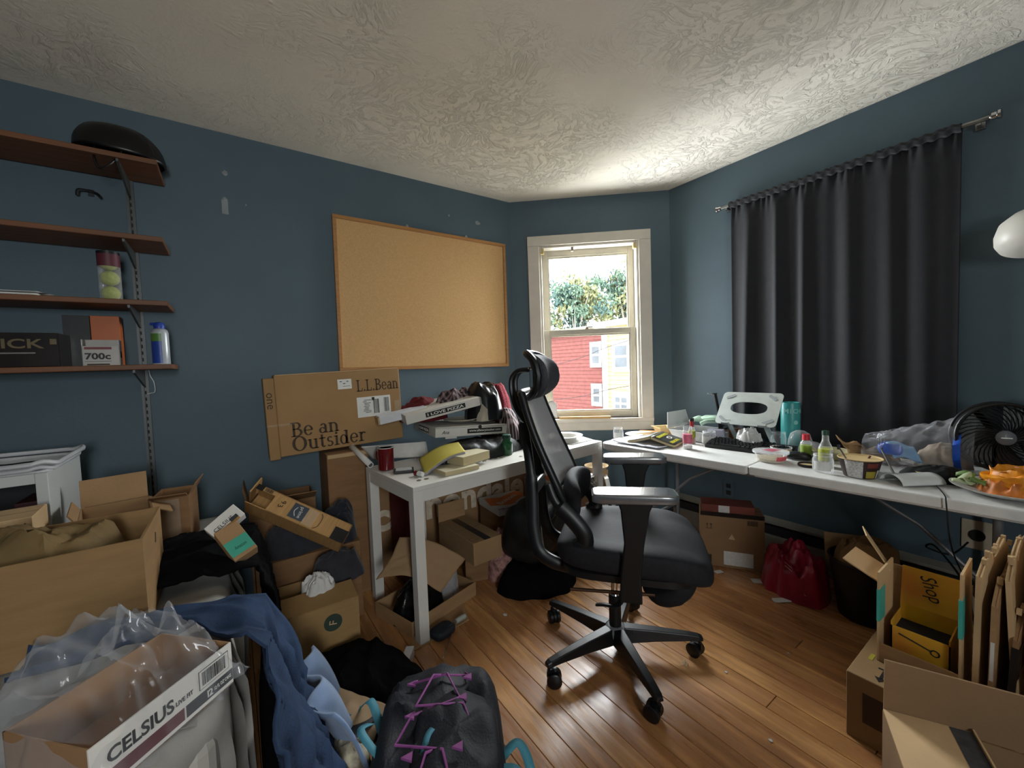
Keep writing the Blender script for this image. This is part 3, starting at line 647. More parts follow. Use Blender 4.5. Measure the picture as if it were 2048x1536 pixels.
def face(r, side, w, d, h):   # local frame lying on a box face: x right, y up, z outward, origin at face centre
    return {'front': frame((0, -d/2-.0006, h/2), (1, 0, 0), (0, 0, 1)), 'right': frame((w/2+.0006, 0, h/2), (0, 1, 0), (0, 0, 1)), 'left': frame((-w/2-.0006, 0, h/2), (0, -1, 0), (0, 0, 1)),
            'back': frame((0, d/2+.0006, h/2), (-1, 0, 0), (0, 0, 1)), 'top': frame((0, 0, h+.0006), (1, 0, 0), (0, 1, 0))}[side]
def fpt(a, b): d = (b-a); return math.degrees(math.atan2(d.y, d.x)), d.length
def arrows(m, parent, M, s=.05, name='arrow_marks'):
    mb = MB()
    for dx in (-.35, .35): mb.box((dx*s, -.1*s, 0), (.12*s, .7*s, .0006)); mb.prism([(dx*s-.22*s, .2*s), (dx*s+.22*s, .2*s), (dx*s, .55*s)], -.0003, .0003)
    mb.box((0, -.55*s, 0), (1.2*s, .1*s, .0006)); return mb.build(name, m, parent, M=M)
SER = {'L': (.56, [('R', .08, 0, .2, .72), ('R', 0, .67, .28, .72), ('R', 0, 0, .5, .055), ('R', .44, 0, .5, .2)]), '.': (.24, [('R', .05, 0, .17, .12)]), ' ': (.25, []),
 'B': (.60, [('R', .08, 0, .2, .72), ('R', 0, .67, .3, .72), ('R', .1, .355, .32, .405), ('R', 0, 0, .3, .05), ('A', .28, .545, .21, .175, -90, 90, .12, .05), ('A', .28, .2, .27, .2, -90, 90, .13, .05)]),
 'e': (.49, [('A', .23, .25, .23, .265, 0, 325, .11, .05), ('R', .06, .235, .43, .285)]),
 'a': (.50, [('R', .29, .03, .41, .36), ('A', .235, .34, .175, .17, 0, 155, .12, .055), ('A', .19, .15, .18, .16, 30, 330, .11, .045), ('R', .29, 0, .47, .055)]),
 'n': (.57, [('R', .06, 0, .18, .5), ('R', 0, .455, .18, .5), ('A', .27, .29, .21, .215, 0, 125, .12, .06), ('R', .36, 0, .48, .30), ('R', 0, 0, .24, .05), ('R', .30, 0, .54, .05)]),
 'O': (.76, [('A', .36, .36, .36, .38, 0, 360, .15, .055)]),
 'u': (.56, [('R', .06, .17, .18, .5), ('R', 0, .455, .18, .5), ('A', .26, .2, .20, .21, 180, 310, .12, .07), ('R', .35, 0, .47, .5), ('R', .29, .455, .47, .5), ('R', .35, 0, .53, .05)]),
 't': (.38, [('R', .1, .12, .22, .66), ('R', 0, .445, .34, .5), ('A', .23, .14, .13, .15, 180, 325, .12, .06)]),
 's': (.40, [('A', .19, .365, .16, .145, 35, 270, .10, .055), ('A', .18, .14, .18, .15, -150, 90, .10, .055)]),
 'i': (.31, [('R', .08, 0, .2, .5), ('R', 0, .455, .2, .5), ('R', 0, 0, .28, .05), ('R', .08, .58, .2, .7)]),
 'd': (.55, [('A', .21, .245, .21, .265, 0, 360, .11, .05), ('R', .32, 0, .44, .72), ('R', .25, .67, .44, .72), ('R', .32, 0, .51, .05)]),
 'r': (.43, [('R', .08, 0, .2, .5), ('R', 0, .455, .2, .5), ('R', 0, 0, .29, .05), ('A', .29, .33, .16, .18, 30, 160, .11, .07)])}
def serif(s, m, parent, M, w, h, name='lettering'):
    mb = MB(); x = 0
    for c in s:
        adv, prims = SER[c]
        for q in prims:
            if q[0] == 'R': mb.add([(x+q[1], q[2], 0), (x+q[3], q[2], 0), (x+q[3], q[4], 0), (x+q[1], q[4], 0)], [(0, 1, 2, 3)])
            else:
                _, cx, cy, rx, ry, a0, a1, tv, th = q; n = max(4, int((a1-a0)/15)); vs = []
                for k in range(n+1):
                    a = R(a0+(a1-a0)*k/n); vs += [(x+cx+rx*math.cos(a), cy+ry*math.sin(a), 0), (x+cx+(rx-tv)*math.cos(a), cy+(ry-th)*math.sin(a), 0)]
                mb.add(vs, [(2*k, 2*k+2, 2*k+3, 2*k+1) for k in range(n)])
        x += adv
    xs = [p.x for p in mb.v]; ys = [p.y for p in mb.v]; sx = w/(max(xs)-min(xs)); sy = h/(max(ys)-min(ys)); mx, my = (max(xs)+min(xs))/2, (max(ys)+min(ys))/2
    mb.v = [V(((p.x-mx)*sx, (p.y-my)*sy, .0004)) for p in mb.v]
    return mb.build(name, m, parent, M=M)

# ================================================================ BED AND THE BOXES ON IT
sheet_m = mat('grey_bed_sheet', '86827c', .85, var=.08, scale=14, bump=.08, bscale=250, sheen=.2)
BZ = .60; bx0, bx1, by0, by1 = -1.95, -.045, .945, 2.40
bed = thing('bed', 'bed covered by a grey pleated sheet beneath the cartons', 'bed', T(bx0, by0, 0))
MB().bb((.03, .03, .06), (bx1-bx0-.03, by1-by0-.03, .30)).build('bed_base', mat('bed_base_dark', '2a2725', .8), bed, bevel=.01)
MB().bb((.02, .02, .30), (bx1-bx0-.02, by1-by0-.02, BZ-.012)).build('mattress', mat('mattress_ticking', 'a9a49c', .8), bed, bevel=.05, seg=4)
for (x, y) in ((.06, .06), (bx1-bx0-.12, .06), (.06, by1-by0-.12), (bx1-bx0-.12, by1-by0-.12)): MB().bb((x, y, 0), (x+.06, y+.06, .06)).build('foot', black_plastic, bed)
RC = .13; LX, LY = bx1-bx0, by1-by0
def perim(t):    # along the foot side, round the corner, then along the right side; local to the bed
    l1, l2, l3 = LX-RC, RC*math.pi/2, LY-RC; s = t*(l1+l2+l3)
    if s < l1: return V((s, 0, 0)), V((0, -1, 0)), s
    if s < l1+l2: a = (s-l1)/RC; return V((LX-RC+RC*math.sin(a), RC-RC*math.cos(a), 0)), V((math.sin(a), -math.cos(a), 0)), s
    return V((LX, RC+s-l1-l2, 0)), V((1, 0, 0)), s
def bsheet(u, v):
    p, n, s = perim(u); q = v*.72-.14
    fo = (.8-1.6*abs(math.sin(s*17+1.6*math.sin(s*7.1)+.8*q)))+.4*(1-2*abs(math.sin(s*41+1.7*math.sin(s*11)-q)))+.4*noise.noise(V((s*9, q*2.5, 1)))
    if q < 0: return p+n*(q-.045)+V((0, 0, BZ+.004*fo*(1+q/.14)))
    r_ = .045
    if q < r_*1.571: a = q/r_; return p+n*(-r_+r_*math.sin(a))+V((0, 0, BZ-r_*(1-math.cos(a))+.004*fo))
    q -= r_*1.571; k = min(1, q/.10); t = V((-n.y, n.x, 0))
    return p+n*(.030*fo*k+.03*q)+t*(.008*k*math.cos(s*46))+V((0, 0, BZ-r_-q))
sheet(bsheet, 420, 50, 'fitted_sheet', sheet_m, bed, .003)
MB().bb((.01, .05, BZ-.012), (LX-.05, LY-.01, BZ-.002)).build('sheet_top', sheet_m, bed)

# big open carton full of brown packing paper
kraft = mat('kraft_paper', '6b5633', .85, var=.2, scale=9, bump=.25, bscale=25)
w_, d_, h_ = .54, .32, .25
bigbox = carton('cardboard_box', 'large open cardboard box stuffed with brown packing paper on the bed', w_, d_, h_, T(-.488, 1.59, BZ+.004), mat('cardboard_tan', '8a6b44', .8, var=.08, scale=7, bump=.1, bscale=130, stretch=(1, 1, 6)), t=.006)
MB().box((0, 0, 0), (.03, .012, .001)).build('hand_slot', brownink, bigbox, M=frame((w_/2+.0008, .03, .19), (0, 1, 0), (0, 0, 1)) @ rotm(0, 0, 70))
heap('packing_paper', 'crumpled brown packing paper filling the large open box', 'paper', (-.488, 1.59, BZ+.02), .235, .135, .225, 3, kraft, folds=.04, freq=12, pw=6, edge=.05)
# small box with handling arrows, behind it
b = carton('cardboard_box', 'small shut cardboard box with two arrow marks between the large box and the storage cube', .30, .16, .275, T(-.665, 1.865, BZ+.004) @ rotm(0, 0, 4), card_l, closed=True)
arrows(ink, b, face(b, 'front', .30, .16, .275) @ T(.115, .10, 0) @ rotm(0, 0, 90), .035)
# open box with upright flap
b = carton('cardboard_box', 'open cardboard box with one flap standing up beside the storage cube', .19, .22, .20, T(-.375, 2.04, BZ+.004) @ rotm(0, 0, 10), card, flaps={'back': 97, 'right': 205, 'left': 120}, t=.004, fl={'back': .10, 'right': .06, 'left': .035})
heap('packing_paper', 'tan packing paper inside the open box with an upright flap', 'paper', (-.375, 2.03, BZ+.012), .075, .085, .12, 13, kraft, folds=.015, freq=15, pw=5, edge=.05)
b = carton('cardboard_box', 'narrow brown box with a torn clear-taped end right of the upright flap', .12, .17, .20, T(-.22, 2.16, BZ+.004) @ rotm(0, 0, -6), card_d, flaps={'right': 118, 'front': 150}, fl={'right': .05, 'front': .03})
MB().bb((-.03, -.0865, .03), (.03, -.0855, .19)).build('packing_tape', clear_tape, b)
# white storage cube, its right side lit
cube_m = mat('white_melamine', 'b9bbb8', .5, var=.04)
x0, x1, y0, y1, zt = -.94, -.535, 2.035, 2.395, .365
sc = thing('storage_cube', 'white open-front storage cube on the bed against the blue wall', 'storage cube', T(x0, y0, BZ+.004))
W2, D2 = x1-x0, y1-y0
for n_, lo, hi in (('side_panel', (0, 0, 0), (.018, D2, zt)), ('side_panel', (W2-.03, 0, 0), (W2, D2, zt)), ('top_panel', (.018, 0, zt-.035), (W2-.03, D2, zt)), ('bottom_panel', (.018, 0, 0), (W2-.03, D2, .018)), ('back_panel', (.018, D2-.008, .018), (W2-.03, D2, zt-.035))): MB().bb(lo, hi).build(n_, cube_m if n_ != 'back_panel' else mat('dark_back', '2a2a2c', .8), sc, bevel=.002)
tag(MB().bb((0, 0, 0), (.055, .16, .24)).build('hardback_book', mat('dark_red_cover', '3a1218', .6), bevel=.003, M=T(x1-.10, y0+.06, BZ+.024)), 'dark red book standing inside the white storage cube', 'book')
lidm = film('milky_lid', (.8, .8, .82), .55, .2, .85)
lid = thing('plastic_cover', 'milky plastic cover with raised rims lying on the white storage cube', 'cover', T((x0+x1)/2+.01, (y0+y1)/2, BZ+.004+zt))
MB().prism(rr(-.22, -.18, .20, .18, (.04,)*4), .001, .008).build('panel', lidm, lid)
for k, (sc_, zz) in enumerate(((1.0, .014), (1.06, .032))):
    pts = [V((p[0]*sc_, p[1]*sc_, zz+.006*math.sin(i*.9))) for i, p in enumerate(rr(-.22, -.18, .20, .18, (.05,)*4))]
    MB().tube(pts, .008, 8, closed=True).build('rim', mat('milky_rim', 'b5b6b8', .4), lid, smooth=True)
tag(MB().tube(spl([(-.14, -.07, 0), (-.08, -.03, .004), (-.03, -.05, .0), (.0, .01, .006), (.05, .03, 0), (.10, .01, .004), (.14, .04, 0)]), .0028, 6).build('thin_cable', black_plastic, smooth=True, M=T((x0+x1)/2, (y0+y1)/2, BZ+zt+.017)), 'thin dark cable lying on the milky plastic cover', 'cable')

# ---------------------------------------------------------------- drink tray with plastic wrap
ctray_in = mat('tray_inside', '8d6b4a', .8, var=.08)
white_card = mat('white_card', 'd0cdc6', .55, var=.03)
maroon = mat('maroon_print', '5a2328', .6); charcoal = mat('charcoal_print', '2b2b2e', .6)
pR = V((-.036, 1.062, 0)); pL = V((-.217, .893, 0)); ang, ln = fpt(pL, pR)
TW, TD, TH = ln+.005, .19, .092
tr = thing('drink_tray', 'white and brown drink tray marked CELSIUS in torn shrink wrap on the bed', 'drink tray', T((pL.x+pR.x)/2, (pL.y+pR.y)/2, BZ+.004) @ rotm(0, 0, ang) @ T(0, TD/2, 0))
mb = MB(); t_ = .003
mb.bb((-TW/2, -TD/2, 0), (TW/2, TD/2, t_)); mb.bb((-TW/2, -TD/2+t_, 0), (-TW/2+t_, TD/2, TH)); mb.bb((TW/2-t_, -TD/2+t_, 0), (TW/2, TD/2, TH)); mb.bb((-TW/2, TD/2-t_, 0), (TW/2, TD/2, TH))
mb.build('tray_body', ctray_in, tr)
fp = MB().bb((-TW/2, -TD/2, 0), (TW/2, -TD/2+t_, TH)).build('front_panel', white_card, tr)
Fm = frame((0, -TD/2-.0006, TH/2), (1, 0, 0), (0, 0, 1))
decal('maroon_stripe', maroon, fp, Fm @ T(-TW*.21, -TH*.25, 0), TW*.58, TH*.26); decal('charcoal_stripe', charcoal, fp, Fm @ T(TW*.295, -TH*.25, 0), TW*.40, TH*.26)
text('CELSIUS', ink, fp, Fm @ T(-TW*.20, TH*.12, 0), w=TW*.42, h=TH*.27, bold=.02); text('LIVE FIT', charcoal, fp, Fm @ T(TW*.09, TH*.07, 0), w=TW*.13, h=TH*.09)
text('1', white_card, fp, Fm @ T(TW*.268, -TH*.25, .0008), h=TH*.15, name='printed_one'); text('2', white_card, fp, Fm @ T(TW*.292, -TH*.25, .0008), h=TH*.15, name='printed_two'); text('12 FL OZ CANS', white_card, fp, Fm @ T(TW*.40, -TH*.25, .0008), w=TW*.15, h=TH*.08)
MB().box((0, 0, 0), (TW*.26, TH*.42, .0004)).build('barcode_frame', ink, fp, M=Fm @ T(TW*.335, TH*.16, 0)); decal('barcode_field', white_card, fp, Fm @ T(TW*.335, TH*.16, .0004), TW*.25, TH*.39)
barcode(ink, fp, Fm @ T(TW*.335, TH*.17, .0009), TW*.21, TH*.30, 3, n=18)
# shrink wrap billowing over the tray
wrap_m = film('shrink_wrap', (.5, .52, .55), .06, .05, .5)
def wrap(u, v):
    x = (u-.5)*(TW+.03); y = (v-.5)*(TD+.16)+.05
    e = (1-abs(2*u-1)**3)*(1-abs(2*v-1)**3); n1_ = noise.noise(V((x*22, y*22, 4))); n2_ = ridge(V((x*14+2*n1_*.3, y*9, 1.5)))
    return V((x+.008*n1_, y, .012+TH*.72*min(1, e*2.2)+e*(.075+.05*n1_+.05*n2_)*(1-.5*max(0, .4-v))+.02*n2_*(1-e)))
wr = sheet(wrap, 70, 60, 'shrink_wrap', wrap_m, tr, 0)

# ---------------------------------------------------------------- cloths over the bed
blk_cloth = mat('black_fleece', '08080a', .95, var=.3, scale=40, bump=.2, bscale=150, spec=.1)
def jacket(u, v):
    y = 1.57+.48*u+.03*noise.noise(V((v*3, u*2, 5))); s = v*.92; e = .42; x = -.40+s
    f = .022*ridge(V((x*9, y*7, 2)))+.012*ridge(V((x*20, y*15, 8)))
    top = BZ+.018+.055*math.sin(math.pi*min(1, u*1.1))*max(0, 1-abs(x+.18)/.3)+f+.012
    if x < -.01: return V((x, y, top))
    q = x+.01; return V((.012+.10*(1-math.exp(-q*4))+.03*noise.noise(V((y*8, q*3, 1)))+f*.8, y+.25*q*(.4-u)-q*.10, top-q*1.0-.02*min(1, q*9)))
tag(sheet(jacket, 60, 70, 'jacket', blk_cloth, None, .008), 'black fleece jacket hanging over the edge of the bed behind the blue blanket', 'jacket')
denim = mat('blue_blanket_cloth', '2b3b55', .9, var=.12, scale=20, bump=.15, bscale=220, spec=.2)
def blanket(u, v):
    s = v*1.12; x = -.42+s; q = max(0, x); g = 1-math.exp(-q*5)
    yf, yn = 1.38+.02*math.sin(x*9)-.25*q, 1.27-.16*max(0, min(1, (x+.10)/.12))-.62*g
    y0 = yf+(yn-yf)*u
    f = .036*ridge(V((x*4+y0*5, y0*7, 3)))+.018*ridge(V((x*9, y0*15, 9)))
    flat = BZ+.014+f*(1 if x < 0 else .6)+.02*max(0, 1-u*4)
    if x < 0: return V((x, y0, flat))
    return V((.02+.13*g*(1-.95*u)+.045*(1-.7*u)*noise.noise(V((y0*6, q*2, 2)))+f*.9*(.5+q), y0+.03*noise.noise(V((q*4, y0*5, 7))), flat-q*.60-.10*g))
tag(sheet(blanket, 70, 90, 'blanket', denim, None, .009), 'dark blue blanket sliding off the bed beside the drink tray', 'blanket')
heap('trousers', 'black trousers slumped on the floor along the side of the bed', 'clothes', (.06, 1.50, 0), .048, .46, .30, 58, blk_cloth, folds=.02, freq=9, pw=4, edge=.05)
ltblue = mat('light_blue_cloth', '7388a8', .9, var=.08, scale=16, bump=.1, bscale=200, sheen=.3)
def ltb(u, v):
    y = 1.50-.34*u; q = v*.33
    return V((.15+.11*(1-math.exp(-q*6))+.028*math.sin(u*13+1+q*4)+.02*noise.noise(V((u*5, q*6, 1))), y-.08*q, .345-q*1.0+.02*noise.noise(V((u*4, q*3, 6)))))
tag(sheet(ltb, 40, 34, 'towel', ltblue, None, .010), 'light blue towel hanging below the dark blue blanket', 'towel')
# dark bedding left of the tray
navy_c = mat('navy_bedding', '151b28', .9, var=.3, scale=20, bump=.15, bscale=200)
heap('bedding', 'dark navy bedding bunched on the bed left of the drink tray', 'bedding', (-.72, 1.24, BZ+.006), .28, .14, .10, 21, navy_c, folds=.025, freq=9)
gry_c = mat('grey_brown_cloth', '3b3836', .9, var=.3, scale=20, bump=.15, bscale=200)
heap('bedding', 'grey bunched cloth at the edge of the bed left of the drink tray', 'bedding', (-.56, 1.06, BZ+.006), .15, .09, .06, 22, gry_c, folds=.02, freq=10)

# ================================================================ PILE BETWEEN BED AND DESK
fb_w, fb_d, fb_h = .335, .30, .30
q0 = onz(545, 1250, fb_h); q1 = onz(718, 1195, fb_h); ang, ln = fpt(q0, q1)
FBM = T(q0.x, q0.y, 0) @ rotm(0, 0, ang+2) @ T(ln/2, fb_d/2, 0); fb_w = ln
fb = carton('cardboard_box', 'open cardboard box with a green round F mark on the floor beside the bed', fb_w, fb_d, fb_h, FBM, mat('cardboard_gold', '94754a', .8, var=.08, scale=6, bump=.08, bscale=120, stretch=(1, 1, 6)), flaps={'left': 80, 'front': 8}, fl={'left': .10, 'front': .13})
green = mat('dark_green_print', '2c3b30', .7)
MB().lathe([(.036, 0), (.036, .0008)], 28).build('round_mark', green, fb, M=face(fb, 'front', fb_w, fb_d, fb_h) @ T(.055, .075, 0))
text('F', card_l, fb, face(fb, 'front', fb_w, fb_d, fb_h) @ T(.055, .075, .0012) @ rotm(0, 0, 80), h=.03)
heap('tissue_paper', 'crumpled white tissue paper in the open box with the F mark', 'paper', (q0.x+.19, q0.y+.14, fb_h-.05), .07, .055, .085, 31, mat('white_tissue', 'c9c7c4', .8, var=.05), folds=.035, freq=26, edge=.4)
# cartons carrying the pile, at the wall
char_c = mat('charcoal_cloth', '2a2a30', .95, var=.25, scale=20, bump=.12, bscale=220, sheen=.2); navy2 = mat('dark_navy_cloth', '1a1e29', .95, var=.25, scale=24, bump=.12, bscale=220, sheen=.2)
carton('cardboard_box', 'low shut brown carton under the clothes between bed and desk', .46, .19, .40, T(.27, 2.24, 0) @ rotm(0, 0, 0), card_d, closed=True)
dc = carton('cardboard_box', 'dark brown open carton behind the clothes pile against the wall', .30, .24, .62, T(.185, 2.475, 0) @ rotm(0, 0, -2), card_d, flaps={'front': 150, 'left': 100}, fl={'front': .10, 'left': .09})
heap('sweatshirt', 'charcoal sweatshirt piled behind the box with the F mark', 'clothes', (.20, 2.225, .403), .15, .075, .09, 41, char_c, folds=.04, freq=11, pw=3.2)
heap('hooded_jacket', 'dark navy jacket heaped beside the desk leg', 'clothes', (.42, 2.235, .403), .085, .085, .15, 42, navy2, folds=.045, freq=10, pw=2.6)
heap('beanie', 'charcoal crumpled cloth resting on the open box with the F mark', 'clothes', (.36, 2.035, .29), .12, .07, .10, 43, char_c, folds=.035, freq=12, pw=2.6)
# long shipping box with tape, tilted on the pile
def tilted(name, label, a, b, c, thick, m, cat='box'):
    """box whose front face has corners a (top-left), b (top-right), c (bottom-left)"""
    X = b-a; Y = a-c; M = frame(c, X, Y); return thing(name, label, cat, M), X.length, (Y-X.normalized()*Y.dot(X.normalized())).length
a, b_, c = ony(476, 966, 2.16), ony(668, 1050, 1.98), ony(489, 1003, 2.10)
pb, pw_, ph_ = tilted('shipping_box', 'long brown shipping box with a prime label tilted on the clothes pile', a, b_, c, .09, card)
pbm = mat('cardboard_warm', 'a8814f', .75, var=.14, scale=10, bump=.12, bscale=60, stretch=(12, 1, 1))
ph_ = .095
mb = MB(); tt = .004
mb.bb((0, 0, -.11), (pw_, tt, 0)); mb.bb((0, ph_-tt, -.11), (pw_*1, ph_, 0)); mb.bb((0, 0, -.11), (pw_, ph_, -.11+tt)); mb.bb((pw_*.20, 0, -tt), (pw_, ph_, 0)); mb.bb((pw_-tt, 0, -.11), (pw_, ph_, 0)); mb.bb((0, ph_*.78, -tt), (pw_*.2, ph_, 0))
mb.build('body', pbm, pb)
MB().bb((-.012, ph_*.5, -.10), (-.006, ph_+.03, .0)).build('end_flap', pbm, pb, M=rotm(0, 0, 0))
blk_tape = mat('black_glossy_tape', '15161a', .18, var=.3, scale=30, bump=.3, bscale=40)
MB().bb((0, ph_*.74, .0006), (pw_*.07, ph_*1.0, .0014)).build('packing_tape', blk_tape, pb); MB().bb((pw_*.86, 0, .0006), (pw_, ph_*.62, .0014)).build('packing_tape', blk_tape, pb)
barcode(ink, pb, T(pw_*.125, ph_*.88, .001), pw_*.08, ph_*.16, 5)
text('9', ink, pb, T(pw_*.302, ph_*.66, .001) @ rotm(0, 0, -75), h=.022, depth=.0004, name='printed_nine'); text('3', ink, pb, T(pw_*.295, ph_*.46, .001) @ rotm(0, 0, -75), h=.022, depth=.0004, name='printed_three')
decal('label_patch', mat('slate_label', '39424c', .5), pb, T(pw_*.475, ph_*.52, .001), pw_*.15, ph_*.72)
text('prime', white_card, pb, T(pw_*.49, ph_*.52, .0018) @ rotm(0, 0, -82), w=.052, depth=.0003)
MB().tube(spl([(-.02, .004, 0), (0, -.005, 0), (.022, .005, 0)]), .0018, 5).build('smile_mark', white_card, pb, M=T(pw_*.445, ph_*.5, .0015) @ rotm(0, 0, -82))
decal('clear_patch', clear_tape, pb, T(pw_*.60, ph_*.5, .0012), pw_*.11, ph_*.8)
MB().tube(spl([(.0, .034, 0), (.012, .02, 0), (.012, -.02, 0), (-.004, -.04, 0)]), .0014, 5).build('torn_line', ink, pb, M=T(pw_*.68, ph_*.52, .001))
# small drink carton and teal-labelled box leaning on it
a, b_, c = ony(395, 1055, 1.73), ony(455, 1005, 1.76), ony(432, 1078, 1.70)
X = b_-a; sb = thing('drink_carton', 'small white carton marked CELSIUS leaning in the dark carton', 'box', frame(c, X, a-c)); lx, ly = X.length, .055
MB().bb((0, 0, -.06), (lx, ly, 0)).build('body', white_card, sb, bevel=.002); decal('orange_band', mat('amber_print', 'a97b3c', .6), sb, T(lx*.42, ly*.10, .0008), lx*.84, ly*.2); decal('grey_patch', charcoal, sb, T(lx*.72, ly*.28, .0012), lx*.25, ly*.24)
text('CELSIUS', ink, sb, T(lx*.42, ly*.40, .001), w=lx*.62, h=ly*.24)
a, b_, c = ony(434, 1080, 1.64), ony(480, 1052, 1.66), ony(470, 1123, 1.58)
X = b_-a; tb = thing('parcel', 'brown parcel box with a teal label on the black jacket', 'box', frame(c, X, a-c)); lx = X.length; ly = .125
MB().bb((0, 0, -.05), (lx, ly, 0)).build('body', card, tb, bevel=.002); decal('teal_label', mat('teal_label', '3f9c84', .5, var=.05), tb, T(lx*.5, ly*.33, .0008), lx*.98, ly*.46); text('Amazon', mat('teal_ink', '1e5a4c', .6), tb, T(lx*.52, ly*.3, .0015), w=lx*.5, h=ly*.10)
# black clothes on the floor, white box, tan bag
heap('clothes', 'black clothes heaped on the floor before the box with the F mark', 'clothes', (.335, 1.60, 0), .27, .20, .15, 51, blk_cloth, rot=-25, folds=.03, freq=8, pw=2.6)
q = onz(818, 1352, 0)
wb = thing('small_box', 'small white cardboard box on the floor beside the black clothes', 'box', T(q.x, q.y+.01, 0) @ rotm(0, 0, 55)); MB().bb((-.0, -.0, 0), (.11, .035, .045)).build('carton_body', mat('white_gloss_card', 'cfcdd2', .4, var=.02), wb, bevel=.001); MB().bb((0, -.0004, .002), (.0004, .0354, .043)).build('end_flap', white_card, wb)
tan_m = mat('tan_canvas', '9b8163', .85, var=.08, scale=10, bump=.1, bscale=120)
def tanbag(u, v):
    c0, c1, c2, c3 = onz(628, 1540, .13), onz(735, 1545, .10), onz(790, 1410, .12), onz(690, 1372, .17)
    p = (c0*(1-u)+c1*u)*(1-v)+(c3*(1-u)+c2*u)*v; p = p.copy(); p.z += .03*math.sin(math.pi*u)*math.sin(math.pi*v)+.010*noise.noise(V((u*4, v*4, 3))); return p
tb_ = thing('tote_bag', 'tan canvas bag lying beside the navy backpack', 'bag', T(.24, 1.34, 0)); 
o = sheet(lambda u, v: tanbag(u, v)-V((.26, 1.33, 0)), 30, 30, 'upper_panel', tan_m, tb_, .004)
heap('filled_body', '', '', (-.03, .04, 0), .11, .16, .115, 61, tan_m, rot=-25, folds=.008, freq=8, parent=tb_, thing_=False)
pat = mat('patterned_cloth', 'c9bfa5', .85, col2='3d3128', scale=28, stretch=(1, .3, 1))
heap('scarf', 'cream patterned scarf beside the tan bag', 'scarf', (.205, 1.20, .155), .075, .045, .05, 62, pat, rot=-40, folds=.02, freq=22)

# ---------------------------------------------------------------- navy backpack with teal straps and purple cord
bp_m = mat('navy_nylon', '10131d', .65, var=.2, scale=18, bump=.2, bscale=160); teal = mat('teal_webbing', '3f7f90', .7, var=.08, scale=40, bump=.15, bscale=300); purple = mat('purple_cord', '8c4a86', .6)
BPM = T(.425, 1.045, 0) @ rotm(0, 0, 62) @ Matrix.Scale(1.08, 4)
bpk = thing('backpack', 'navy backpack with teal webbing and zigzag purple cord lying on the floor', 'backpack', BPM)
def bp_z(x, y): return .21*max(0, 1-(x/.30)**4)**.6*max(0, 1-(y/.185)**4)**.6
def bpd(p): return p+V((0, 0, .024*ridge(V((p.x*8, p.y*7, 2)))+.013*ridge(V((p.x*19, p.y*15, 5)))))*(1 if p.z > 0 else 0)
sq(MB(), (0, 0, .105), (.29, .175, .105), .55, .55, 60, 30, bpd).build('main_compartment', bp_m, bpk, smooth=True)
sq(MB(), (-.05, -.05, .20), (.16, .11, .04), .6, .6, 40, 16, bpd).build('front_pocket', bp_m, bpk, smooth=True)
def onbp(x, y, e=.016): return V((x, y, bp_z(x, y)+e+.012+max(0, .024*ridge(V((x*8, y*7, 2)))+.013*ridge(V((x*19, y*15, 5))))))
zz = [(.27, -.03), (.25, .06), (.18, .085), (.16, -.02), (.05, -.06), (.03, .07), (-.05, .10), (-.10, -.02), (-.20, -.05), (-.27, .02)]
for s in (1, -1): MB().tube([onbp(x, y*s+.0, .020) for x, y in zz], .0035, 6).build('bungee_cord', purple, bpk, smooth=True)
for (x, y) in ((.18, .085), (.16, -.085), (.03, .07), (.05, -.07), (-.10, .06), (-.10, -.06)): MB().prism([(-.012, -.008), (.012, -.008), (0, .018)], 0, .006).build('cord_loop', purple, bpk, M=T(*onbp(x, y, .016)))
def strap(pts, wd=.024, nm='webbing_strap', m=None):
    P = spl(pts, 8); mb = MB(); vs = []
    for i, p in enumerate(P):
        t = (P[min(i+1, len(P)-1)]-P[max(i-1, 0)]).normalized(); s_ = t.cross(V((0, 0, 1))); s_ = s_.normalized()*wd/2 if s_.length > .01 else V((wd/2, 0, 0)); vs += [p-s_, p+s_]
    mb.add(vs, [(2*i, 2*i+1, 2*i+3, 2*i+2) for i in range(len(P)-1)]); return mb.build(nm, m or teal, bpk, smooth=True, thick=.002)
strap([(.12, .17, .13), (.17, .21, .19), (.20, .26, .14), (.14, .30, .17), (.05, .27, .10)]); strap([(-.02, .15, .20), (.02, .20, .235), (.08, .19, .20)], .02)
strap([(-.08, -.15, .18), (-.12, -.20, .20), (-.19, -.20, .13), (-.22, -.16, .10)]); strap([(-.05, -.16, .17), (-.03, -.21, .19), (-.08, -.235, .15), (-.15, -.215, .08)])
strap([(-.28, -.12, .13), (-.30, -.04, .16), (-.31, .06, .15), (-.28, .13, .13)], .04); strap([(.0, .0, .245), (-.04, .02, .255), (-.09, .03, .245)], .016)
strap([(.20, .22, .12), (.10, .24, .155), (.0, .25, .15), (-.12, .21, .12), (-.20, .15, .10)], .05, 'shoulder_strap', bp_m)
MB().box((0, 0, 0), (.03, .045, .008)).build('brand_patch', mat('dark_red_patch', '4b2524', .7), bpk, M=T(.225, .11, .175) @ rotm(20, 30, 0))

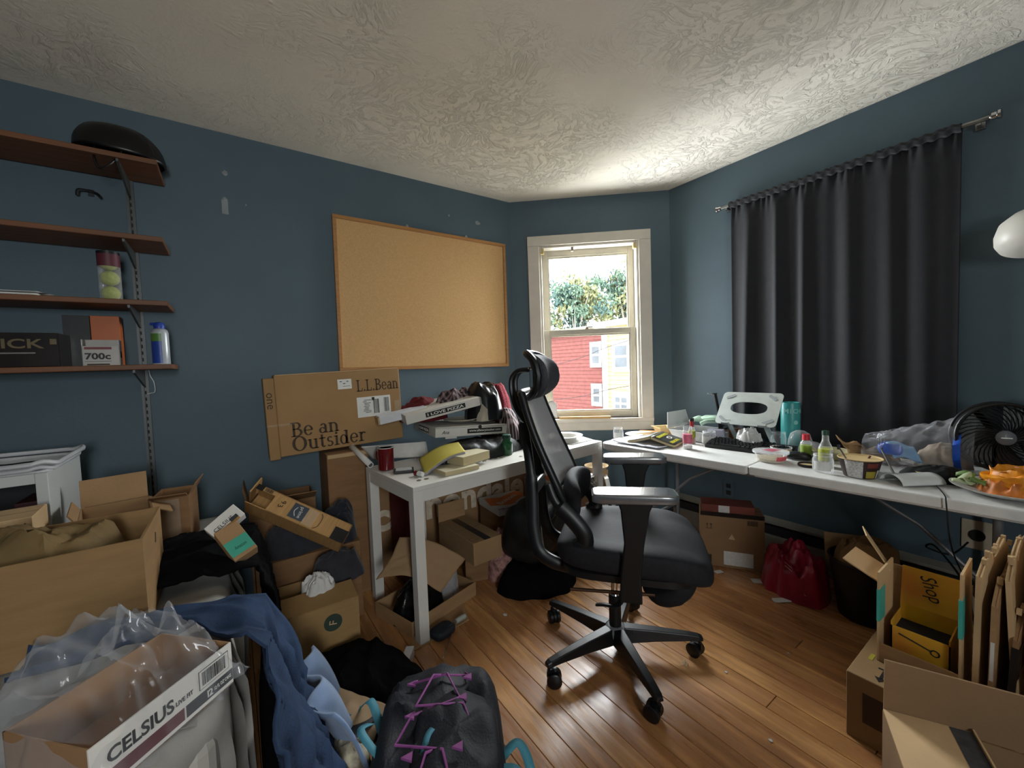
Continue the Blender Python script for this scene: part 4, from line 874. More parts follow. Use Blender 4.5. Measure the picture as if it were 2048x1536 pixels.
# ================================================================ ON THE WALL SHELVES
s1, s2, s3, s4 = [z+.0225 for z in SH]; ysf = YL-.14
q = ony(242, 300, ysf)
hl_ = thing('bike_helmet', 'black bicycle helmet on the top wall shelf', 'helmet', T(q.x, ysf, s1) @ rotm(0, 0, -8))
hm = mat('helmet_black', '0b0b0c', .35, var=.3)
def hp(u, v):
    a = 6.2832*u; c = max(0.0, math.cos(1.5708*v)); x = .150*math.cos(a)*c**.85; y = .105*math.sin(a)*c**.85
    return V((x-.012*v, y, .018+.135*math.sin(1.5708*v)**.95+(.022 if math.cos(a) < 0 else .0)*(-math.cos(a))*(1-v)-.008*max(0, math.cos(a))*(1-v)))
MB().grid(hp, 48, 20, wrap=True).build('shell', hm, hl_, smooth=True, thick=.012)
for k in (-2, -1, 0, 1, 2):
    P = []
    for i in range(19):
        t = i/9-1; uu = (k*.045) if t > 0 else (.5-k*.045); P.append(hp(uu, max(.06, 1-abs(t)*.9))+V((0, 0, .004)))
    MB().tube(P, .006, 6).build('vent_rib', mat('helmet_grey', '1d1d20', .4), hl_, smooth=True)
MB().tube(spl([(-.06, -.085, .03), (-.055, -.115, -.03), (-.04, -.12, -.075), (-.0, -.115, -.045), (.03, -.085, .03)]), .004, 6).build('chin_strap', black_plastic, hl_, smooth=True)
# empty hook on the wall
q = ony(183, 392, YL); hk = thing('coat_hook', 'dark double coat hook on the wall below the top shelf', 'hook', T(q.x, YL, q.z)); MB().tube(spl([(-.04, -.03, -.015), (-.035, -.03, .01), (-.005, -.008, .018), (.02, -.01, .01), (.035, -.03, -.01)]), .006, 8).build('hook_arm', mat('dark_iron', '14151a', .5), hk, smooth=True); MB().box((0, -.003, .012), (.02, .006, .03)).build('mount', mat('dark_iron', '14151a'), hk)
# tennis ball can
tb = thing('ball_can', 'clear can holding tennis balls on the third wall shelf', 'ball can', T(ony(220, 560, ysf-.03).x, ysf-.03, s3))
MB().lathe([(.037, 0), (.037, .20), (.034, .205)], 24, caps=False).build('can_wall', film('can_plastic', (.8, .8, .8), .10, .05, .5), tb, smooth=True)
MB().lathe([(.038, .2), (.038, .212), (.0, .213)], 24).build('lid', mat('dark_lid', '1b1b1e', .4), tb, smooth=True)
MB().lathe([(.0375, .148), (.0375, .2)], 24, caps=False).build('red_label', mat('dim_red_label', '5a2630', .5), tb, smooth=True)
ball_m = mat('tennis_ball_felt', '9aa34a', .95, var=.15, scale=90, bump=.3, bscale=200); 
for k in range(3): tag(MB().sphere((0, 0, 0), .0325, 20, 12).build('tennis_ball', ball_m, smooth=True, M=T(tb.location.x, tb.location.y, s3+.0335+k*.066)), ['lowest', 'middle', 'topmost'][k]+' yellow-green tennis ball inside the clear can', 'ball', 'tennis balls in the can')
# papers lying on the third shelf
pp = thing('paper_stack', 'flat stack of papers with a curled corner on the third wall shelf', 'papers', T(ony(60, 585, ysf).x-.16, ysf-.02, s3)); 
for k in range(4): sheet(lambda u, v, k=k: V(((u-.5)*.42, (v-.5)*.20, .002+.004*k+(.035*max(0, u-.72)*3*max(0, v*.6) if k == 3 else 0))), 14, 6, 'sheet_of_paper', white_paper if k != 2 else mat('grey_folder', '55524e', .7), pp, .001)
# boxes on the lowest shelf
q = ony(140, 735, ysf-.06)
gb = thing('game_box', 'dark glossy printed box with yellow lettering on the lowest shelf', 'box', T(ony(134, 700, ysf-.05).x-.30, ysf-.03, s4)); 
MB().bb((0, -.07, 0), (.29, .07, .135)).build('carton', mat('dark_print', '1a1110', .25, var=.6, scale=12, coat=.5), gb, bevel=.002)
yl = mat('ochre_print', '5e5030', .5)
text('TRICK', yl, gb, frame((.15, -.0708, .092), (1, 0, 0), (0, 0, 1)), w=.20, h=.038, bold=.02); decal('tag_line', mat('grey_print', '6d6a68', .5), gb, frame((.14, -.0708, .055), (1, 0, 0), (0, 0, 1)), .17, .006); decal('corner_print', yl, gb, frame((.275, -.0708, .10), (1, 0, 0), (0, 0, 1)), .018, .022)
xa = ony(163, 700, ysf-.06).x; xb = ony(238, 700, ysf-.06).x
ib = thing('tube_box', 'open white inner tube box reading 700c on the lowest shelf', 'box', T((xa+xb)/2, ysf-.03, s4) @ rotm(0, 0, 3)); iw, idp, ih = xb-xa, .075, .115
mb = MB(); mb.bb((-iw/2, -idp/2, 0), (iw/2, -idp/2+.002, ih*.73)); mb.bb((-iw/2, idp/2-.002, 0), (iw/2, idp/2, ih)); mb.bb((-iw/2, -idp/2, 0), (-iw/2+.002, idp/2, ih*.97)); mb.bb((iw/2-.002, -idp/2, 0), (iw/2, idp/2, ih*.97)); mb.bb((-iw/2, -idp/2, 0), (iw/2, idp/2, .002)); mb.build('carton', mat('off_white_card', 'a8a5a0', .6), ib)
Fm = frame((0, -idp/2-.0008, ih*.37), (1, 0, 0), (0, 0, 1)); text('700c', ink, ib, Fm @ T(-.01, -.002, 0), w=iw*.68, h=.028, bold=.03); decal('red_banner', mat('red_banner', '6b2f33', .6), ib, Fm @ T(-.008, .032, 0), iw*.72, .010); decal('small_print', mat('grey_print', '6d6a68'), ib, Fm @ T(-.01, -.024, 0), iw*.7, .003); decal('base_print', brownink, ib, Fm @ T(-.01, -.037, 0), iw*.6, .006)
text('700', ink, ib, frame((iw/2+.0008, 0, ih*.42), (0, 1, 0), (0, 0, 1)), w=.045, h=.03, bold=.02)
o = thing('orange_box', 'tall orange carton behind the inner tube box on the lowest shelf', 'box', T(ony(205, 660, ysf+.06).x, ysf+.075, s4)); MB().bb((-.035, -.03, 0), (.06, .03, .225)).build('carton', mat('orange_card', 'b05a26', .5, var=.08), o, bevel=.002); MB().bb((-.12, -.029, 0), (-.037, .028, .225)).build('black_side_panel', mat('dull_black_card', '121214', .5), o)
q = ony(322, 700, ysf-.03)
sp = thing('spray_can', 'blue and white duster spray can at the end of the lowest shelf', 'spray can', T(q.x, ysf-.03, s4) @ rotm(0, 0, -30))
MB().lathe([(.030, 0), (.032, .004), (.032, .145), (.028, .158), (.018, .166)], 26).build('can', mat('white_can', 'aeb4b8', .3, metal=.2), sp, smooth=True)
MB().grid(lambda u, v: V((.0325*math.cos(math.pi*(1.02+.72*u)), .0325*math.sin(math.pi*(1.02+.72*u)), .006+.10*v)), 16, 2).build('blue_label', mat('blue_label', '1f3f8f', .4), sp, smooth=True); MB().grid(lambda u, v: V((.0325*math.cos(math.pi*(1.02+.72*u)), .0325*math.sin(math.pi*(1.02+.72*u)), .106+.035*v)), 16, 2).build('green_label', mat('green_label', '4f7a35', .4), sp, smooth=True)
MB().lathe([(.02, .164), (.021, .180), (.016, .192), (.006, .195)], 18).box((-.018, 0, .187), (.035, .012, .012)).build('trigger_cap', mat('blue_cap', '233f9a', .4), sp, smooth=True)
hk = thing('wire_hook', 'bent white wire hook hanging from the lowest shelf', 'hook', T(ony(300, 770, YL-.03).x, YL-.03, s4-.022)); MB().tube(spl([(0, 0, 0), (.004, 0, -.03), (.015, 0, -.06), (.016, 0, -.105), (.0, 0, -.112), (-.012, 0, -.116)]), .0022, 6).build('wire', mat('white_wire', 'b8bab8', .4), hk, smooth=True)
# ================================================================ ABOVE, ON AND UNDER THE DESK
# brown box standing behind the desk, carrying the long mailing box
bb = carton('cardboard_box', 'tall shut brown box behind the desk under the long mailing box', .22, .24, .825, T(.51, 2.485, 0), card_d, closed=True)
decal('pale_top_edge', card_l, bb, frame((0, -.1208, .81), (1, 0, 0), (0, 0, 1)), .21, .02)  # pale strip across the top of the front face
# long mailing box lettered L.L.Bean / Be an Outsider
ln, LH, LD, FW = .715, .43, .13, .05
lb = thing('mailing_box', 'long brown mailing box lettered L.L.Bean and Be an Outsider', 'box', T(.141, 2.43, .834) @ rotm(0, -1.5, 0))
llm = mat('mailing_cardboard', '9c7a50', .78, var=.06, scale=4, bump=.06, bscale=90)
MB().bb((FW, 0, 0), (ln, LD, LH)).build('body', llm, lb, bevel=.003, seg=1)
ef = MB().bb((0, .004, -.012), (FW, LD*.85, LH-.012)).build('end_flap', llm, lb, bevel=.003, seg=1)
MB().bb((FW+.005, .0, LH), (ln-.005, LD, LH+.004)).build('top_flap', card_l, lb)
lf = lambda fx, fz, e=0: frame((FW+(ln-FW)*fx, -.0006-e, LH*fz), (1, 0, 0), (0, 0, 1))
serif('L.L.Bean', brownink, lb, lf(.80, .795), .245, .068)
serif('Be an', brownink, lb, lf(.265, .315), .24, .078); serif('Outsider', brownink, lb, lf(.375, .135), .385, .082)
text('one', brownink, ef, frame((.022, .0032, LH*.70), (0, 0, -1), (1, 0, 0)), w=.085, h=.026)
decal('return_label', white_paper, lb, lf(.52, .835), .075, .056)
mb = MB(); [mb.box((-.02+.018*k, .015-.012*(k % 2), .0006), (.012, .004, .0004)) for k in range(3)]; mb.box((.01, -.012, .0006), (.04, .002, .0004)); mb.build('label_print', ink, lb, M=lf(.52, .835))
decal('shipping_label', white_paper, lb, lf(.755, .50), .195, .118)
barcode(ink, lb, lf(.775, .50, .0006), .035, .085, 7, n=10); barcode(ink, lb, lf(.865, .51, .0006), .03, .085, 8, n=9)
mb = MB(); rn = random.Random(2)
for k in range(9): mb.box((-.055+rn.uniform(0, .02), .04-.009*k, .0008), (rn.uniform(.02, .045), .003, .0004))
mb.box((-.004, .045, .0008), (.016, .018, .0004)); mb.build('label_print', ink, lb, M=lf(.755, .50))
decal('clear_patch', clear_tape, lb, lf(.965, .46), .035, .075); MB().bb((-.002, -.0012, .165), (.13, -.0004, .175)).build('packing_tape', clear_tape, lb)

# ---- paper roll and unrolled plan sheets
A, Bp = onz(703, 893, .845), onz(742, 931, .757)
sheetm = mat('plan_paper', 'cfccc6', .75, var=.05, scale=30)
rl = thing('paper_roll', 'rolled white plan sheets hanging over the left end of the desk', 'paper', T(*Bp)); d = A-Bp
MB().tube([V((0, 0, 0)), d], .016, 18, caps=False).build('rolled_sheet', sheetm, rl, smooth=True, thick=.001); MB().tube([d*.002, d*.99], .010, 14, caps=False).build('inner_turn', mat('grey_inner', '6b6a69', .8), rl, smooth=True)
b0, b1, t0, t1 = onz(746, 921, .745), onz(858, 914, .745), ony(722, 895, 2.30), ony(852, 884, 2.30)
tag(sheet(lambda u, v: (b0*(1-u)+b1*u)*(1-v)+(t0*(1-u)+t1*u)*v+V((0, 0, .012*math.sin(math.pi*u)*math.sin(math.pi*v)+.004)), 20, 14, 'plan_sheet', sheetm, None, .0015), 'unrolled white plan sheet behind the red mug', 'paper')
# ---- mug
q = onz(773, 939, DZ); red_g = mat('red_glaze', '5e1218', .18, var=.08, coat=.4)
mug = thing('mug', 'dark red mug with a white inside on the desk', 'mug', T(q.x, q.y, DZ+.001))
MB().lathe([(.0, 0), (.036, 0), (.041, .004), (.042, .118)], 30).build('cup', red_g, mug, smooth=True); MB().lathe([(.042, .118), (.0415, .1205), (.0385, .1205), (.038, .112), (.036, .02), (0, .018)], 30).build('inner_glaze', white_plastic, mug, smooth=True)
MB().tube(spl([(.0, .040, .095), (.0, .066, .09), (.0, .07, .055), (.0, .042, .03)]), .006, 8, M=rotm(0, 0, 25)).build('handle', red_g, mug, smooth=True)
# ---- wallet, tube, coins
q = onz(808, 944, DZ); wl = thing('wallet', 'black leather wallet with a clear window beside the red mug', 'wallet', T(q.x, q.y, DZ+.001) @ rotm(0, 0, -20)); MB().bb((-.05, -.035, 0), (.05, .035, .014)).build('outer_leather', mat('black_leather', '17161a', .4, bump=.2, bscale=200), wl, bevel=.003); MB().bb((-.04, -.028, .0142), (.04, .026, .0165)).build('id_window', film('id_film', (.7, .7, .7), .4, .15, .7), wl); MB().tube([(-.052+.006*math.cos(a), .02+.006*math.sin(a), .012) for a in [k*.7 for k in range(9)]], .001, 5, closed=True).build('key_ring', steel, wl)
q = onz(840, 953, DZ); rt = thing('lip_balm', 'short white tube with a dark red cap on the desk', 'tube', T(q.x, q.y, DZ+.013) @ rotm(90, 0, 20)); MB().lathe([(.0, -.032), (.012, -.032), (.012, .02)], 16).build('barrel', white_plastic, rt, smooth=True); MB().lathe([(.0128, -.034), (.0128, -.012), (.0, -.036)][:2], 16).build('cap', mat('dark_red_plastic', '6a1f24', .35), rt, smooth=True)
coin_m = mat('dull_coin', '8d8470', .4, metal=.8)
for k, (px, py, l) in enumerate(((838, 961, 'coin beside the dark red cap on the desk corner'), (853, 958, 'coin nearest the yellow notepad on the desk'), (1042, 913, 'coin lying alone in front of the green jar'))):
    q = onz(px, py, DZ); tag(MB().lathe([(0, 0), (.0105, 0), (.0115, .0004), (.0115, .0014), (.0105, .0018), (0, .0018)], 20).build('coin', coin_m, M=T(q.x, q.y, DZ+.0005)), l, 'coin', 'coins on the desk')
rn = random.Random(3)
for k in range(7):
    q = onz(958+11*k, 925-2.6*k+rn.uniform(-3, 3), DZ); tag(MB().lathe([(0, 0), (.0095, 0), (.0095, .0018), (0, .0018)], 16).build('coin', mat('bright_coin', 'a8a59c', .35, metal=.8), M=T(q.x, q.y, DZ+.0005+.002*(k % 2))), 'small silver coin in the scatter before the black bag', 'coin', 'silver coins scattered before the black bag')
# ---- yellow notepad, paperbacks
c00, c10, c01, c11 = onz(846, 953, DZ+.004), onz(872, 950, DZ+.004), onz(838, 919, DZ+.035), onz(926, 889, DZ+.085)
def pad(u, v, dz=0):
    lo = onz(850, 951, DZ+.003)*(1-v)+onz(931, 906, DZ+.075)*v; hi = onz(838, 921, DZ+.04)*(1-v)+onz(917, 887, DZ+.10)*v
    p = lo*(1-u)+hi*u; return V((p.x, p.y, p.z+.020*math.sin(math.pi*v)*1.0+dz))
np_ = thing('notepad', 'yellow legal notepad curling over the paperbacks on the desk', 'notepad', T(.85, 1.97, DZ))
sheet(lambda u, v: pad(u, v, .008)-V((.85, 1.97, DZ)), 10, 24, 'top_page', mat('legal_yellow', 'b3a545', .7, var=.05), np_, .001); sheet(lambda u, v: pad(u, v)-V((.85, 1.97, DZ)), 10, 24, 'page_block', mat('grey_pages', '8d8a92', .8, var=.1, scale=60), np_, .013)
def book(label, q, w, d, h, rot, cov, pages, z=DZ, cat='book', curl=0):
    b = thing('paperback_book', label, cat, T(q.x, q.y, z+.001) @ rotm(0, 0, rot)); MB().bb((-w/2, -d/2, .002), (w/2-.002, d/2, h-.002)).build('pages', pages, b); MB().bb((-w/2-.001, -d/2-.001, h-.002), (w/2, d/2+.001, h)).build('cover', cov, b); MB().bb((-w/2-.001, -d/2-.001, 0), (w/2, d/2+.001, .002)).build('back_cover', cov, b); MB().bb((w/2-.002, -d/2-.001, .002), (w/2, d/2+.001, h-.002)).build('spine', cov, b); return b
pg = mat('aged_pages', 'b8a983', .85, var=.06, scale=80, stretch=(1, 1, 20)); cv = mat('cream_cover', 'c6bd9f', .5, var=.05)
q = onz(925, 944, DZ); book('thin cream paperback at the bottom of the pair on the desk edge', V((q.x-.01, q.y+.05, 0)), .20, .13, .022, 4, cv, pg)
q = onz(940, 926, DZ+.024); book('thick cream paperback lying on the thinner one on the desk', V((q.x+.02, q.y+.05, 0)), .20, .125, .045, 16, cv, pg, DZ+.024)
# ---- black bag, clothes, pizza boxes
blk_nyl = mat('black_nylon', '0f0f12', .5, var=.3, scale=30, bump=.25, bscale=60)
heap('duffel_bag', 'black nylon bag squashed beneath the pizza box on the desk', 'bag', (1.19, 2.10, DZ+.001), .29, .14, .085, 71, blk_nyl, rot=6, folds=.014, freq=12, pw=4)
pz_m = mat('white_pizza_card', 'c4c1ba', .6, var=.04, scale=12); pz_in = mat('brown_pizza_card', '9b7b55', .8)
def pizza(name, label, M, w, d, h, front, side=None):
    b = thing('pizza_box', label, 'pizza box', M); mb = MB().bb((0, 0, 0), (w, d, h)); mb.build('carton', pz_m, b, bevel=.002, seg=1)
    MB().bb((.003, -.0016, h-.006), (w-.003, -.0004, h-.0045)).build('lid_seam', mat('seam_grey', '56534e', .8), b); 
    s_, cx, fw, fh = front; decal('black_band', ink, b, frame((cx, -.0006, h*.48), (1, 0, 0), (0, 0, 1)), fw, fh); text(s_, white_paper, b, frame((cx, -.0014, h*.48), (1, 0, 0), (0, 0, 1)), w=fw*.9, h=fh*.62, bold=.008)
    if side: decal('black_band', ink, b, frame((-.0006, d*.52, h*.48), (0, -1, 0), (0, 0, 1)), side[1], side[2]); text(side[0], white_paper, b, frame((-.0014, d*.52, h*.48), (0, -1, 0), (0, 0, 1)), w=side[1]*.92, h=side[2]*.62, bold=.008)
    return b
pzb = pizza('', 'white pizza box with a website band lying flat on the black bag', T(.936, 2.13, .877) @ rotm(0, 3.2, -5), .485, .42, .058, ('www.allstarpizzabar.com', .315, .235, .028), ('I LOVE PIZZA', .20, .028))
MB().lathe([(.012, 0), (.012, .0008)], 18).build('vent_hole', ink, pzb, M=frame((.28, -.0009, .050), (1, 0, 0), (0, 0, 1))); MB().bb((.06, -.001, -.010), (.13, .002, 0)).build('lock_tab', pz_m, pzb)
text('Ana', ink, pzb, frame((.06, -.0008, .028), (1, 0, 0), (0, 0, 1)), w=.045, h=.02, shear=.4)
a, b_, c = ony(809, 831, 2.18), ony(957, 793, 2.12), ony(814, 850, 2.18); X = b_-a
pt = thing('pizza_box', 'tilted white pizza box reading I LOVE PIZZA under the clothes', 'pizza box', frame(c, X, a-c)); pl_, ph = X.length, .052
MB().bb((0, 0, -.36), (pl_, ph, 0)).build('carton', pz_m, pt, bevel=.002, seg=1); MB().bb((pl_, .003, -.355), (pl_+.012, ph-.003, -.002)).build('tucked_end', mat('grey_card', '8b8984', .7), pt)
decal('black_band', ink, pt, T(pl_*.52, ph*.5, .0006), pl_*.54, ph*.52); text('I LOVE PIZZA', white_paper, pt, T(pl_*.52, ph*.5, .0014), w=pl_*.49, h=ph*.30, bold=.012)
a, b_, c = ony(757, 833, 2.30), ony(852, 811, 2.27), ony(761, 850, 2.30); X = b_-a
wbx = thing('flat_carton', 'plain white flat carton sticking out left of the tilted pizza box', 'box', frame(c, X, a-c)); MB().bb((0, 0, -.10), (X.length, .046, 0)).build('carton', mat('cool_white_card', 'cdced2', .55), wbx, bevel=.002, seg=1); MB().bb((-.008, .002, -.09), (0, .04, -.004)).build('end_flap', card_l, wbx)
heap('red_cloth', 'dark red cloth squeezed between the pizza boxes', 'clothes', (.98, 2.42, .95), .16, .12, .10, 72, mat('dark_red_cloth', '5a1016', .9, var=.2), folds=.03, freq=13)
pl = thing('paper_plate', 'white paper plate on top of the flat pizza box', 'plate', T(1.17, 2.25, .935)); MB().lathe([(0, .003), (.07, .003), (.10, .016), (.115, .018), (.115, .0205), (.10, .0185), (.07, .006), (0, .006)], 36, sy=.9).build('dish', mat('plate_paper', 'c9c1b0', .7), pl, smooth=True)
heap('paper_wrapper', 'crumpled off-white food wrapper beside the paper plate', 'paper', (1.30, 2.20, .935), .085, .07, .075, 73, mat('greasy_paper', 'b7b0a0', .7, var=.1), folds=.03, freq=24, edge=.3)
plaid = mat('plaid_flannel', '3a2227', .9, var=.2, scale=20)
def plaidify(m, base, stripe, light, sc=60):
    N, L, B = nodes(m); tc = N.new('ShaderNodeTexCoord'); cols = None
    for ax, k in (('X', 0), ('Y', 1)):
        wv = N.new('ShaderNodeTexWave'); wv.bands_direction = ax; wv.inputs['Scale'].default_value = sc/6.28; wv.inputs['Distortion'].default_value = 1.5; L.new(tc.outputs['Object'], wv.inputs['Vector'])
        rp = N.new('ShaderNodeValToRGB'); e = rp.color_ramp.elements; e[0].color = (*lin(base), 1); e[1].color = (*lin(stripe), 1); e[0].position = .45; e[1].position = .6; x = e.new(.92); x.color = (*lin(light), 1); L.new(wv.outputs['Fac'], rp.inputs[0])
        if cols is None: cols = rp
        else:
            mx = N.new('ShaderNodeMix'); mx.data_type = 'RGBA'; mx.inputs[0].default_value = .5; L.new(cols.outputs[0], mx.inputs[6]); L.new(rp.outputs[0], mx.inputs[7]); L.new(mx.outputs[2], B.inputs['Base Color'])
plaidify(plaid, '1f1a1e', '5a2a33', '8d7f7f'); plaid2 = mat('pink_plaid', '6a4a4d', .9); plaidify(plaid2, '2a2326', '8a5a5e', 'b9aeb0', 80)
heap('flannel_shirt', 'dark plaid flannel shirt over the tilted pizza box', 'clothes', (1.20, 2.33, 1.005), .20, .10, .10, 74, plaid, rot=15, folds=.03, freq=12)
heap('puffer_jacket', 'shiny black jacket bunched on the pizza boxes', 'jacket', (1.335, 2.25, .94), .125, .12, .20, 75, mat('shiny_black_nylon', '121317', .32, var=.2, bump=.25, bscale=30), folds=.03, freq=11, pw=3)
knit = mat('red_knit', '8c2f3a', .95, var=.25, scale=90, bump=.6, bscale=90)
heap('knit_sweater', 'red knitted sweater behind the chair back on the desk', 'clothes', (1.495, 2.36, .80), .12, .13, .31, 76, knit, folds=.035, freq=10, pw=3)
heap('flannel_shirt', 'pinkish plaid shirt crumpled below the red knitted sweater', 'clothes', (1.45, 2.15, .80), .09, .08, .16, 77, plaid2, folds=.035, freq=13)
heap('sweatshirt', 'black clothes under the plaid shirt at the back of the desk', 'clothes', (1.55, 2.18, DZ+.001), .15, .13, .13, 78, mat('dull_black', '121214', .9), folds=.03, freq=11)
# ---- green jar, soup plate
q = onz(1020, 911, DZ); gj = thing('glass_jar', 'green glass jar with a dark green lid on the desk', 'jar', T(q.x, q.y+.03, DZ+.001))
MB().lathe([(0, 0), (.030, 0), (.032, .005), (.032, .075), (.024, .088), (.023, .10)], 26).build('glass', mat('green_glass', '3f7a52', .08, var=.05, trans=.55), gj, smooth=True); MB().lathe([(.026, .098), (.026, .12), (.022, .122), (0, .122)], 22).build('lid', mat('dark_green_lid', '1f4a3c', .4), gj, smooth=True); MB().grid(lambda u, v: V((.0325*math.cos(-.9+1.1*u), .0325*math.sin(-.9+1.1*u), .02+.045*v)), 8, 2).build('paper_label', white_paper, gj)
q = onz(1153, 884, DZ); so = thing('soup_plate', 'deep white paper plate with a wide rim at the right end of the desk', 'plate', T(q.x-.02, q.y+.10, DZ+.001)); MB().lathe([(0, 0), (.075, 0), (.095, .03), (.125, .035), (.127, .038), (.095, .034), (.074, .006), (0, .006)], 44).build('dish', mat('off_white_ceramic', 'cdcbc4', .45), so, smooth=True)
tag(sheet(lambda u, v: V((1.80+.22*u+.03*v, 1.93+.13*v+.02*u, DZ+.003+.006*math.sin(u*3)*v)), 10, 8, 'paper_sheet', white_paper, None, .001), 'loose white paper under the deep plate on the desk', 'paper')
tag(sheet(lambda u, v: onw(1092+22*u, 838-30*v-8*math.sin(u*3), -.10)+V((0, 0, .006*math.sin(v*4))), 8, 8, 'crumpled_napkin', white_paper, None, .001), 'white napkin curling up behind the chair back', 'napkin')

# ================================================================ UNDER THE DESK
cn = carton('bicycle_box', 'large flat brown carton with faded white cannondale lettering under the desk', 1.22, .10, .60, T(1.25, 2.52, 0), mat('bike_cardboard', '8d6c4a', .8, var=.08, scale=4, bump=.06, bscale=100), closed=True)
faded = mat('faded_white_print', 'c9b9a4', .8, var=.15, scale=25)
text('cannondale', faded, cn, face(cn, 'front', 1.22, .10, .60) @ T(-.03, .075, 0), w=1.14, h=.19, bold=.035)
text('QUALITY', faded, cn, face(cn, 'front', 1.22, .10, .60) @ T(.25, -.10, 0), w=.12, h=.02)
sup = carton('cardboard_box', 'narrow brown box standing under the taped open box beneath the desk', .16, .16, .20, T(1.17, 2.13, 0) @ rotm(0, 0, -20), card_d, closed=True)
p0, p1 = onz(947, 1093, .315), onz(1003, 1073, .315); ang, ln = fpt(p0, p1)
ab = carton('cardboard_box', 'taped brown shipping box with one flap up beneath the desk', ln, .40, .125, T(p0.x, p0.y, .203) @ rotm(0, 0, ang) @ T(ln/2, .20, 0), mat('cardboard_mid', '8f7350', .8, var=.08, scale=6, bump=.08, bscale=100), closed=True)
MB().bb((-ln*.1, -.2, .1262), (ln*.12, .17, .1272)).build('packing_tape', blk_tape, ab); MB().bb((-ln/2, .198, .12), (ln/2, .202, .235)).build('flap', card, ab, M=T(0, 0, 0)); MB().bb((-.026, -.013, 0), (.026, .013, .0004)).build('printed_square', brownink, ab, M=T(-ln*.32, -.15, .1262)); decal('square_field', card, ab, T(-ln*.32, -.15, .127), .046, .02)
# red and white boards leaning by the back leg
rb = thing('game_carton', 'upright red and white carton behind the front desk leg', 'box', T(.80, 2.20, 0) @ rotm(0, 0, 8)); MB().bb((0, 0, 0), (.09, .22, .56)).build('white_face', white_card, rb, bevel=.002); MB().bb((-.022, .0, .02), (-.001, .22, .54)).build('red_side', mat('dull_red_card', '5d1a1c', .6), rb)
# kraft paper sheet bent over a shallow tray of odds and ends
def kp(u, v):
    a0, a1, a2, a3 = onz(752, 1160, .27), onz(882, 1185, .20), onz(930, 1118, .30), onz(800, 1090, .40)
    p = (a0*(1-u)+a1*u)*(1-v)+(a3*(1-u)+a2*u)*v; return V((p.x, p.y, p.z+.05*math.sin(math.pi*u)*(1-v*.3)+.10*max(0, v-.6)*(1-u)+.008*noise.noise(V((u*5, v*5, 3)))))
tag(sheet(kp, 30, 24, 'kraft_sheet', mat('kraft_board', '8f7252', .8, var=.08, scale=8, bump=.1, bscale=60), None, .003), 'bent sheet of brown kraft board under the desk', 'cardboard')
tr2 = carton('shallow_tray', 'shallow brown cardboard tray on the floor behind the front desk leg', .44, .30, .075, T(.80, 2.02, 0) @ rotm(0, 0, 17), card, cat='tray')
heap('plastic_bag', 'black plastic bag crumpled in the shallow cardboard tray', 'bag', (.74, 2.00, .006), .15, .09, .14, 81, mat('black_poly', '0c0d0e', .25, var=.3, bump=.3, bscale=40), rot=15, folds=.03, freq=14)
heap('bubble_wrap', 'clear plastic wrap bunched at the end of the shallow tray', 'plastic wrap', (.93, 2.06, .006), .07, .07, .14, 82, film('bubble_film', (.7, .7, .72), .25, .1, .7), folds=.03, freq=22)
tag(MB().prism([(-.22, -.09), (.10, -.13), (.2, .02), (-.05, .12)], 0, .004).build('cardboard_scrap', card, M=T(.78, 1.865, .001) @ rotm(0, 0, 15)), 'torn piece of cardboard on the floor beside the front desk leg', 'cardboard')
# thin metal probe with pale handle
pA, pB = onz(886, 1318, .004), onz(912, 1243, .03)
tl = thing('screwdriver', 'thin twisted metal probe with a pale grip on the floor by the desk leg', 'tool', T(*pA)); d = pB-pA
MB().tube([d*0, d*.5, d*1.0], [.0018, .0025, .003], 8).build('shaft', chrome, tl, smooth=True); MB().tube([d*1.0, d*1.0+V((.03, .005, .002)), d*1.0+V((.055, .012, 0))], [.012, .013, .012], 10).build('grip', mat('pale_grip', '9fa39b', .5), tl, smooth=True); MB().tube([d*.97+V((0.008*math.cos(a), 0.004, .008*math.sin(a))) for a in [k*.785 for k in range(8)]], .002, 6, closed=True).build('wire_loop', chrome, tl, smooth=True)
q = onz(885, 1262, .02); pch = thing('cable_pouch', 'dark blue cable pouch on the floor beneath the cardboard tray', 'pouch', T(q.x, q.y, 0) @ rotm(0, 0, 15)); sq(MB(), (0, 0, .022), (.06, .045, .022), .6, .6, 28, 12).build('fabric_body', mat('slate_fabric', '20242c', .7, var=.2), pch, smooth=True); MB().tube([(-.045, -.03, .038), (.045, -.02, .042)], .0025, 6).build('zip', steel, pch)
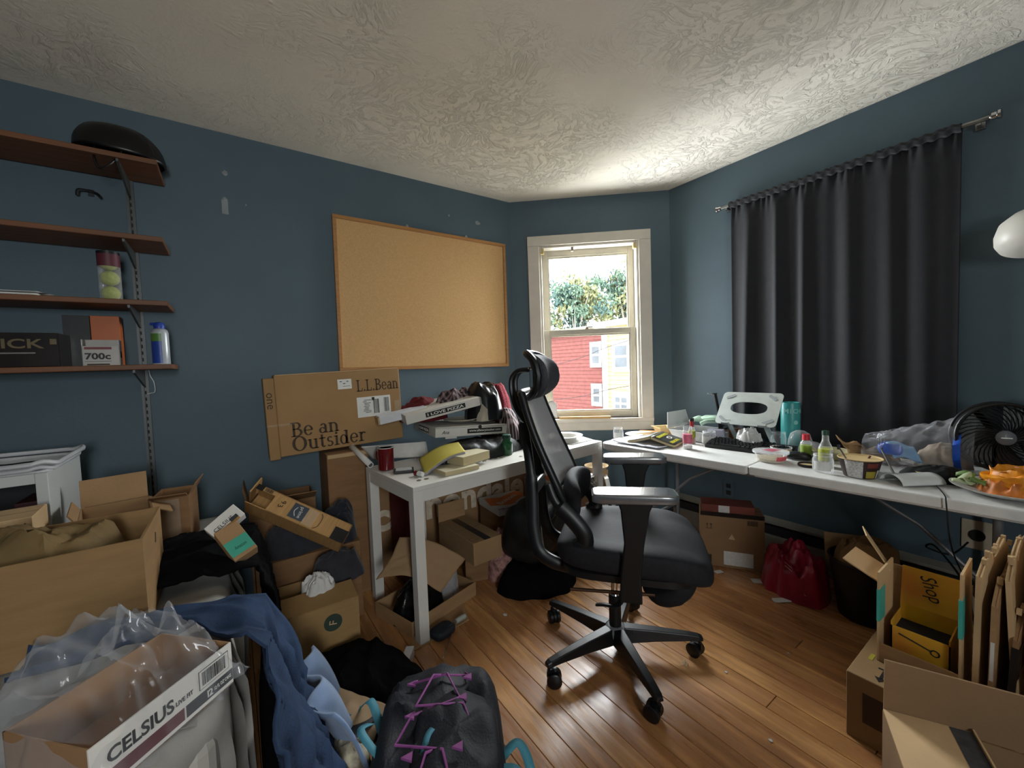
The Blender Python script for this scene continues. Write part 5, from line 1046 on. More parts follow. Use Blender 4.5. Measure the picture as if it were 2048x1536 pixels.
# pizza boxes stacked on a carton under the right end
cb2 = carton('cardboard_box', 'brown carton carrying the orange printed pizza box under the desk', .34, .32, .46, T(1.785, 2.07, 0) @ rotm(0, 0, 6), card_d, closed=True); MB().bb((-.17, -.165, .40), (.17, -.1605, .43)).build('pale_lip', card_l, cb2)
orange_p = mat('orange_print', 'd0702a', .55); purple_p = mat('purple_print', '6a5a8a', .6)
def printed(label, M, w=.36, s='Buitoni', h=.045):
    b = thing('pizza_box', label, 'pizza box', M); MB().bb((-w/2, -w/2, 0), (w/2, w/2, h)).build('carton', pz_m, b, bevel=.002, seg=1)
    MB().prism([(-.15, -.05), (-.02, -.10), (.16, .02), (.14, .12), (-.02, .06), (-.12, .10)], 0, .0008, T(0, 0, h)).build('orange_panel', orange_p, b); text(s, white_paper, b, T(.0, .0, h+.0012) @ rotm(0, 0, 28), w=.20, h=.045)
    mb = MB(); rn = random.Random(9)
    for k in range(14): mb.box((rn.uniform(-.15, .15), rn.uniform(-.16, -.08), h+.0004), (rn.uniform(.02, .06), .008, .0006), None)
    mb.build('small_print', purple_p, b); decal('box_mark', ink, b, frame((.10, -w/2-.0006, h*.5), (1, 0, 0), (0, 0, 1)), .045, .028); decal('box_mark_field', pz_m, b, frame((.10, -w/2-.0012, h*.5), (1, 0, 0), (0, 0, 1)), .030, .016); text('A', ink, b, frame((.10, -w/2-.0018, h*.5), (1, 0, 0), (0, 0, 1)), h=.014); return b
printed('white pizza box with an orange and purple print on the carton under the desk', T(1.81, 2.05, .465) @ rotm(0, 0, 8), s='suntans')
printed('second printed pizza box lower down behind the chair back', T(1.475, 2.23, .33) @ rotm(0, 0, -4), .28)
carton('cardboard_box', 'small brown carton under the second printed pizza box', .26, .24, .327, T(1.475, 2.25, 0), card_d, closed=True)
tag(MB().tube(spl([onz(1160, 955, .512), onz(1188, 965, .512), onz(1195, 990, .45), onz(1180, 1000, .40)]), .0025, 6).build('thin_cable', black_plastic, smooth=True), 'thin black cable trailing over the printed pizza box', 'cable')
# black rucksack behind the chair
rk = thing('rucksack', 'black rucksack with white piping slumped under the desk behind the chair', 'backpack', T(1.42, 1.86, .135) @ rotm(0, 0, 20)); rk_m = mat('black_rucksack', '202225', .5, var=.25, scale=20, bump=.15, bscale=120)
sq(MB(), (0, 0, .17), (.19, .15, .17), .6, .6, 44, 24, lambda p: p+V((0, -.25*p.z*.4, .012*ridge(V((p.x*9, p.y*9, 3)))))).build('main_compartment', rk_m, rk, smooth=True)
sq(MB(), (-.01, -.13, .17), (.15, .05, .12), .6, .6, 34, 18, None, rotm(-15, 0, 0)).build('front_pocket', rk_m, rk, smooth=True)
MB().tube(spl([(-.15, -.17, .08), (-.17, -.16, .18), (-.13, -.13, .28), (-.02, -.12, .315)]), .004, 6).build('white_piping', mat('white_piping', 'a7a8aa', .5), rk, smooth=True)
sx = spl([(-.16, -.12, .22), (-.08, -.19, .30), (.04, -.14, .37), (.12, -.02, .36)]); mb = MB(); vs = []
for p in sx: vs += [p+V((0, 0, .018)), p-V((0, 0, .018))]
mb.add(vs, [(2*i, 2*i+1, 2*i+3, 2*i+2) for i in range(len(sx)-1)]); mb.build('shoulder_strap', mat('grey_strap', '2e2f31', .7), rk, smooth=True, thick=.004)
heap('shirt', 'pale pink patterned shirt behind the black rucksack', 'clothes', (1.28, 2.02, 0), .09, .09, .28, 83, mat('pink_pattern', 'b98a80', .9, col2='6a4a48', scale=40), folds=.02, freq=18)
heap('coat', 'black coat on the floor beneath the rucksack', 'clothes', (1.40, 1.83, 0), .24, .18, .11, 84, blk_cloth, rot=-10, folds=.02, freq=9, pw=5)
# books and sheets leaning by the table's left leg
for k, (px, py, z, rot, l) in enumerate(((1226, 985, .30, 55, 'white paperback leaning near the right desk leg'), (1240, 975, .26, 48, 'white and red booklet leaning behind the far armrest'))):
    q = onx(px, py, 2.22+.05*k); b = thing('paperback_book', l, 'book', T(q.x, q.y+.02, .0) @ rotm(0, -13, -40)); MB().bb((0, -.10, .0), (.025, .08, .46)).build('pages', white_paper, b); MB().bb((-.002, -.101, 0), (0, .081, .462)).build('cover', white_card, b); MB().bb((-.003, -.06, .1), (-.002, .0, .14)).build('printed_band', maroon, b)
q = onx(1218, 938, 2.16); wd = thing('wooden_dish', 'pale wooden dish beside the right desk leg', 'dish', T(q.x+.02, q.y+.14, q.z-.03)); MB().lathe([(0, 0), (.07, 0), (.085, .025), (.088, .028), (.082, .026), (.068, .006), (0, .006)], 30).build('dish', mat('pale_dish', 'c9b08c', .5), wd, smooth=True)
st_ = carton('cardboard_box', 'narrow carton holding up the pale wooden dish', .12, .12, max(.1, q.z-.032), T(q.x+.02, q.y+.14, 0), card_l, closed=True)
# ================================================================ ON THE FOLDING TABLE
TZ = FZ+.001
def tp(px, x, dz=0.0): q = onx(px, 880, x); return V((x, q.y, TZ+dz))
def at(px, x, rz=0, dz=0.0): q = tp(px, x, dz); return T(*q) @ rotm(0, 0, rz)
glass_m = mat('clear_glass', (1, 1, 1), .03, var=0, trans=1.0, ior=1.3); clearp = film('clear_pet', (.9, .92, .93), .10, .05, .6)
label_w = mat('white_label', 'c6c6c2', .6, var=.08, scale=90, stretch=(1, 1, 8)); paper_p = mat('plate_white', 'cfcdc6', .6, var=.03)
def jar(name, label, M, r, h, neck=.82, lab=None, fill=None, lid=None, cat='jar', n=28):
    j = thing(name, label, cat, M); s = h
    MB().lathe([(0, 0), (r*.92, 0), (r, s*.06), (r, s*.68), (r*neck, s*.82), (r*neck, s)], n, caps=False).lathe([(0, .001), (r*.92, .001)], n, caps=False).build('glass', clearp, j, smooth=True)
    MB().tube([(r*neck*math.cos(a), r*neck*math.sin(a), s*.90) for a in [k*6.2832/n for k in range(n)]], r*.04, 6, closed=True).build('neck_ring', clearp, j, smooth=True)
    if lab: MB().grid(lambda u, v: V((r*1.012*math.cos(lab[1]+lab[2]*u), r*1.012*math.sin(lab[1]+lab[2]*u), s*(lab[3]+(lab[4]-lab[3])*v))), 18, 3).build('paper_label', lab[0], j, smooth=True)
    if fill: MB().lathe([(0, .003), (r*.9, .003), (r*.93, s*.05), (r*.93, s*fill[1]), (0, s*fill[1])], n).build('contents', fill[0], j, smooth=True)
    if lid: MB().lathe([(r*neck*1.06, s*.88), (r*neck*1.06, s*(1+lid[1])), (0, s*(1+lid[1])+.0005)], n).build('lid', lid[0], j, smooth=True)
    return j
def dish(name, label, M, prof, m, cat, n=40, part='dish', sx=1, sy=1):
    t = thing(name, label, cat, M); MB().lathe(prof, n, sx=sx, sy=sy).build(part, m, t, smooth=True); return t
# toward the window end
j = jar('glass_jar', 'clear glass jar with a thin stick at the window end of the folding table', at(1237, 2.16), .034, .085, .85, (label_w, 2.6, 2.2, .15, .6))
tag(MB().tube([(0, 0, .004), (.03, -.012, .155)], .0016, 6).build('thin_stick', mat('bamboo', 'c5b78e', .6), M=at(1237, 2.16)), 'thin wooden stick standing in the clear glass jar', 'stick')
wb_ = tag(MB().prism(rr(-.16, -.10, .16, .10, (.02,)*4), 0, .012).build('wooden_board', mat('maple_board', 'a97a4a', .5, var=.15, scale=4, stretch=(1, 10, 1)), bevel=.003, M=at(1322, 2.50, -60)), 'wooden cutting board under the takeaway trays', 'board')
dish('paper_plate', 'white paper plate with scraps behind the open book', at(1283, 2.36), [(0, .002), (.07, .002), (.105, .016), (.11, .018), (.105, .019), (.068, .005), (0, .005)], paper_p, 'plate')
for k, (a, l) in enumerate(((20, 'wooden fork lying on the white paper plate'), (48, 'wooden knife crossing the fork on the paper plate'))): tag(MB().box((0, 0, .003), (.16, .012, .004)).box((.075, 0, .003), (.03, .022, .004)).build('wooden_cutlery', mat('birch', 'b79a72', .6), bevel=.001, M=at(1283+8*k, 2.36, a-70, .019+.006*k)), l, 'cutlery')
# newspapers and the face-down book
npm = mat('newsprint', 'b9bac2', .8, var=.25, scale=60, stretch=(1, 6, 1))
def news(u, v): q = V((2.04+.30*v+.02*u, 1.80-.34*u, TZ+.004+.008*ridge(V((u*4, v*4, 1)))+.02*max(0, .15-u)*3)); return q
tag(sheet(news, 20, 14, 'newspaper', npm, None, .004), 'folded newspaper under the face-down book', 'newspaper')
bk = thing('open_book', 'dark paperback lying open face down with yellow cover lettering', 'book', T(2.22, 1.585, TZ+.020) @ rotm(0, 0, -75)); cov = mat('dark_grey_cover', '2b2d2a', .4); ylw = mat('lime_print', 'b9b52c', .5)
bkf = lambda s, u, v: V((s*(.004+.145*u), (v-.5)*.215, .040*(1-u)**1.4-.0+.002*math.sin(u*3)))
for s in (1, -1):
    sheet(lambda u, v, s=s: bkf(s, u, v)+V((0, 0, -.007)), 12, 4, 'page_block', pg, bk, .014); sheet(lambda u, v, s=s: bkf(s, u, v)+V((0, 0, .0015)), 12, 4, 'cover' if s > 0 else 'back_cover', cov, bk, .0012)
cm = frame((.078, 0, .0175), (0, -1, 0), (1, 0, -.27)); cm = frame((.076, 0, .0195), (0, 1, 0), (-1, 0, .30))
text('GRAPHICS', ylw, bk, cm @ T(0, .042, .003), w=.17, h=.024, bold=.04); text('READER', ylw, bk, cm @ T(-.01, -.044, .003), w=.14, h=.022, bold=.04)
MB().tube([(.019*math.cos(a), .013*math.sin(a), 0) for a in [k*.3927 for k in range(16)]], .004, 6, closed=True).build('white_ring', white_paper, bk, M=cm @ T(.01, -.002, .003), smooth=True)
# trays, foam clamshell, gloves
dish('food_tray', 'beige paper food tray on the wooden board near the window', at(1327, 2.52, 20, .0125), [(0, .002), (.055, .002), (.075, .04), (.088, .042), (.088, .045), (.073, .043), (.053, .006), (0, .006)], mat('beige_fibre', 'c2ab7c', .7, var=.06), 'tray', 4)
dish('paper_plate', 'small white plate behind the beige food tray', T(2.60, 1.76, TZ), [(0, .002), (.05, .002), (.08, .012), (.08, .015), (.05, .005), (0, .005)], paper_p, 'plate')
fo = thing('foam_box', 'white foam takeaway clamshell in front of the mint gloves', 'takeaway box', at(1394, 2.53, 0) @ Matrix.Scale(1.18, 4)); foam = mat('white_foam', 'cfd0d0', .55, var=.02)
fpr = [(-.11, -.105), (.11, -.105), (.11, .105), (-.11, .105)]
vs = [(x*.82, y*.82, .002) for x, y in fpr]+[(x, y, .055) for x, y in fpr]+[(x*1.04, y*1.04, .058) for x, y in fpr]+[(x*.95, y*.95, .058) for x, y in fpr]+[(x*.8, y*.8, .012) for x, y in fpr]
MB().add(vs, [(3, 2, 1, 0)]+[(4*k+i, 4*k+(i+1) % 4, 4*k+4+(i+1) % 4, 4*k+4+i) for k in range(4) for i in range(4)]+[(16, 17, 18, 19)]).build('base_tray', foam, fo, bevel=.006)
MB().add([(-.11, .112, .06), (-.11, .112, .075), (.11, .112, .075), (.11, .112, .06), (-.09, .125, .15), (.09, .125, .15)], [(1, 2, 5, 4), (0, 1, 2, 3)]).build('raised_lid', foam, fo, thick=.004)
heap('plastic_bag', 'thin white plastic bag stuffed behind the foam box', 'bag', (2.655, 1.70, TZ), .05, .05, .085, 91, film('thin_white_bag', (.85, .85, .85), .5, .2, .9), folds=.03, freq=24)
gl = thing('rubber_glove', 'mint green rubber glove draped over the foam takeaway box', 'glove', T(2.60, 1.42, TZ+.105) @ rotm(0, 0, 105)); gm = mat('mint_rubber', 'aecab4', .55, var=.06, scale=20)
sq(MB(), (0, 0, .02), (.075, .055, .020), .7, .7, 30, 14, lambda p: p+V((0, 0, .012*ridge(V((p.x*20, p.y*20, 1)))))).build('palm', gm, gl, smooth=True)
for k in range(4): MB().tube(spl([(.06, -.04+.026*k, .02), (.10, -.05+.032*k, .022+.008*math.sin(k)), (.135, -.055+.035*k, .004)]), [.014]*6+[.012]*6+[.009], 8).build('finger', gm, gl, smooth=True)
MB().tube(spl([(-.03, .05, .02), (.02, .085, .02), (.05, .105, .005)]), .013, 8).build('thumb', gm, gl, smooth=True); MB().tube([(-.06, 0, .022), (-.13, 0, .03), (-.15, .0, .025)], [.045, .05, .056], 16, flat=.45, caps=False).build('cuff', gm, gl, smooth=True)
heap('cloth_rag', 'black and white patterned rag under the mint glove', 'cloth', (2.645, 1.36, TZ), .05, .06, .085, 92, mat('rag_pattern', '24242a', .9, col2='a9a9ac', scale=60), folds=.012, freq=25)
wc = thing('desk_clamp_arm', 'black clamp arm with a silver tip standing beside the curtain', 'clamp', at(1440, 2.62, 0)); MB().tube(spl([(0, 0, 0), (0, .0, .12), (-.01, .01, .22), (-.02, .02, .30)]), .012, 8, flat=.6).build('arm', black_plastic, wc, smooth=True); MB().box((-.03, .03, .302), (.06, .035, .006)).build('silver_tip', steel, wc, bevel=.002); MB().box((0, 0, .01), (.06, .05, .02)).build('foot', black_plastic, wc, bevel=.004)
# bottles in front
def bottle(label, M, prof, m, parts, cat='bottle'):
    b = thing('bottle', label, cat, M); MB().lathe(prof, 26, caps=False).lathe([(0, .001), (prof[0][0], .001)], 26, caps=False).build('glass', m, b, smooth=True)
    for (n_, pr, pm) in parts: MB().lathe(pr, 26).build(n_, pm, b, smooth=True)
    return b
red_p = mat('red_plastic', '9c1f26', .4); pinkl = mat('pink_label', 'b4566a', .55, var=.15, scale=40)
bottle('slim sauce bottle with a black cap and red neck behind the pink labelled bottle', at(1384, 2.36), [(.019, .0), (.021, .004), (.021, .085), (.011, .115), (.011, .145)], clearp, [('sauce', [(0, .003), (.019, .003), (.019, .04), (0, .04)], mat('hot_sauce', '8a3a1e', .3)), ('green_label', [(.0214, .04), (.0214, .082)], mat('olive_label', '8a8f2e', .5)), ('neck_wrap', [(.0125, .108), (.012, .146)], red_p), ('cap', [(.013, .144), (.013, .162), (0, .163)], black_plastic)])
bottle('tall clear bottle with a pink label at the front of the table', at(1375, 2.21), [(.024, 0), (.026, .004), (.026, .105), (.022, .118), (.024, .122), (.024, .135)], clearp, [('pink_label', [(.0264, .035), (.0264, .088)], pinkl), ('white_patch', [(.0262, .006), (.0262, .018)], label_w)])
jar('glass_jar', 'clear jar with a white label left of the keyboard', at(1418, 2.42), .040, .085, .88, (label_w, 2.2, 2.6, .12, .62))
tag(MB().box((0, 0, .04), (.05, .09, .08)).build('tissue_box', mat('pale_lilac_card', 'b4b3c4', .6), bevel=.003, M=at(1432, 2.52, 15)), 'small pale lilac carton behind the labelled jar', 'box')
# keyboard
ka, kb = onz(1411, 888, TZ+.03), onz(1540, 915, TZ+.02)
kq0 = tp(1412, 2.40); kq1 = tp(1545, 2.30); ang, ln = fpt(kq0, kq1)
kb_ = thing('keyboard', 'black mechanical keyboard on the folding table', 'keyboard', T((kq0.x+kq1.x)/2+.06, (kq0.y+kq1.y)/2-.04, TZ+.004) @ rotm(0, 0, -84) @ rotm(5, 0, 0)); kw, kd = .44, .135
MB().prism([(-kd/2, 0), (kd/2, 0), (kd/2, .034), (-kd/2, .020)], -kw/2, kw/2, Matrix(((0, 0, 1, 0), (1, 0, 0, 0), (0, 1, 0, 0), (0, 0, 0, 1)))).build('case', mat('keyboard_case', '121214', .5), kb_, bevel=.003)
mb = MB(); cell = kw*.965/22.5
rows = [(5, [1, .5]+[1]*4+[.5]+[1]*4+[.5]+[1]*4+[.25]+[1]*3), (4, [1]*13+[2]+[.25]+[1]*3+[.25]+[1]*4), (3, [1.5]+[1]*12+[1.5]+[.25]+[1]*3+[.25]+[1]*4), (2, [1.75]+[1]*11+[2.25]+[3.5]+[1]*4), (1, [2.25]+[1]*10+[2.75]+[1.25]+[1]+[1.25]+[1]*4), (0, [1.25]*3+[6.25]+[1.25]*4+[.25]+[1]*3+[.25]+[2]+[1]*2)]
for r_, ks in rows:
    x = -kw/2+kw*.0175; y = -kd/2+.014+r_*.0205
    for w in ks:
        if w in (1, 1.25, 1.5, 1.75, 2, 2.25, 2.75, 6.25):
            z0 = .0205+.014*(y+kd/2)/kd; a_, b2, h_ = w*cell/2-.0008, .0088, .009
            cx = x+w*cell/2; mb.add([(cx-a_, y-b2, z0), (cx+a_, y-b2, z0), (cx+a_, y+b2, z0), (cx-a_, y+b2, z0), (cx-a_+.0025, y-b2+.002, z0+h_), (cx+a_-.0025, y-b2+.002, z0+h_), (cx+a_-.0025, y+b2-.003, z0+h_), (cx-a_+.0025, y+b2-.003, z0+h_)], [(0, 1, 5, 4), (1, 2, 6, 5), (2, 3, 7, 6), (3, 0, 4, 7), (4, 5, 6, 7)])
        x += w*cell
ko = mb.build('keycaps', mat('keycap_black', '1d1d20', .45), kb_); ko['kind'] = 'stuff'
# laptop stand
ls = thing('laptop_stand', 'silver laptop stand with an oval hole and four rubber pads', 'laptop stand', T(2.50, 1.155, TZ) @ rotm(0, 0, -86)); alu = mat('brushed_aluminium', 'b9c2c2', .35, metal=.75, var=.06, scale=20)
# local: x along table (right), y toward wall. plate tilted back
LM = T(0, -.065, .135) @ rotm(50, 0, 0)
def ring_plate(w, d, hw, hd, t):
    o0 = rr(-w/2, 0, w/2, d, (.025,)*4); o = []
    for k in range(len(o0)):
        p, q = o0[k], o0[(k+1) % len(o0)]; m_ = max(1, int(math.hypot(q[0]-p[0], q[1]-p[1])/.012)); o += [(p[0]+(q[0]-p[0])*j/m_, p[1]+(q[1]-p[1])*j/m_) for j in range(m_)]
    n = len(o); i = []
    for p in o:
        a = math.atan2((p[1]-d*.52)/d, p[0]/w); c, s = math.cos(a), math.sin(a); sx = hw-hd; 
        i.append((hw*math.copysign(abs(c)**.8, c), d*.52+hd*math.copysign(abs(s)**.8, s)))
    vs = [(p[0], p[1], 0) for p in o]+[(p[0], p[1], 0) for p in i]+[(p[0], p[1], t) for p in o]+[(p[0], p[1], t) for p in i]
    fs = []
    for k in range(n):
        l = (k+1) % n; fs += [(k, n+k, n+l, l), (2*n+k, 2*n+l, 3*n+l, 3*n+k), (k, l, 2*n+l, 2*n+k), (n+k, 3*n+k, 3*n+l, n+l)]
    return vs, fs
MB().add(*ring_plate(.33, .235, .10, .043, .004)).build('top_plate', alu, ls, M=LM)
for (x, y, r_) in ((-.125, .035, -38), (.125, .035, 32), (-.115, .20, 28), (.115, .20, -38)): MB().prism(rr(-.028, -.009, .028, .009, (.009,)*4), 0, .003).build('rubber_pad', mat('grey_rubber', '8f9596', .7), ls, M=LM @ T(x, y, .004) @ rotm(0, 0, r_+90 if False else r_))
for x in (-.10, .10):
    MB().prism(rr(-.022, 0, .022, .012, (.003,)*4), 0, .02).build('front_lip', alu, ls, M=LM @ T(x, -.004, .002))
    P0, P1 = LM @ V((x, .03, -.004)), V((x+.01, .10, .008)); MB().box((0, 0, 0), (.028, (P1-P0).length+.02, .008)).build('leg_strip', alu, ls, M=T(*((P0+P1)/2)) @ frame((0, 0, 0), (1, 0, 0), P1-P0))
MB().prism(rr(-.13, -.02, .13, .15, (.02,)*4), 0, .005).build('base_plate', alu, ls)
# behind and under the stand
tag(MB().box((0, 0, .035), (.10, .14, .07)).build('snack_box', mat('amber_brown_card', '8a5a34', .6, var=.2, scale=20), bevel=.004, M=at(1463, 2.655, 0)), 'amber brown snack carton behind the laptop stand', 'box')
jar('plastic_cup', 'clear plastic deli cup left of the laptop stand', at(1443, 2.56), .042, .07, .98, cat='cup')
heap('ice_bag', 'crumpled clear plastic bag beneath the laptop stand', 'bag', tuple(tp(1500, 2.47, .006)), .05, .075, .075, 93, film('crinkle_film', (.85, .85, .83), .45, .08, .9), folds=.03, freq=35)
jar('glass_jar', 'empty wide jar right of the laptop stand', at(1557, 2.55), .038, .10, .9)
jar('plastic_tub', 'low clear tub with orange soup right of the laptop stand', at(1562, 2.40), .050, .048, .98, None, (mat('orange_soup', 'a8682e', .4), .7), cat='tub')
wbt = thing('water_bottle', 'tall teal water bottle behind the laptop stand', 'water bottle', at(1581, 2.66)); teal2 = mat('teal_enamel', '3f9c9a', .35, var=.04)
MB().lathe([(0, 0), (.046, 0), (.048, .006), (.048, .255), (.046, .262), (.041, .262), (.041, .19), (0, .19)], 34).build('bottle_body', teal2, wbt, smooth=True)
mbm = mat('pale_teal_print', '8cc9c4', .5)
for k, ch_ in enumerate('MICHI'): a = math.radians(232-4-26*(2-k)); text(ch_, mbm, wbt, frame((.0486*math.cos(a), .0486*math.sin(a), .215), (-math.sin(a), math.cos(a), 0), (0, 0, 1)), h=.026, bold=.02, depth=.0004)
a = math.radians(232); MB().lathe([(.012, 0), (.012, .0006)], 20).build('round_logo', mbm, wbt, M=frame((.0488*math.cos(a), .0488*math.sin(a), .15), (-math.sin(a), math.cos(a), 0), (0, 0, 1)))
dm = thing('plastic_dome', 'clear plastic dome lid standing behind the red capped bottle', 'lid', at(1600, 2.60) @ T(0, 0, .0)); MB().lathe([(.065, 0), (.065, .012), (.060, .016), (.056, .06), (.045, .095), (.02, .112), (0, .114)], 30, caps=False).build('dome', film('dome_pet', (.9, .92, .94), .10, .04, .65), dm, smooth=True)
cp = thing('cap', 'pale grey fabric cap between the bottles on the table', 'cap', at(1622, 2.57) @ rotm(0, 0, 40) @ Matrix.Scale(.8, 4)); capm = mat('grey_cap_cloth', '9a99a2', .85, var=.06, bump=.1, bscale=150)
MB().lathe([(.085, .0), (.085, .03), (.075, .055), (.05, .072), (0, .078)], 28, sx=1, sy=.8).build('crown', capm, cp, smooth=True); MB().grid(lambda u, v: V(((.08+.06*v)*math.cos(2.4+1.5*u), (.065+.055*v)*math.sin(2.4+1.5*u), .012-.008*v)), 14, 5).build('visor', capm, cp, smooth=True, thick=.004)
bottle('small spice bottle with a red cap and green label', at(1612, 2.40), [(.023, 0), (.025, .004), (.025, .085), (.016, .098), (.016, .104)], clearp, [('green_label', [(.0254, .028), (.0254, .072)], mat('lime_label', '86a03c', .55, var=.12, scale=60)), ('spice', [(0, .003), (.023, .003), (.023, .035), (0, .035)], mat('dry_herbs', '8a8468', .9)), ('cap', [(.018, .10), (.016, .128), (0, .129)], mat('bright_red_plastic', 'c02a38', .4))])
bottle('sauce bottle with a dark green cap and yellow-green label', at(1651, 2.30), [(.026, 0), (.028, .004), (.028, .09), (.014, .125), (.0125, .158)], clearp, [('yellow_label', [(.0284, .03), (.0284, .085)], mat('mustard_label', '9aa02e', .55, var=.1, scale=40)), ('sauce', [(0, .003), (.026, .003), (.026, .018), (0, .018)], mat('soy_dregs', '2a1a10', .3)), ('cap', [(.0145, .152), (.0145, .172), (0, .173)], mat('dark_green_cap', '2a4a3a', .4))])
MB().grid(lambda u, v: V((.0288*math.cos(-2.3+1.5*u), .0288*math.sin(-2.3+1.5*u), .028+.058*v)), 12, 2).build('white_label', label_w, bpy.data.objects['bottle.003'], smooth=True)
jar('glass_jar', 'clear empty jar with a printed label at the table front edge', at(1646, 2.20), .040, .082, .88, (label_w, 2.5, 1.8, .12, .62))
dish('bowl', 'cream bowl behind the sauce bottle', at(1661, 2.50), [(0, 0), (.05, 0), (.075, .035), (.085, .042), (.085, .045), (.073, .037), (.048, .005), (0, .005)], mat('cream_ceramic', 'c6c19a', .45), 'bowl')
# mouse, phone, lid, deli tub
ms = thing('computer_mouse', 'black computer mouse beside the keyboard', 'mouse', at(1597, 2.36, -70)); sq(MB(), (0, 0, .017), (.056, .032, .018), .75, .8, 30, 14, lambda p: p+V((0, 0, .006*math.cos(p.x*25)))).build('shell', mat('mouse_black', '131416', .35), ms, smooth=True); MB().tube([(.022, 0, .033), (.034, 0, .031)], .004, 8).build('scroll_wheel', mat('wheel_grey', '55575a', .4), ms, smooth=True); MB().tube(spl([(.055, 0, .012), (.10, .02, .006), (.14, .05, .004)]), .002, 6).build('cable', black_plastic, ms, smooth=True)
tag(MB().prism(rr(-.07, -.036, .07, .036, (.01,)*4), 0, .008).build('phone', white_plastic, bevel=.002, M=at(1606, 2.47, -60)), 'white phone lying behind the black mouse', 'phone')
tag(MB().prism(rr(-.05, -.016, .05, .016, (.004,)*4), 0, .012).build('marker_case', black_plastic, bevel=.002, M=at(1626, 2.43, -75)), 'flat black case beside the white phone', 'case')
l_ = dish('jar_lid', 'dark metal jar lid lying cream side up by the front edge', at(1614, 2.25), [(.0, .0), (.036, .0), (.038, .003), (.038, .012), (.035, .012), (.034, .004)], mat('dark_lid_metal', '1c1412', .4), 'lid'); MB().lathe([(0, .006), (.033, .006), (.033, .0045)], 28).build('inner_liner', mat('cream_liner', 'c9b48a', .6), l_)
rt_ = thing('deli_tub', 'round clear deli tub with a pink label at the front of the table', 'tub', at(1541, 2.24)); MB().lathe([(.060, .0), (.072, .038), (.080, .042), (.080, .047)], 36, caps=False).build('tub', clearp, rt_, smooth=True); MB().lathe([(0, .002), (.06, .002), (.065, .018), (0, .018)], 32).build('contents', mat('hummus', 'b5a88c', .7), rt_, smooth=True); MB().lathe([(.081, .046), (.081, .052), (.06, .054), (0, .054)], 36).build('lid', clearp, rt_, smooth=True); MB().prism([(-.03, -.02), (.04, -.03), (.035, .015), (-.02, .03)], .0545, .0553).build('pink_sticker', pinkl, rt_); MB().grid(lambda u, v: V(((.066+.006*v)*1.02*math.cos(3.9+.9*u), (.066+.006*v)*1.02*math.sin(3.9+.9*u), .012+.022*v)), 12, 2).build('pink_band', mat('coral_label', 'c4525c', .5), rt_, smooth=True)
# noodle bowl with spoon and stick
nb = thing('noodle_bowl', 'paper noodle bowl with a dark printed band near the front edge', 'bowl', at(1720, 2.225)); 
MB().lathe([(0, 0), (.056, 0), (.0745, .078)], 40, caps=False).build('wall', mat('noodle_print', '2a1613', .45, var=.5, scale=14), nb, smooth=True); MB().lathe([(.0745, .078), (.0775, .079), (.0775, .082), (.073, .081), (.054, .010), (0, .009)], 40).build('inner_liner', mat('cream_paper', 'c8ae7c', .6), nb, smooth=True)
def band(a0, a1, z0, z1, m, nm): MB().grid(lambda u, v: V(((.0565+.0185*(z0+(z1-z0)*v)/.078)*math.cos(R(a0+(a1-a0)*u)), (.0565+.0185*(z0+(z1-z0)*v)/.078)*math.sin(R(a0+(a1-a0)*u)), z0+(z1-z0)*v)), 14, 3).build(nm, m, nb, smooth=True)
band(150, 203, .002, .076, mat('nutrition_label', 'b5b3b0', .6, var=.3, scale=120), 'white_panel'); band(213, 247, .004, .034, mat('gold_panel', '98892e', .5), 'gold_panel'); band(252, 266, .003, .038, label_w, 'barcode_panel'); band(215, 250, .05, .07, mat('dull_red_print', '6a2a22', .5), 'red_panel')
tag(MB().tube([(-.04, .0, .015), (-.055, .025, .065), (-.075, .05, .125)], .003, 8).box((-.077, .053, .13), (.012, .008, .02)).build('spoon', steel, smooth=True, M=at(1720, 2.225)), 'steel spoon handle leaning out of the noodle bowl', 'spoon')
tag(MB().tube([(.01, .0, .015), (.02, -.03, .09)], .004, 8).build('stir_stick', mat('dark_red_stick', '4a1f1c', .5), smooth=True, M=at(1720, 2.225)), 'dark red stick standing in the noodle bowl', 'stick')
fk = thing('fork', 'steel fork leaning on the noodle bowl', 'fork', at(1797, 2.26)); MB().tube(spl([(0, 0, .004), (.03, .025, .03), (.07, .055, .075), (.10, .075, .10)]), [.005]*8+[.0035]*10+[.005], 8, flat=.5).build('handle', steel, fk, smooth=True)
for k in range(4): MB().tube(spl([(.10, .075, .10), (.118+.004*k, .092-.006*k, .115), (.135+.004*k, .098-.008*k, .145)]), .0012, 5).build('tine', steel, fk, smooth=True)
# dull plastic sheets, paper bag, zip bag, fan
tag(sheet(lambda u, v: V((2.30+.32*v, .62-.30*u, TZ+.004+.012*ridge(V((u*4, v*5, 3))))), 22, 18, 'plastic_sleeve', film('dull_sleeve', (.6, .6, .58), .5, .25, .8), None, .001), 'dull plastic sleeve lying flat before the zip bag', 'sleeve')
pbg = thing('paper_bag', 'torn brown paper bag beside the clear zip bag', 'paper bag', at(1750, 2.48, 0)); kr = mat('kraft_bag', '8d6e4a', .8, var=.12, bump=.25, bscale=30)
def pbf(u, v): return V((.02*noise.noise(V((u*4, v*4, 2)))+.05*u-.04*v, .09-.17*u+.05*v*(1-u), .015+.10*v*(1-.6*u)+.02*ridge(V((u*3, v*3, 5)))))
sheet(pbf, 18, 14, 'crumpled_side', kr, pbg, .002); sheet(lambda u, v: pbf(u, v)+V((.05, .01, -.012)), 18, 14, 'far_side', kr, pbg, .002)
zb = thing('zip_bag', 'large clear zip bag with blue seal and blue packets', 'plastic bag', T(2.50, .455, TZ+.004)); zf = film('zip_film', (.62, .64, .68), .09, .03, .5)
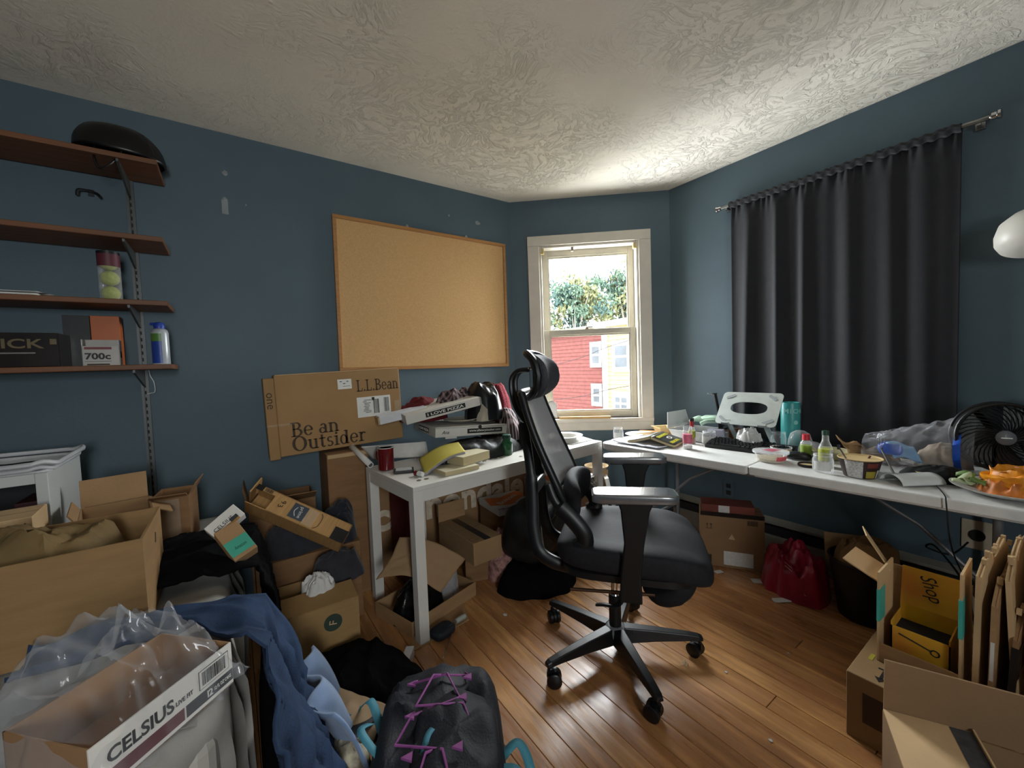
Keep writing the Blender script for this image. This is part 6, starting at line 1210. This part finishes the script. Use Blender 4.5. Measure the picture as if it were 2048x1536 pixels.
def zbf(u, v):
    a = 6.2832*u; t = v; yl_ = .16-.36*t; w = (.06+.10*t**.8); h = .075+.075*t
    return V((w*math.cos(a)+.012*noise.noise(V((math.cos(a)*3, math.sin(a)*3, t*8)))+.05*t, yl_, .06+.06*t+h*math.sin(a)*.85+.018*ridge(V((math.cos(a)*3, math.sin(a)*3, t*9)))))
MB().grid(zbf, 44, 34, wrap=True).build('bag_film', zf, zb, smooth=True)
bl = mat('royal_blue_plastic', '1f4fb4', .3, var=.1)
MB().grid(lambda u, v: zbf(.40+.35*u, .84+.06*v)+V((-.004, 0, 0)), 20, 3).build('blue_seal', bl, zb, smooth=True)
zk = tag(sq(MB(), (0, 0, 0), (.03, .05, .03), .7, .7, 24, 12, lambda p: p+V((.008*noise.noise(p*40), 0, .008*ridge(p*25)))).build('blue_pouch', bl, smooth=True, M=T(2.475, .515, TZ+.085)), 'bright blue pouch inside the clear zip bag', 'pouch')
tag(sheet(lambda u, v: V((.02*u, -.09*u+.03*v, .07*v+.01*math.sin(u*5))), 10, 8, 'blue_packet', mat('light_blue_print', '6f9cc4', .4, var=.15), None, .002, M=T(2.45, .50, TZ+.05)), 'light blue printed packet inside the clear zip bag', 'packet')
heap('wrapped_snack', 'brown and white wrapped food inside the clear zip bag', 'food', (2.52, .36, TZ+.02), .06, .09, .09, 94, mat('wrapped_food', '9a8a78', .6, var=.25, scale=20), folds=.015, freq=20)
fan = thing('desk_fan', 'black round desk fan behind the plate of food', 'fan', T(2.50, .165, TZ)); FM_ = T(0, 0, .185) @ rotm(0, 0, 0) @ frame((0, 0, 0), (.62, -.78, 0), (0, 0, 1)); fbk = mat('fan_black', '0e0f10', .4)
# fan looks toward the room (local +z of FM_ frame)
FM_ = T(-.02, .03, .185) @ frame((0, 0, 0), (.36, -.93, 0), (.05, .02, 1)); 
def ring_(r, z, th, n=40): return [(r*math.cos(6.2832*k/n), r*math.sin(6.2832*k/n), z) for k in range(n)]
MB().tube(ring_(.130, .03, 0), .007, 8, closed=True, M=FM_).tube(ring_(.132, -.03, 0), .007, 8, closed=True, M=FM_).lathe([(.131, -.03), (.131, .03)], 40, FM_, caps=False).build('shroud_ring', fbk, fan, smooth=True)
for k in range(36):
    a = 6.2832*k/36; MB().tube([FM_ @ V(((.030+.10*t)*math.cos(a+.9*t), (.030+.10*t)*math.sin(a+.9*t), .042-.012*t*t)) for t in (0, .25, .5, .75, 1)], .0022, 4).build('grille_spoke', fbk, fan, smooth=True)
MB().lathe([(.028, .036), (.028, .046), (.023, .05), (0, .052)], 28, FM_).build('hub_cap', mat('fan_grey_hub', '5c5f62', .45), fan, smooth=True); decal('hub_badge', white_plastic, fan, FM_ @ T(0, 0, .0526), .03, .004)
for k in range(4):
    a = 6.2832*k/4; MB().add([FM_ @ V((r_*math.cos(a+d_), r_*math.sin(a+d_), z)) for r_, d_, z in ((.03, -.2, -.008), (.12, -.1, -.016), (.122, .55, .010), (.03, .5, .008))], [(0, 1, 2, 3)]).build('fan_blade', mat('blade_grey', '1e2022', .35), fan, thick=.002)
MB().lathe([(.0, -.09), (.05, -.09), (.08, -.04), (.12, -.03)], 28, FM_).build('motor_housing', fbk, fan, smooth=True); MB().prism(rr(-.07, -.08, .09, .08, (.03,)*4), 0, .02).build('base', fbk, fan, bevel=.004); MB().tube([(.02, .0, .02), (.05, -.03, .10), (.03, -.02, .17)], .014, 8).build('neck', fbk, fan, smooth=True)
heap('plastic_bag', 'dark grey plastic bag slumped behind the fan', 'bag', (2.68, .10, TZ), .06, .10, .28, 95, mat('smoke_bag', '232629', .3, var=.3, bump=.2, bscale=30), folds=.03, freq=14, pw=3)
heap('tshirt', 'black t-shirt bunched beneath the zip bag', 'clothes', (2.36, .36, TZ), .06, .11, .045, 96, mat('black_jersey', '0f0f11', .9), folds=.015, freq=16)
# plate of peel and salad, wrapper, cable
fpq = V((2.295, .155, TZ)); dish('dinner_plate', 'large white plate of food scraps at the near end of the table', T(*fpq), [(0, .002), (.08, .002), (.10, .006), (.15, .026), (.153, .029), (.149, .029), (.10, .010), (0, .007)], mat('white_ceramic', 'c9c7c2', .3, var=.02), 'plate', 56)
orng = mat('orange_wrapper', 'd98a1e', .35, var=.2, scale=14, bump=.2, bscale=20)
def orf(u, v): a = u*5.2; return V((.085*(1-.3*v)*math.cos(a)+.02*noise.noise(V((u*5, v*4, 2))), .105*(1-.25*v)*math.sin(a)+.02*noise.noise(V((u*5, v*4, 7))), .012+.062*v+.025*ridge(V((u*6, v*3, 1)))*v))
tag(sheet(orf, 60, 12, 'orange_wrapper', orng, None, .002, M=T(fpq.x+.005, fpq.y-.03, TZ+.004)), 'bright orange plastic wrapper opened on the large plate', 'wrapper')
heap('chicken_scraps', 'orange food scraps filling the large plate', 'food', (fpq.x, fpq.y-.02, TZ+.009), .095, .10, .035, 97, mat('orange_food', 'b5651f', .5, var=.3, scale=30), folds=.02, freq=30)
gm2 = [mat('salad_green', '5d7a38', .5, var=.2), mat('salad_pale', 'a9b48e', .5, var=.1)]
for k in range(7):
    rn = random.Random(k); tag(sheet(lambda u, v, k=k: V((.035*(u-.5)*(1-.5*v), .05*(v-.5), .012*math.sin(u*3.1)+.008*math.sin(v*4+k))), 8, 8, 'salad_leaf', gm2[k % 2], None, .0012, M=T(fpq.x-.03+rn.uniform(-.03, .05), fpq.y+.095+rn.uniform(-.03, .025), TZ+.026+.004*k) @ rotm(rn.uniform(-25, 25), rn.uniform(-25, 25), rn.uniform(0, 360))), ('green' if k % 2 == 0 else 'pale')+' salad leaf on the rim side of the large plate', 'leaf', 'salad leaves on the plate')
wpp = tag(sheet(lambda u, v: V((.075*math.cos(math.pi*(.05+.9*u))*.7, .17*(v-.5), .040*math.sin(math.pi*(.05+.9*u)))), 16, 10, 'curled_wrapper', mat('white_wrapper', 'cdd0ce', .45, var=.04), None, .0015, M=at(1825, 2.24, 55)), 'white wrapper curled into a half tube before the large plate', 'wrapper')
dish('yellow_cup', 'small yellow paper cup behind the curled white wrapper', at(1848, 2.34), [(0, 0), (.022, 0), (.03, .035), (.032, .036), (.028, .034), (.02, .004), (0, .004)], mat('pale_yellow_cup', 'c9c07e', .5), 'cup', 24)
cbl = [V((2.25, .335, TZ+.003)), V((2.17, .31, TZ+.004)), V((2.10, .29, TZ+.003)), V((2.083, .285, TZ-.02)), V((2.10, .27, .55)), V((2.2, .22, .35))]
tag(MB().tube(spl(cbl, 5), .0022, 6).build('power_cable', black_plastic, smooth=True), 'black cable running from under the plate over the table edge', 'cable')

# ---- lamp at the edge of the frame
lp = thing('wall_lamp', 'white dome lamp hanging beside the curtain on the right-hand wall', 'lamp', T(2.62, .128, 1.72)); MB().lathe([(.0, .10), (.03, .098), (.07, .08), (.10, .045), (.11, .0), (.108, -.03), (.095, -.055), (.05, -.072), (0, -.075)], 36, rotm(0, 18, 0)).build('shade', mat('opal_shade', 'd2cfc6', .4, var=.02), lp, smooth=True); MB().tube([(.0, -.02, .09), (.05, -.12, .10), (.15, -.16, .08)], .008, 8).build('arm', white_plastic, lp, smooth=True); MB().lathe([(.045, 0), (.045, .012), (.03, .016)], 20, T(.16, -.16, .08) @ rotm(0, -90, 0)).build('wall_mount', white_plastic, lp, smooth=True)

# ================================================================ UNDER THE TABLE
uq0, uq1 = onz(1402, 1128, 0), onz(1530, 1146, 0); ang, ln = fpt(uq0, uq1); uh = .335
ub = carton('cardboard_box', 'upright taped brown box standing by the heater under the table', ln, .16, uh, T(uq0.x, uq0.y, 0) @ rotm(0, 0, ang) @ T(ln/2, .08, 0), mat('cardboard_grey', '86694a', .8, var=.08, scale=6, bump=.08, bscale=110), closed=True); uf = face(ub, 'front', ln, .16, uh)
decal('packing_tape', blk_tape, ub, uf @ T(0, uh*.47, .0004), ln, .025); barcode(ink, ub, uf @ T(ln*.32, uh*.36, .0004), .055, .03, 11); barcode(ink, ub, uf @ T(-ln*.38, -uh*.36, .0004), .04, .05, 12); arrows(brownink, ub, uf @ T(-ln*.36, uh*.25, .0004), .03); MB().prism([(-.018, -.016), (.018, -.016), (0, .018)], 0, .0006).build('recycle_mark', card_l, ub, M=uf @ T(0, uh*.08, .0004)); decal('shipping_label', label_w, ub, uf @ T(ln*.10, -uh*.32, .0006), ln*.46, .085)
rbx = thing('red_carton', 'flat red and white carton lying on the upright taped box', 'box', T(uq0.x, uq0.y, uh+.001) @ rotm(0, 0, ang) @ T(ln*.44, .075, 0)); MB().bb((-ln*.42, -.07, 0), (ln*.42, .07, .045)).build('carton', mat('brick_red_card', '6e3326', .6, var=.1), rbx, bevel=.002); decal('pale_patch', label_w, rbx, frame((-.02, -.0708, .0225), (1, 0, 0), (0, 0, 1)), .06, .042)
heap('bubble_wrap', 'clear wrap and paper bunched left of the upright taped box', 'plastic wrap', (2.27, 1.50, 0), .08, .08, .25, 101, film('wrap2', (.75, .75, .74), .35, .1, .8), folds=.035, freq=18, pw=3)
tag(MB().prism([(-.05, -.05), (.05, -.06), (.06, .05), (-.04, .06)], 0, .003).build('paper_scrap', card_l, M=T(2.20, 1.43, .20) @ rotm(50, 20, 30)), 'tan paper scrap on the clear wrap left of the upright box', 'paper')
heap('papers', 'white and blue papers heaped behind the chair seat', 'papers', (2.05, 1.72, 0), .18, .15, .30, 102, mat('white_blue_paper', 'b9bcc4', .7, var=.1), folds=.02, freq=9)
for k, (px, py, w, d, r_, l) in enumerate(((1528, 1163, .13, .045, -42, 'white paper strip on the floor before the red bag'), (1563, 1201, .09, .04, -35, 'oval white scrap on the floor below the red bag'), (1437, 1144, .05, .03, -20, 'tiny white scrap by the foot of the upright box'))):
    q = onz(px, py, 0); tag(MB().prism(rr(-w/2, -d/2, w/2, d/2, (d*.3 if k == 1 else .004,)*4), .0006, .003).build('paper_scrap', label_w, M=T(q.x, q.y, 0) @ rotm(0, 0, r_)), l, 'paper')
bt = thing('bottle', 'dark capped clear bottle lying beside the heater', 'bottle', onz(1545, 1098, .06) and T(2.60, 1.02, .035) @ rotm(90, 0, -25)); MB().lathe([(0, -.08), (.033, -.08), (.033, .04), (.014, .07), (.014, .085)], 22).build('body', clearp, bt, smooth=True); MB().lathe([(.036, .03), (.036, .075), (0, .08)], 22).build('cap', black_plastic, bt, smooth=True)
rbag = thing('plastic_bag', 'crumpled red plastic bag on the floor beside the waste bin', 'bag', T(2.46, .90, 0)); redpl = mat('red_poly', '8e1430', .3, var=.15, scale=10, bump=.2, bscale=30)
heap('bag_body', '', '', (0, 0, 0), .15, .17, .17, 103, redpl, rot=-30, folds=.06, freq=13, parent=rbag, thing_=False, edge=.25)
mb = MB(); rn = random.Random(5)
for k in range(6): mb.tube([(-.10-.004*k, .02-.012*k+rn.uniform(-.004, .004), .185-.022*k), (-.115-.004*k, -.03-.014*k, .165-.022*k)], .0016, 5)
mb.build('white_print', mat('white_print', 'b59a9e', .5), rbag)['kind'] = 'stuff'
# waste bin with kraft paper
wbn = thing('waste_bin', 'black waste bin stuffed with brown paper under the table', 'waste bin', T(2.46, .60, 0)); binm = mat('bin_black', '0a0a0b', .5)
MB().lathe([(0, .0), (.105, 0), (.142, .275), (.147, .278), (.147, .284), (.138, .283), (.102, .005), (0, .005)], 40).build('bin_body', binm, wbn, smooth=True); MB().tube(ring_(.146, .281, 0), .003, 6, closed=True).build('rim', mat('bin_rim', '2a2b2d', .4), wbn, smooth=True)
heap('packing_paper', 'brown kraft paper spilling over the black waste bin', 'paper', (2.46, .60, .22), .125, .125, .07, 104, kr, folds=.06, freq=15, pw=5, edge=.08)
tag(MB().bb((-.11, -.002, 0), (.11, .002, .14)).build('cardboard_scrap', card, M=T(2.56, .68, .20) @ rotm(-12, 0, -60)), 'flat brown cardboard piece standing in the waste bin', 'cardboard')
tag(MB().tube(spl([V((2.70, .30, .40)), V((2.6, .34, .36)), V((2.5, .40, .40)), V((2.42, .36, .44)), V((2.45, .28, .30)), V((2.5, .25, .1)), V((2.48, .2, .006))]), .004, 6).build('extension_lead', black_plastic, smooth=True), 'black power cord running from the wall outlet behind the boxes', 'cord')
# ================================================================ CARTONS AT THE RIGHT
r1 = carton('cardboard_box', 'small shut brown box with arrow marks on the floor before the open cartons', .32, .245, .22, T(1.63+.16, .446-.1225, 0), mat('cardboard_r1', '90734e', .8, var=.08, scale=6, bump=.08, bscale=110), closed=True)
arrows(ink, r1, T(-.105, .02, .2206) @ rotm(0, 0, 90), .07); decal('dark_label', mat('brown_label', '3b2c20', .6), r1, face(r1, 'left', .32, .245, .22) @ T(0, .01, .0004), .16, .10); decal('yellow_tab', mat('yellow_tab', 'a59a34', .6), r1, T(-.02, .09, .2207), .04, .012)
# yellow-orange product box standing open inside a tan carton
yx, yy0, yy1 = 1.80, .232, .372
yb = thing('product_box', 'torn yellow and orange printed box with handwritten style lettering', 'box', T(yx, yy0, .222)); yw, yd = yy1-yy0, .12
yor = mat('yellow_orange_print', 'c9a527', .45, col2='b8762c', scale=7, detail=2)
MB().bb((0, 0, 0), (.004, yw, .125)).bb((yd, 0, 0), (yd+.004, yw, .16)).bb((0, 0, 0), (yd, .004, .14)).bb((0, yw-.004, 0), (yd, yw, .14)).bb((0, 0, 0), (yd, yw, .003)).build('carton', yor, yb)
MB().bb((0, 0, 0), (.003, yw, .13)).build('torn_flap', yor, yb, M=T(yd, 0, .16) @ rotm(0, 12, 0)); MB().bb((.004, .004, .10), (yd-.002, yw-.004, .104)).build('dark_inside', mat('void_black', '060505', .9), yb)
text('Shop', ink, yb, T(yd-.006+.016, yw*.47, .235) @ rotm(0, 12, 0) @ frame((-.012, 0, 0), (0, -1, 0), (0, 0, 1)) @ rotm(0, 0, -70), w=.085, h=.05, shear=.35)
MB().tube([(-.001, yw*.85, .105), (-.001, yw*.3, .085)], .0022, 6).tube([(-.001, yw*.24+.010*math.cos(a), .082+.010*math.sin(a)) for a in [k*.628 for k in range(10)]], .002, 5, closed=True).build('printed_spoon', ink, yb)
# tan open carton around it: side walls seen edge-on with teal tape
cz = thing('cardboard_box', 'tall open tan carton with teal tape around the yellow box', 'box', T(1.765, .205, 0)); W3 = .195
for n_, lo, hi in (('side_wall', (0, W3-.006, .222), (.17, W3, .53)), ('side_wall', (0, 0, .222), (.17, .006, .60)), ('front_wall', (0, .006, .222), (.005, W3-.006, .285)), ('back_wall', (.19, 0, .222), (.195, W3, .50))): MB().bb(lo, hi).build(n_, card_l if n_ == 'side_wall' else card, cz)
tealt = mat('teal_tape', '3fa093', .4); MB().bb((-.001, W3-.008, .36), (.06, W3+.001, .47)).build('teal_tape', tealt, cz); MB().bb((-.001, -.001, .40), (.05, .008, .52)).build('teal_tape', tealt, cz)
MB().bb((0, 0, 0), (.14, .004, .11)).build('flap', card_l, cz, M=T(.02, W3, .49) @ rotm(-65, 0, 0)); MB().bb((0, 0, 0), (.10, .004, .13)).build('flap', card_l, cz, M=T(.12, W3-.01, .50) @ rotm(-30, 0, 20))
# flattened cardboard sheets standing on edge
rn = random.Random(12); FCL = ['pale', 'brown', 'dark taped', 'tan', 'torn brown', 'narrow tan', 'glossy taped', 'dull brown', 'short tan', 'bent brown']
for k in range(10):
    y = .185-.031*k; hh = [.66, .60, .52, .67, .69, .58, .56, .52, .55, .48][k]; x0 = 1.80+.02*rn.uniform(-1, 1); ww = rn.uniform(.24, .34)
    f = thing('flattened_box', '%s flattened cardboard sheet standing on edge among the row by the table leg' % FCL[k], 'cardboard', T(x0, y, 0) @ rotm(rn.uniform(-3.5, 3.5), rn.uniform(-3, 3), rn.uniform(-6, 6)), 'flattened boxes by the table leg')
    top = [(0, 0), (ww, 0), (ww, hh*rn.uniform(.85, 1.0)), (ww*.75, hh), (ww*.45, hh*rn.uniform(.93, 1)), (ww*.2, hh*rn.uniform(.88, 1)), (0, hh*rn.uniform(.8, .97))]
    XZ = Matrix(((1, 0, 0, 0), (0, 0, 1, 0), (0, 1, 0, 0), (0, 0, 0, 1)))
    MB().prism(top, -.006, -.0025, XZ).prism([(a, b) for a, b in top], .0025, .006, XZ).prism([(a*.995, b*.995) for a, b in top], -.0025, .0025, XZ).build('board', [card_l, card, card_d, card_l, card, card_l, card_d, card, card_l, card_d][k], f)
    mb = MB()
    for i in range(14): mb.box((ww*(.2+.055*i), rn.uniform(-.003, .003), hh*rn.uniform(.95, .985)), (.012, .010, .016), rotm(0, rn.uniform(-5, 5), 0))
    e = mb.build('torn_edge', card_l, f); e['kind'] = 'stuff'
    if k in (2, 6): MB().bb((-.002, -.0075, .08), (.06, .0075, hh*.8)).build('packing_tape', blk_tape, f)
    if k == 1: MB().bb((-.0015, -.004, .30), (-.0005, .004, .42)).build('paper_label', label_w, f)
# big open carton in the right foreground
e1, e2 = V((.40, -.917, 0)), V((-.917, -.40, 0)); A = V((1.395, .303, 0)); OW, OD, OH = .46, .34, .31
oc = A+e1*OW/2+e2*OD/2
ob = carton('cardboard_box', 'big open carton with a taped flap coloured as lit in the near right corner', OW, OD, OH, Matrix(((e1.x, -e2.x, 0, oc.x), (e1.y, -e2.y, 0, oc.y), (0, 0, 1, 0), (0, 0, 0, 1))), mat('cardboard_near', '7d6143', .8, var=.08, scale=5, bump=.08, bscale=110), flaps={'left': 4, 'back': 87}, fl={'left': .165, 'back': .145}, t=.005)
fl = [c for c in ob.children if c.name.startswith('flap')][0]; fl.data.materials[0] = card_l  # paler cardboard on this flap: the light falling on it is put into its colour
MB().bb((-.165, .125, .0028), (.165, .168, .0036)).build('packing_tape', mat('silver_tape', '4a4d52', .15, var=.3, scale=30, bump=.3, bscale=30, metal=.3), fl)
MB().bb((-.165, .166, -.004), (.165, .17, .012)).build('torn_edge', card_l, fl)
# floor scraps
for k, (px, py, s, l) in enumerate(((1010, 1230, .012, 'tiny pale crumb on the floor below the rucksack'), (1452, 1345, .006, 'tiny crumb beside the chair caster'), (1541, 1482, .007, 'tiny white crumb on the open floor'), (1577, 1307, .005, 'speck of paper on the open floor boards'))):
    q = onz(px, py, 0); tag(MB().prism([(s*math.cos(a)*random.Random(k+i).uniform(.6, 1), s*math.sin(a)) for i, a in enumerate([j_*1.05 for j_ in range(6)])], .0005, .003).build('crumb', label_w, M=T(q.x, q.y, 0)), l, 'crumb')
q = onz(1372, 1328, 0); tag(MB().tube(spl([(.012*math.cos(a*1.3), .010*math.sin(a*1.7), .003+.004*(k % 3)) for k, a in enumerate([j_*.8 for j_ in range(12)])]+[(-.03, .012, .003)]), .0013, 5).build('twist_tie', mat('pale_wire', 'b5a68c', .5), smooth=True, M=T(q.x, q.y, 0)), 'curled pale twist tie on the floor before the chair', 'twist tie')

# ================================================================ printing, labels and tape belong to the surface that carries them
HOST = ('body', 'carton', 'carton_body', 'glass', 'bottle_body', 'can', 'tub', 'wall', 'crown', 'board', 'waxed')
MARK = ('lettering', 'barcode', 'packing_tape', 'shipping_label', 'return_label', 'label_print', 'paper_label', 'arrow_marks', 'black_band', 'dark_label', 'yellow_tab', 'pale_patch', 'recycle_mark', 'round_mark',
        'label_patch', 'smile_mark', 'clear_patch', 'torn_line', 'printed_nine', 'printed_three', 'orange_band', 'grey_patch', 'teal_label', 'tag_line', 'corner_print', 'red_banner', 'small_print', 'base_print',
        'blue_label', 'green_label', 'pink_label', 'white_label', 'yellow_label', 'white_patch', 'neck_wrap', 'round_logo', 'white_panel', 'gold_panel', 'barcode_panel', 'red_panel', 'box_mark', 'orange_panel', 'lid_seam', 'vent_hole',
        'top_seam', 'pale_top_edge', 'pale_lip', 'printed_square', 'square_field', 'box_mark_field', 'neck_ring', 'hand_slot', 'torn_edge', 'pink_band', 'printed_spoon')
base = lambda o: o.name.split('.')[0]
for root in [o for o in COL.objects if o.parent is None and o.type == 'EMPTY']:
    kids = list(root.children); host = next((k for k in kids if base(k) in HOST and k.type == 'MESH'), None)
    if host is None: continue
    for k in kids:
        if k is not host and base(k) in MARK: ml = k.matrix_basis.copy(); k.parent = host; k.matrix_parent_inverse = Matrix.Identity(4); k.matrix_basis = host.matrix_basis.inverted() @ ml
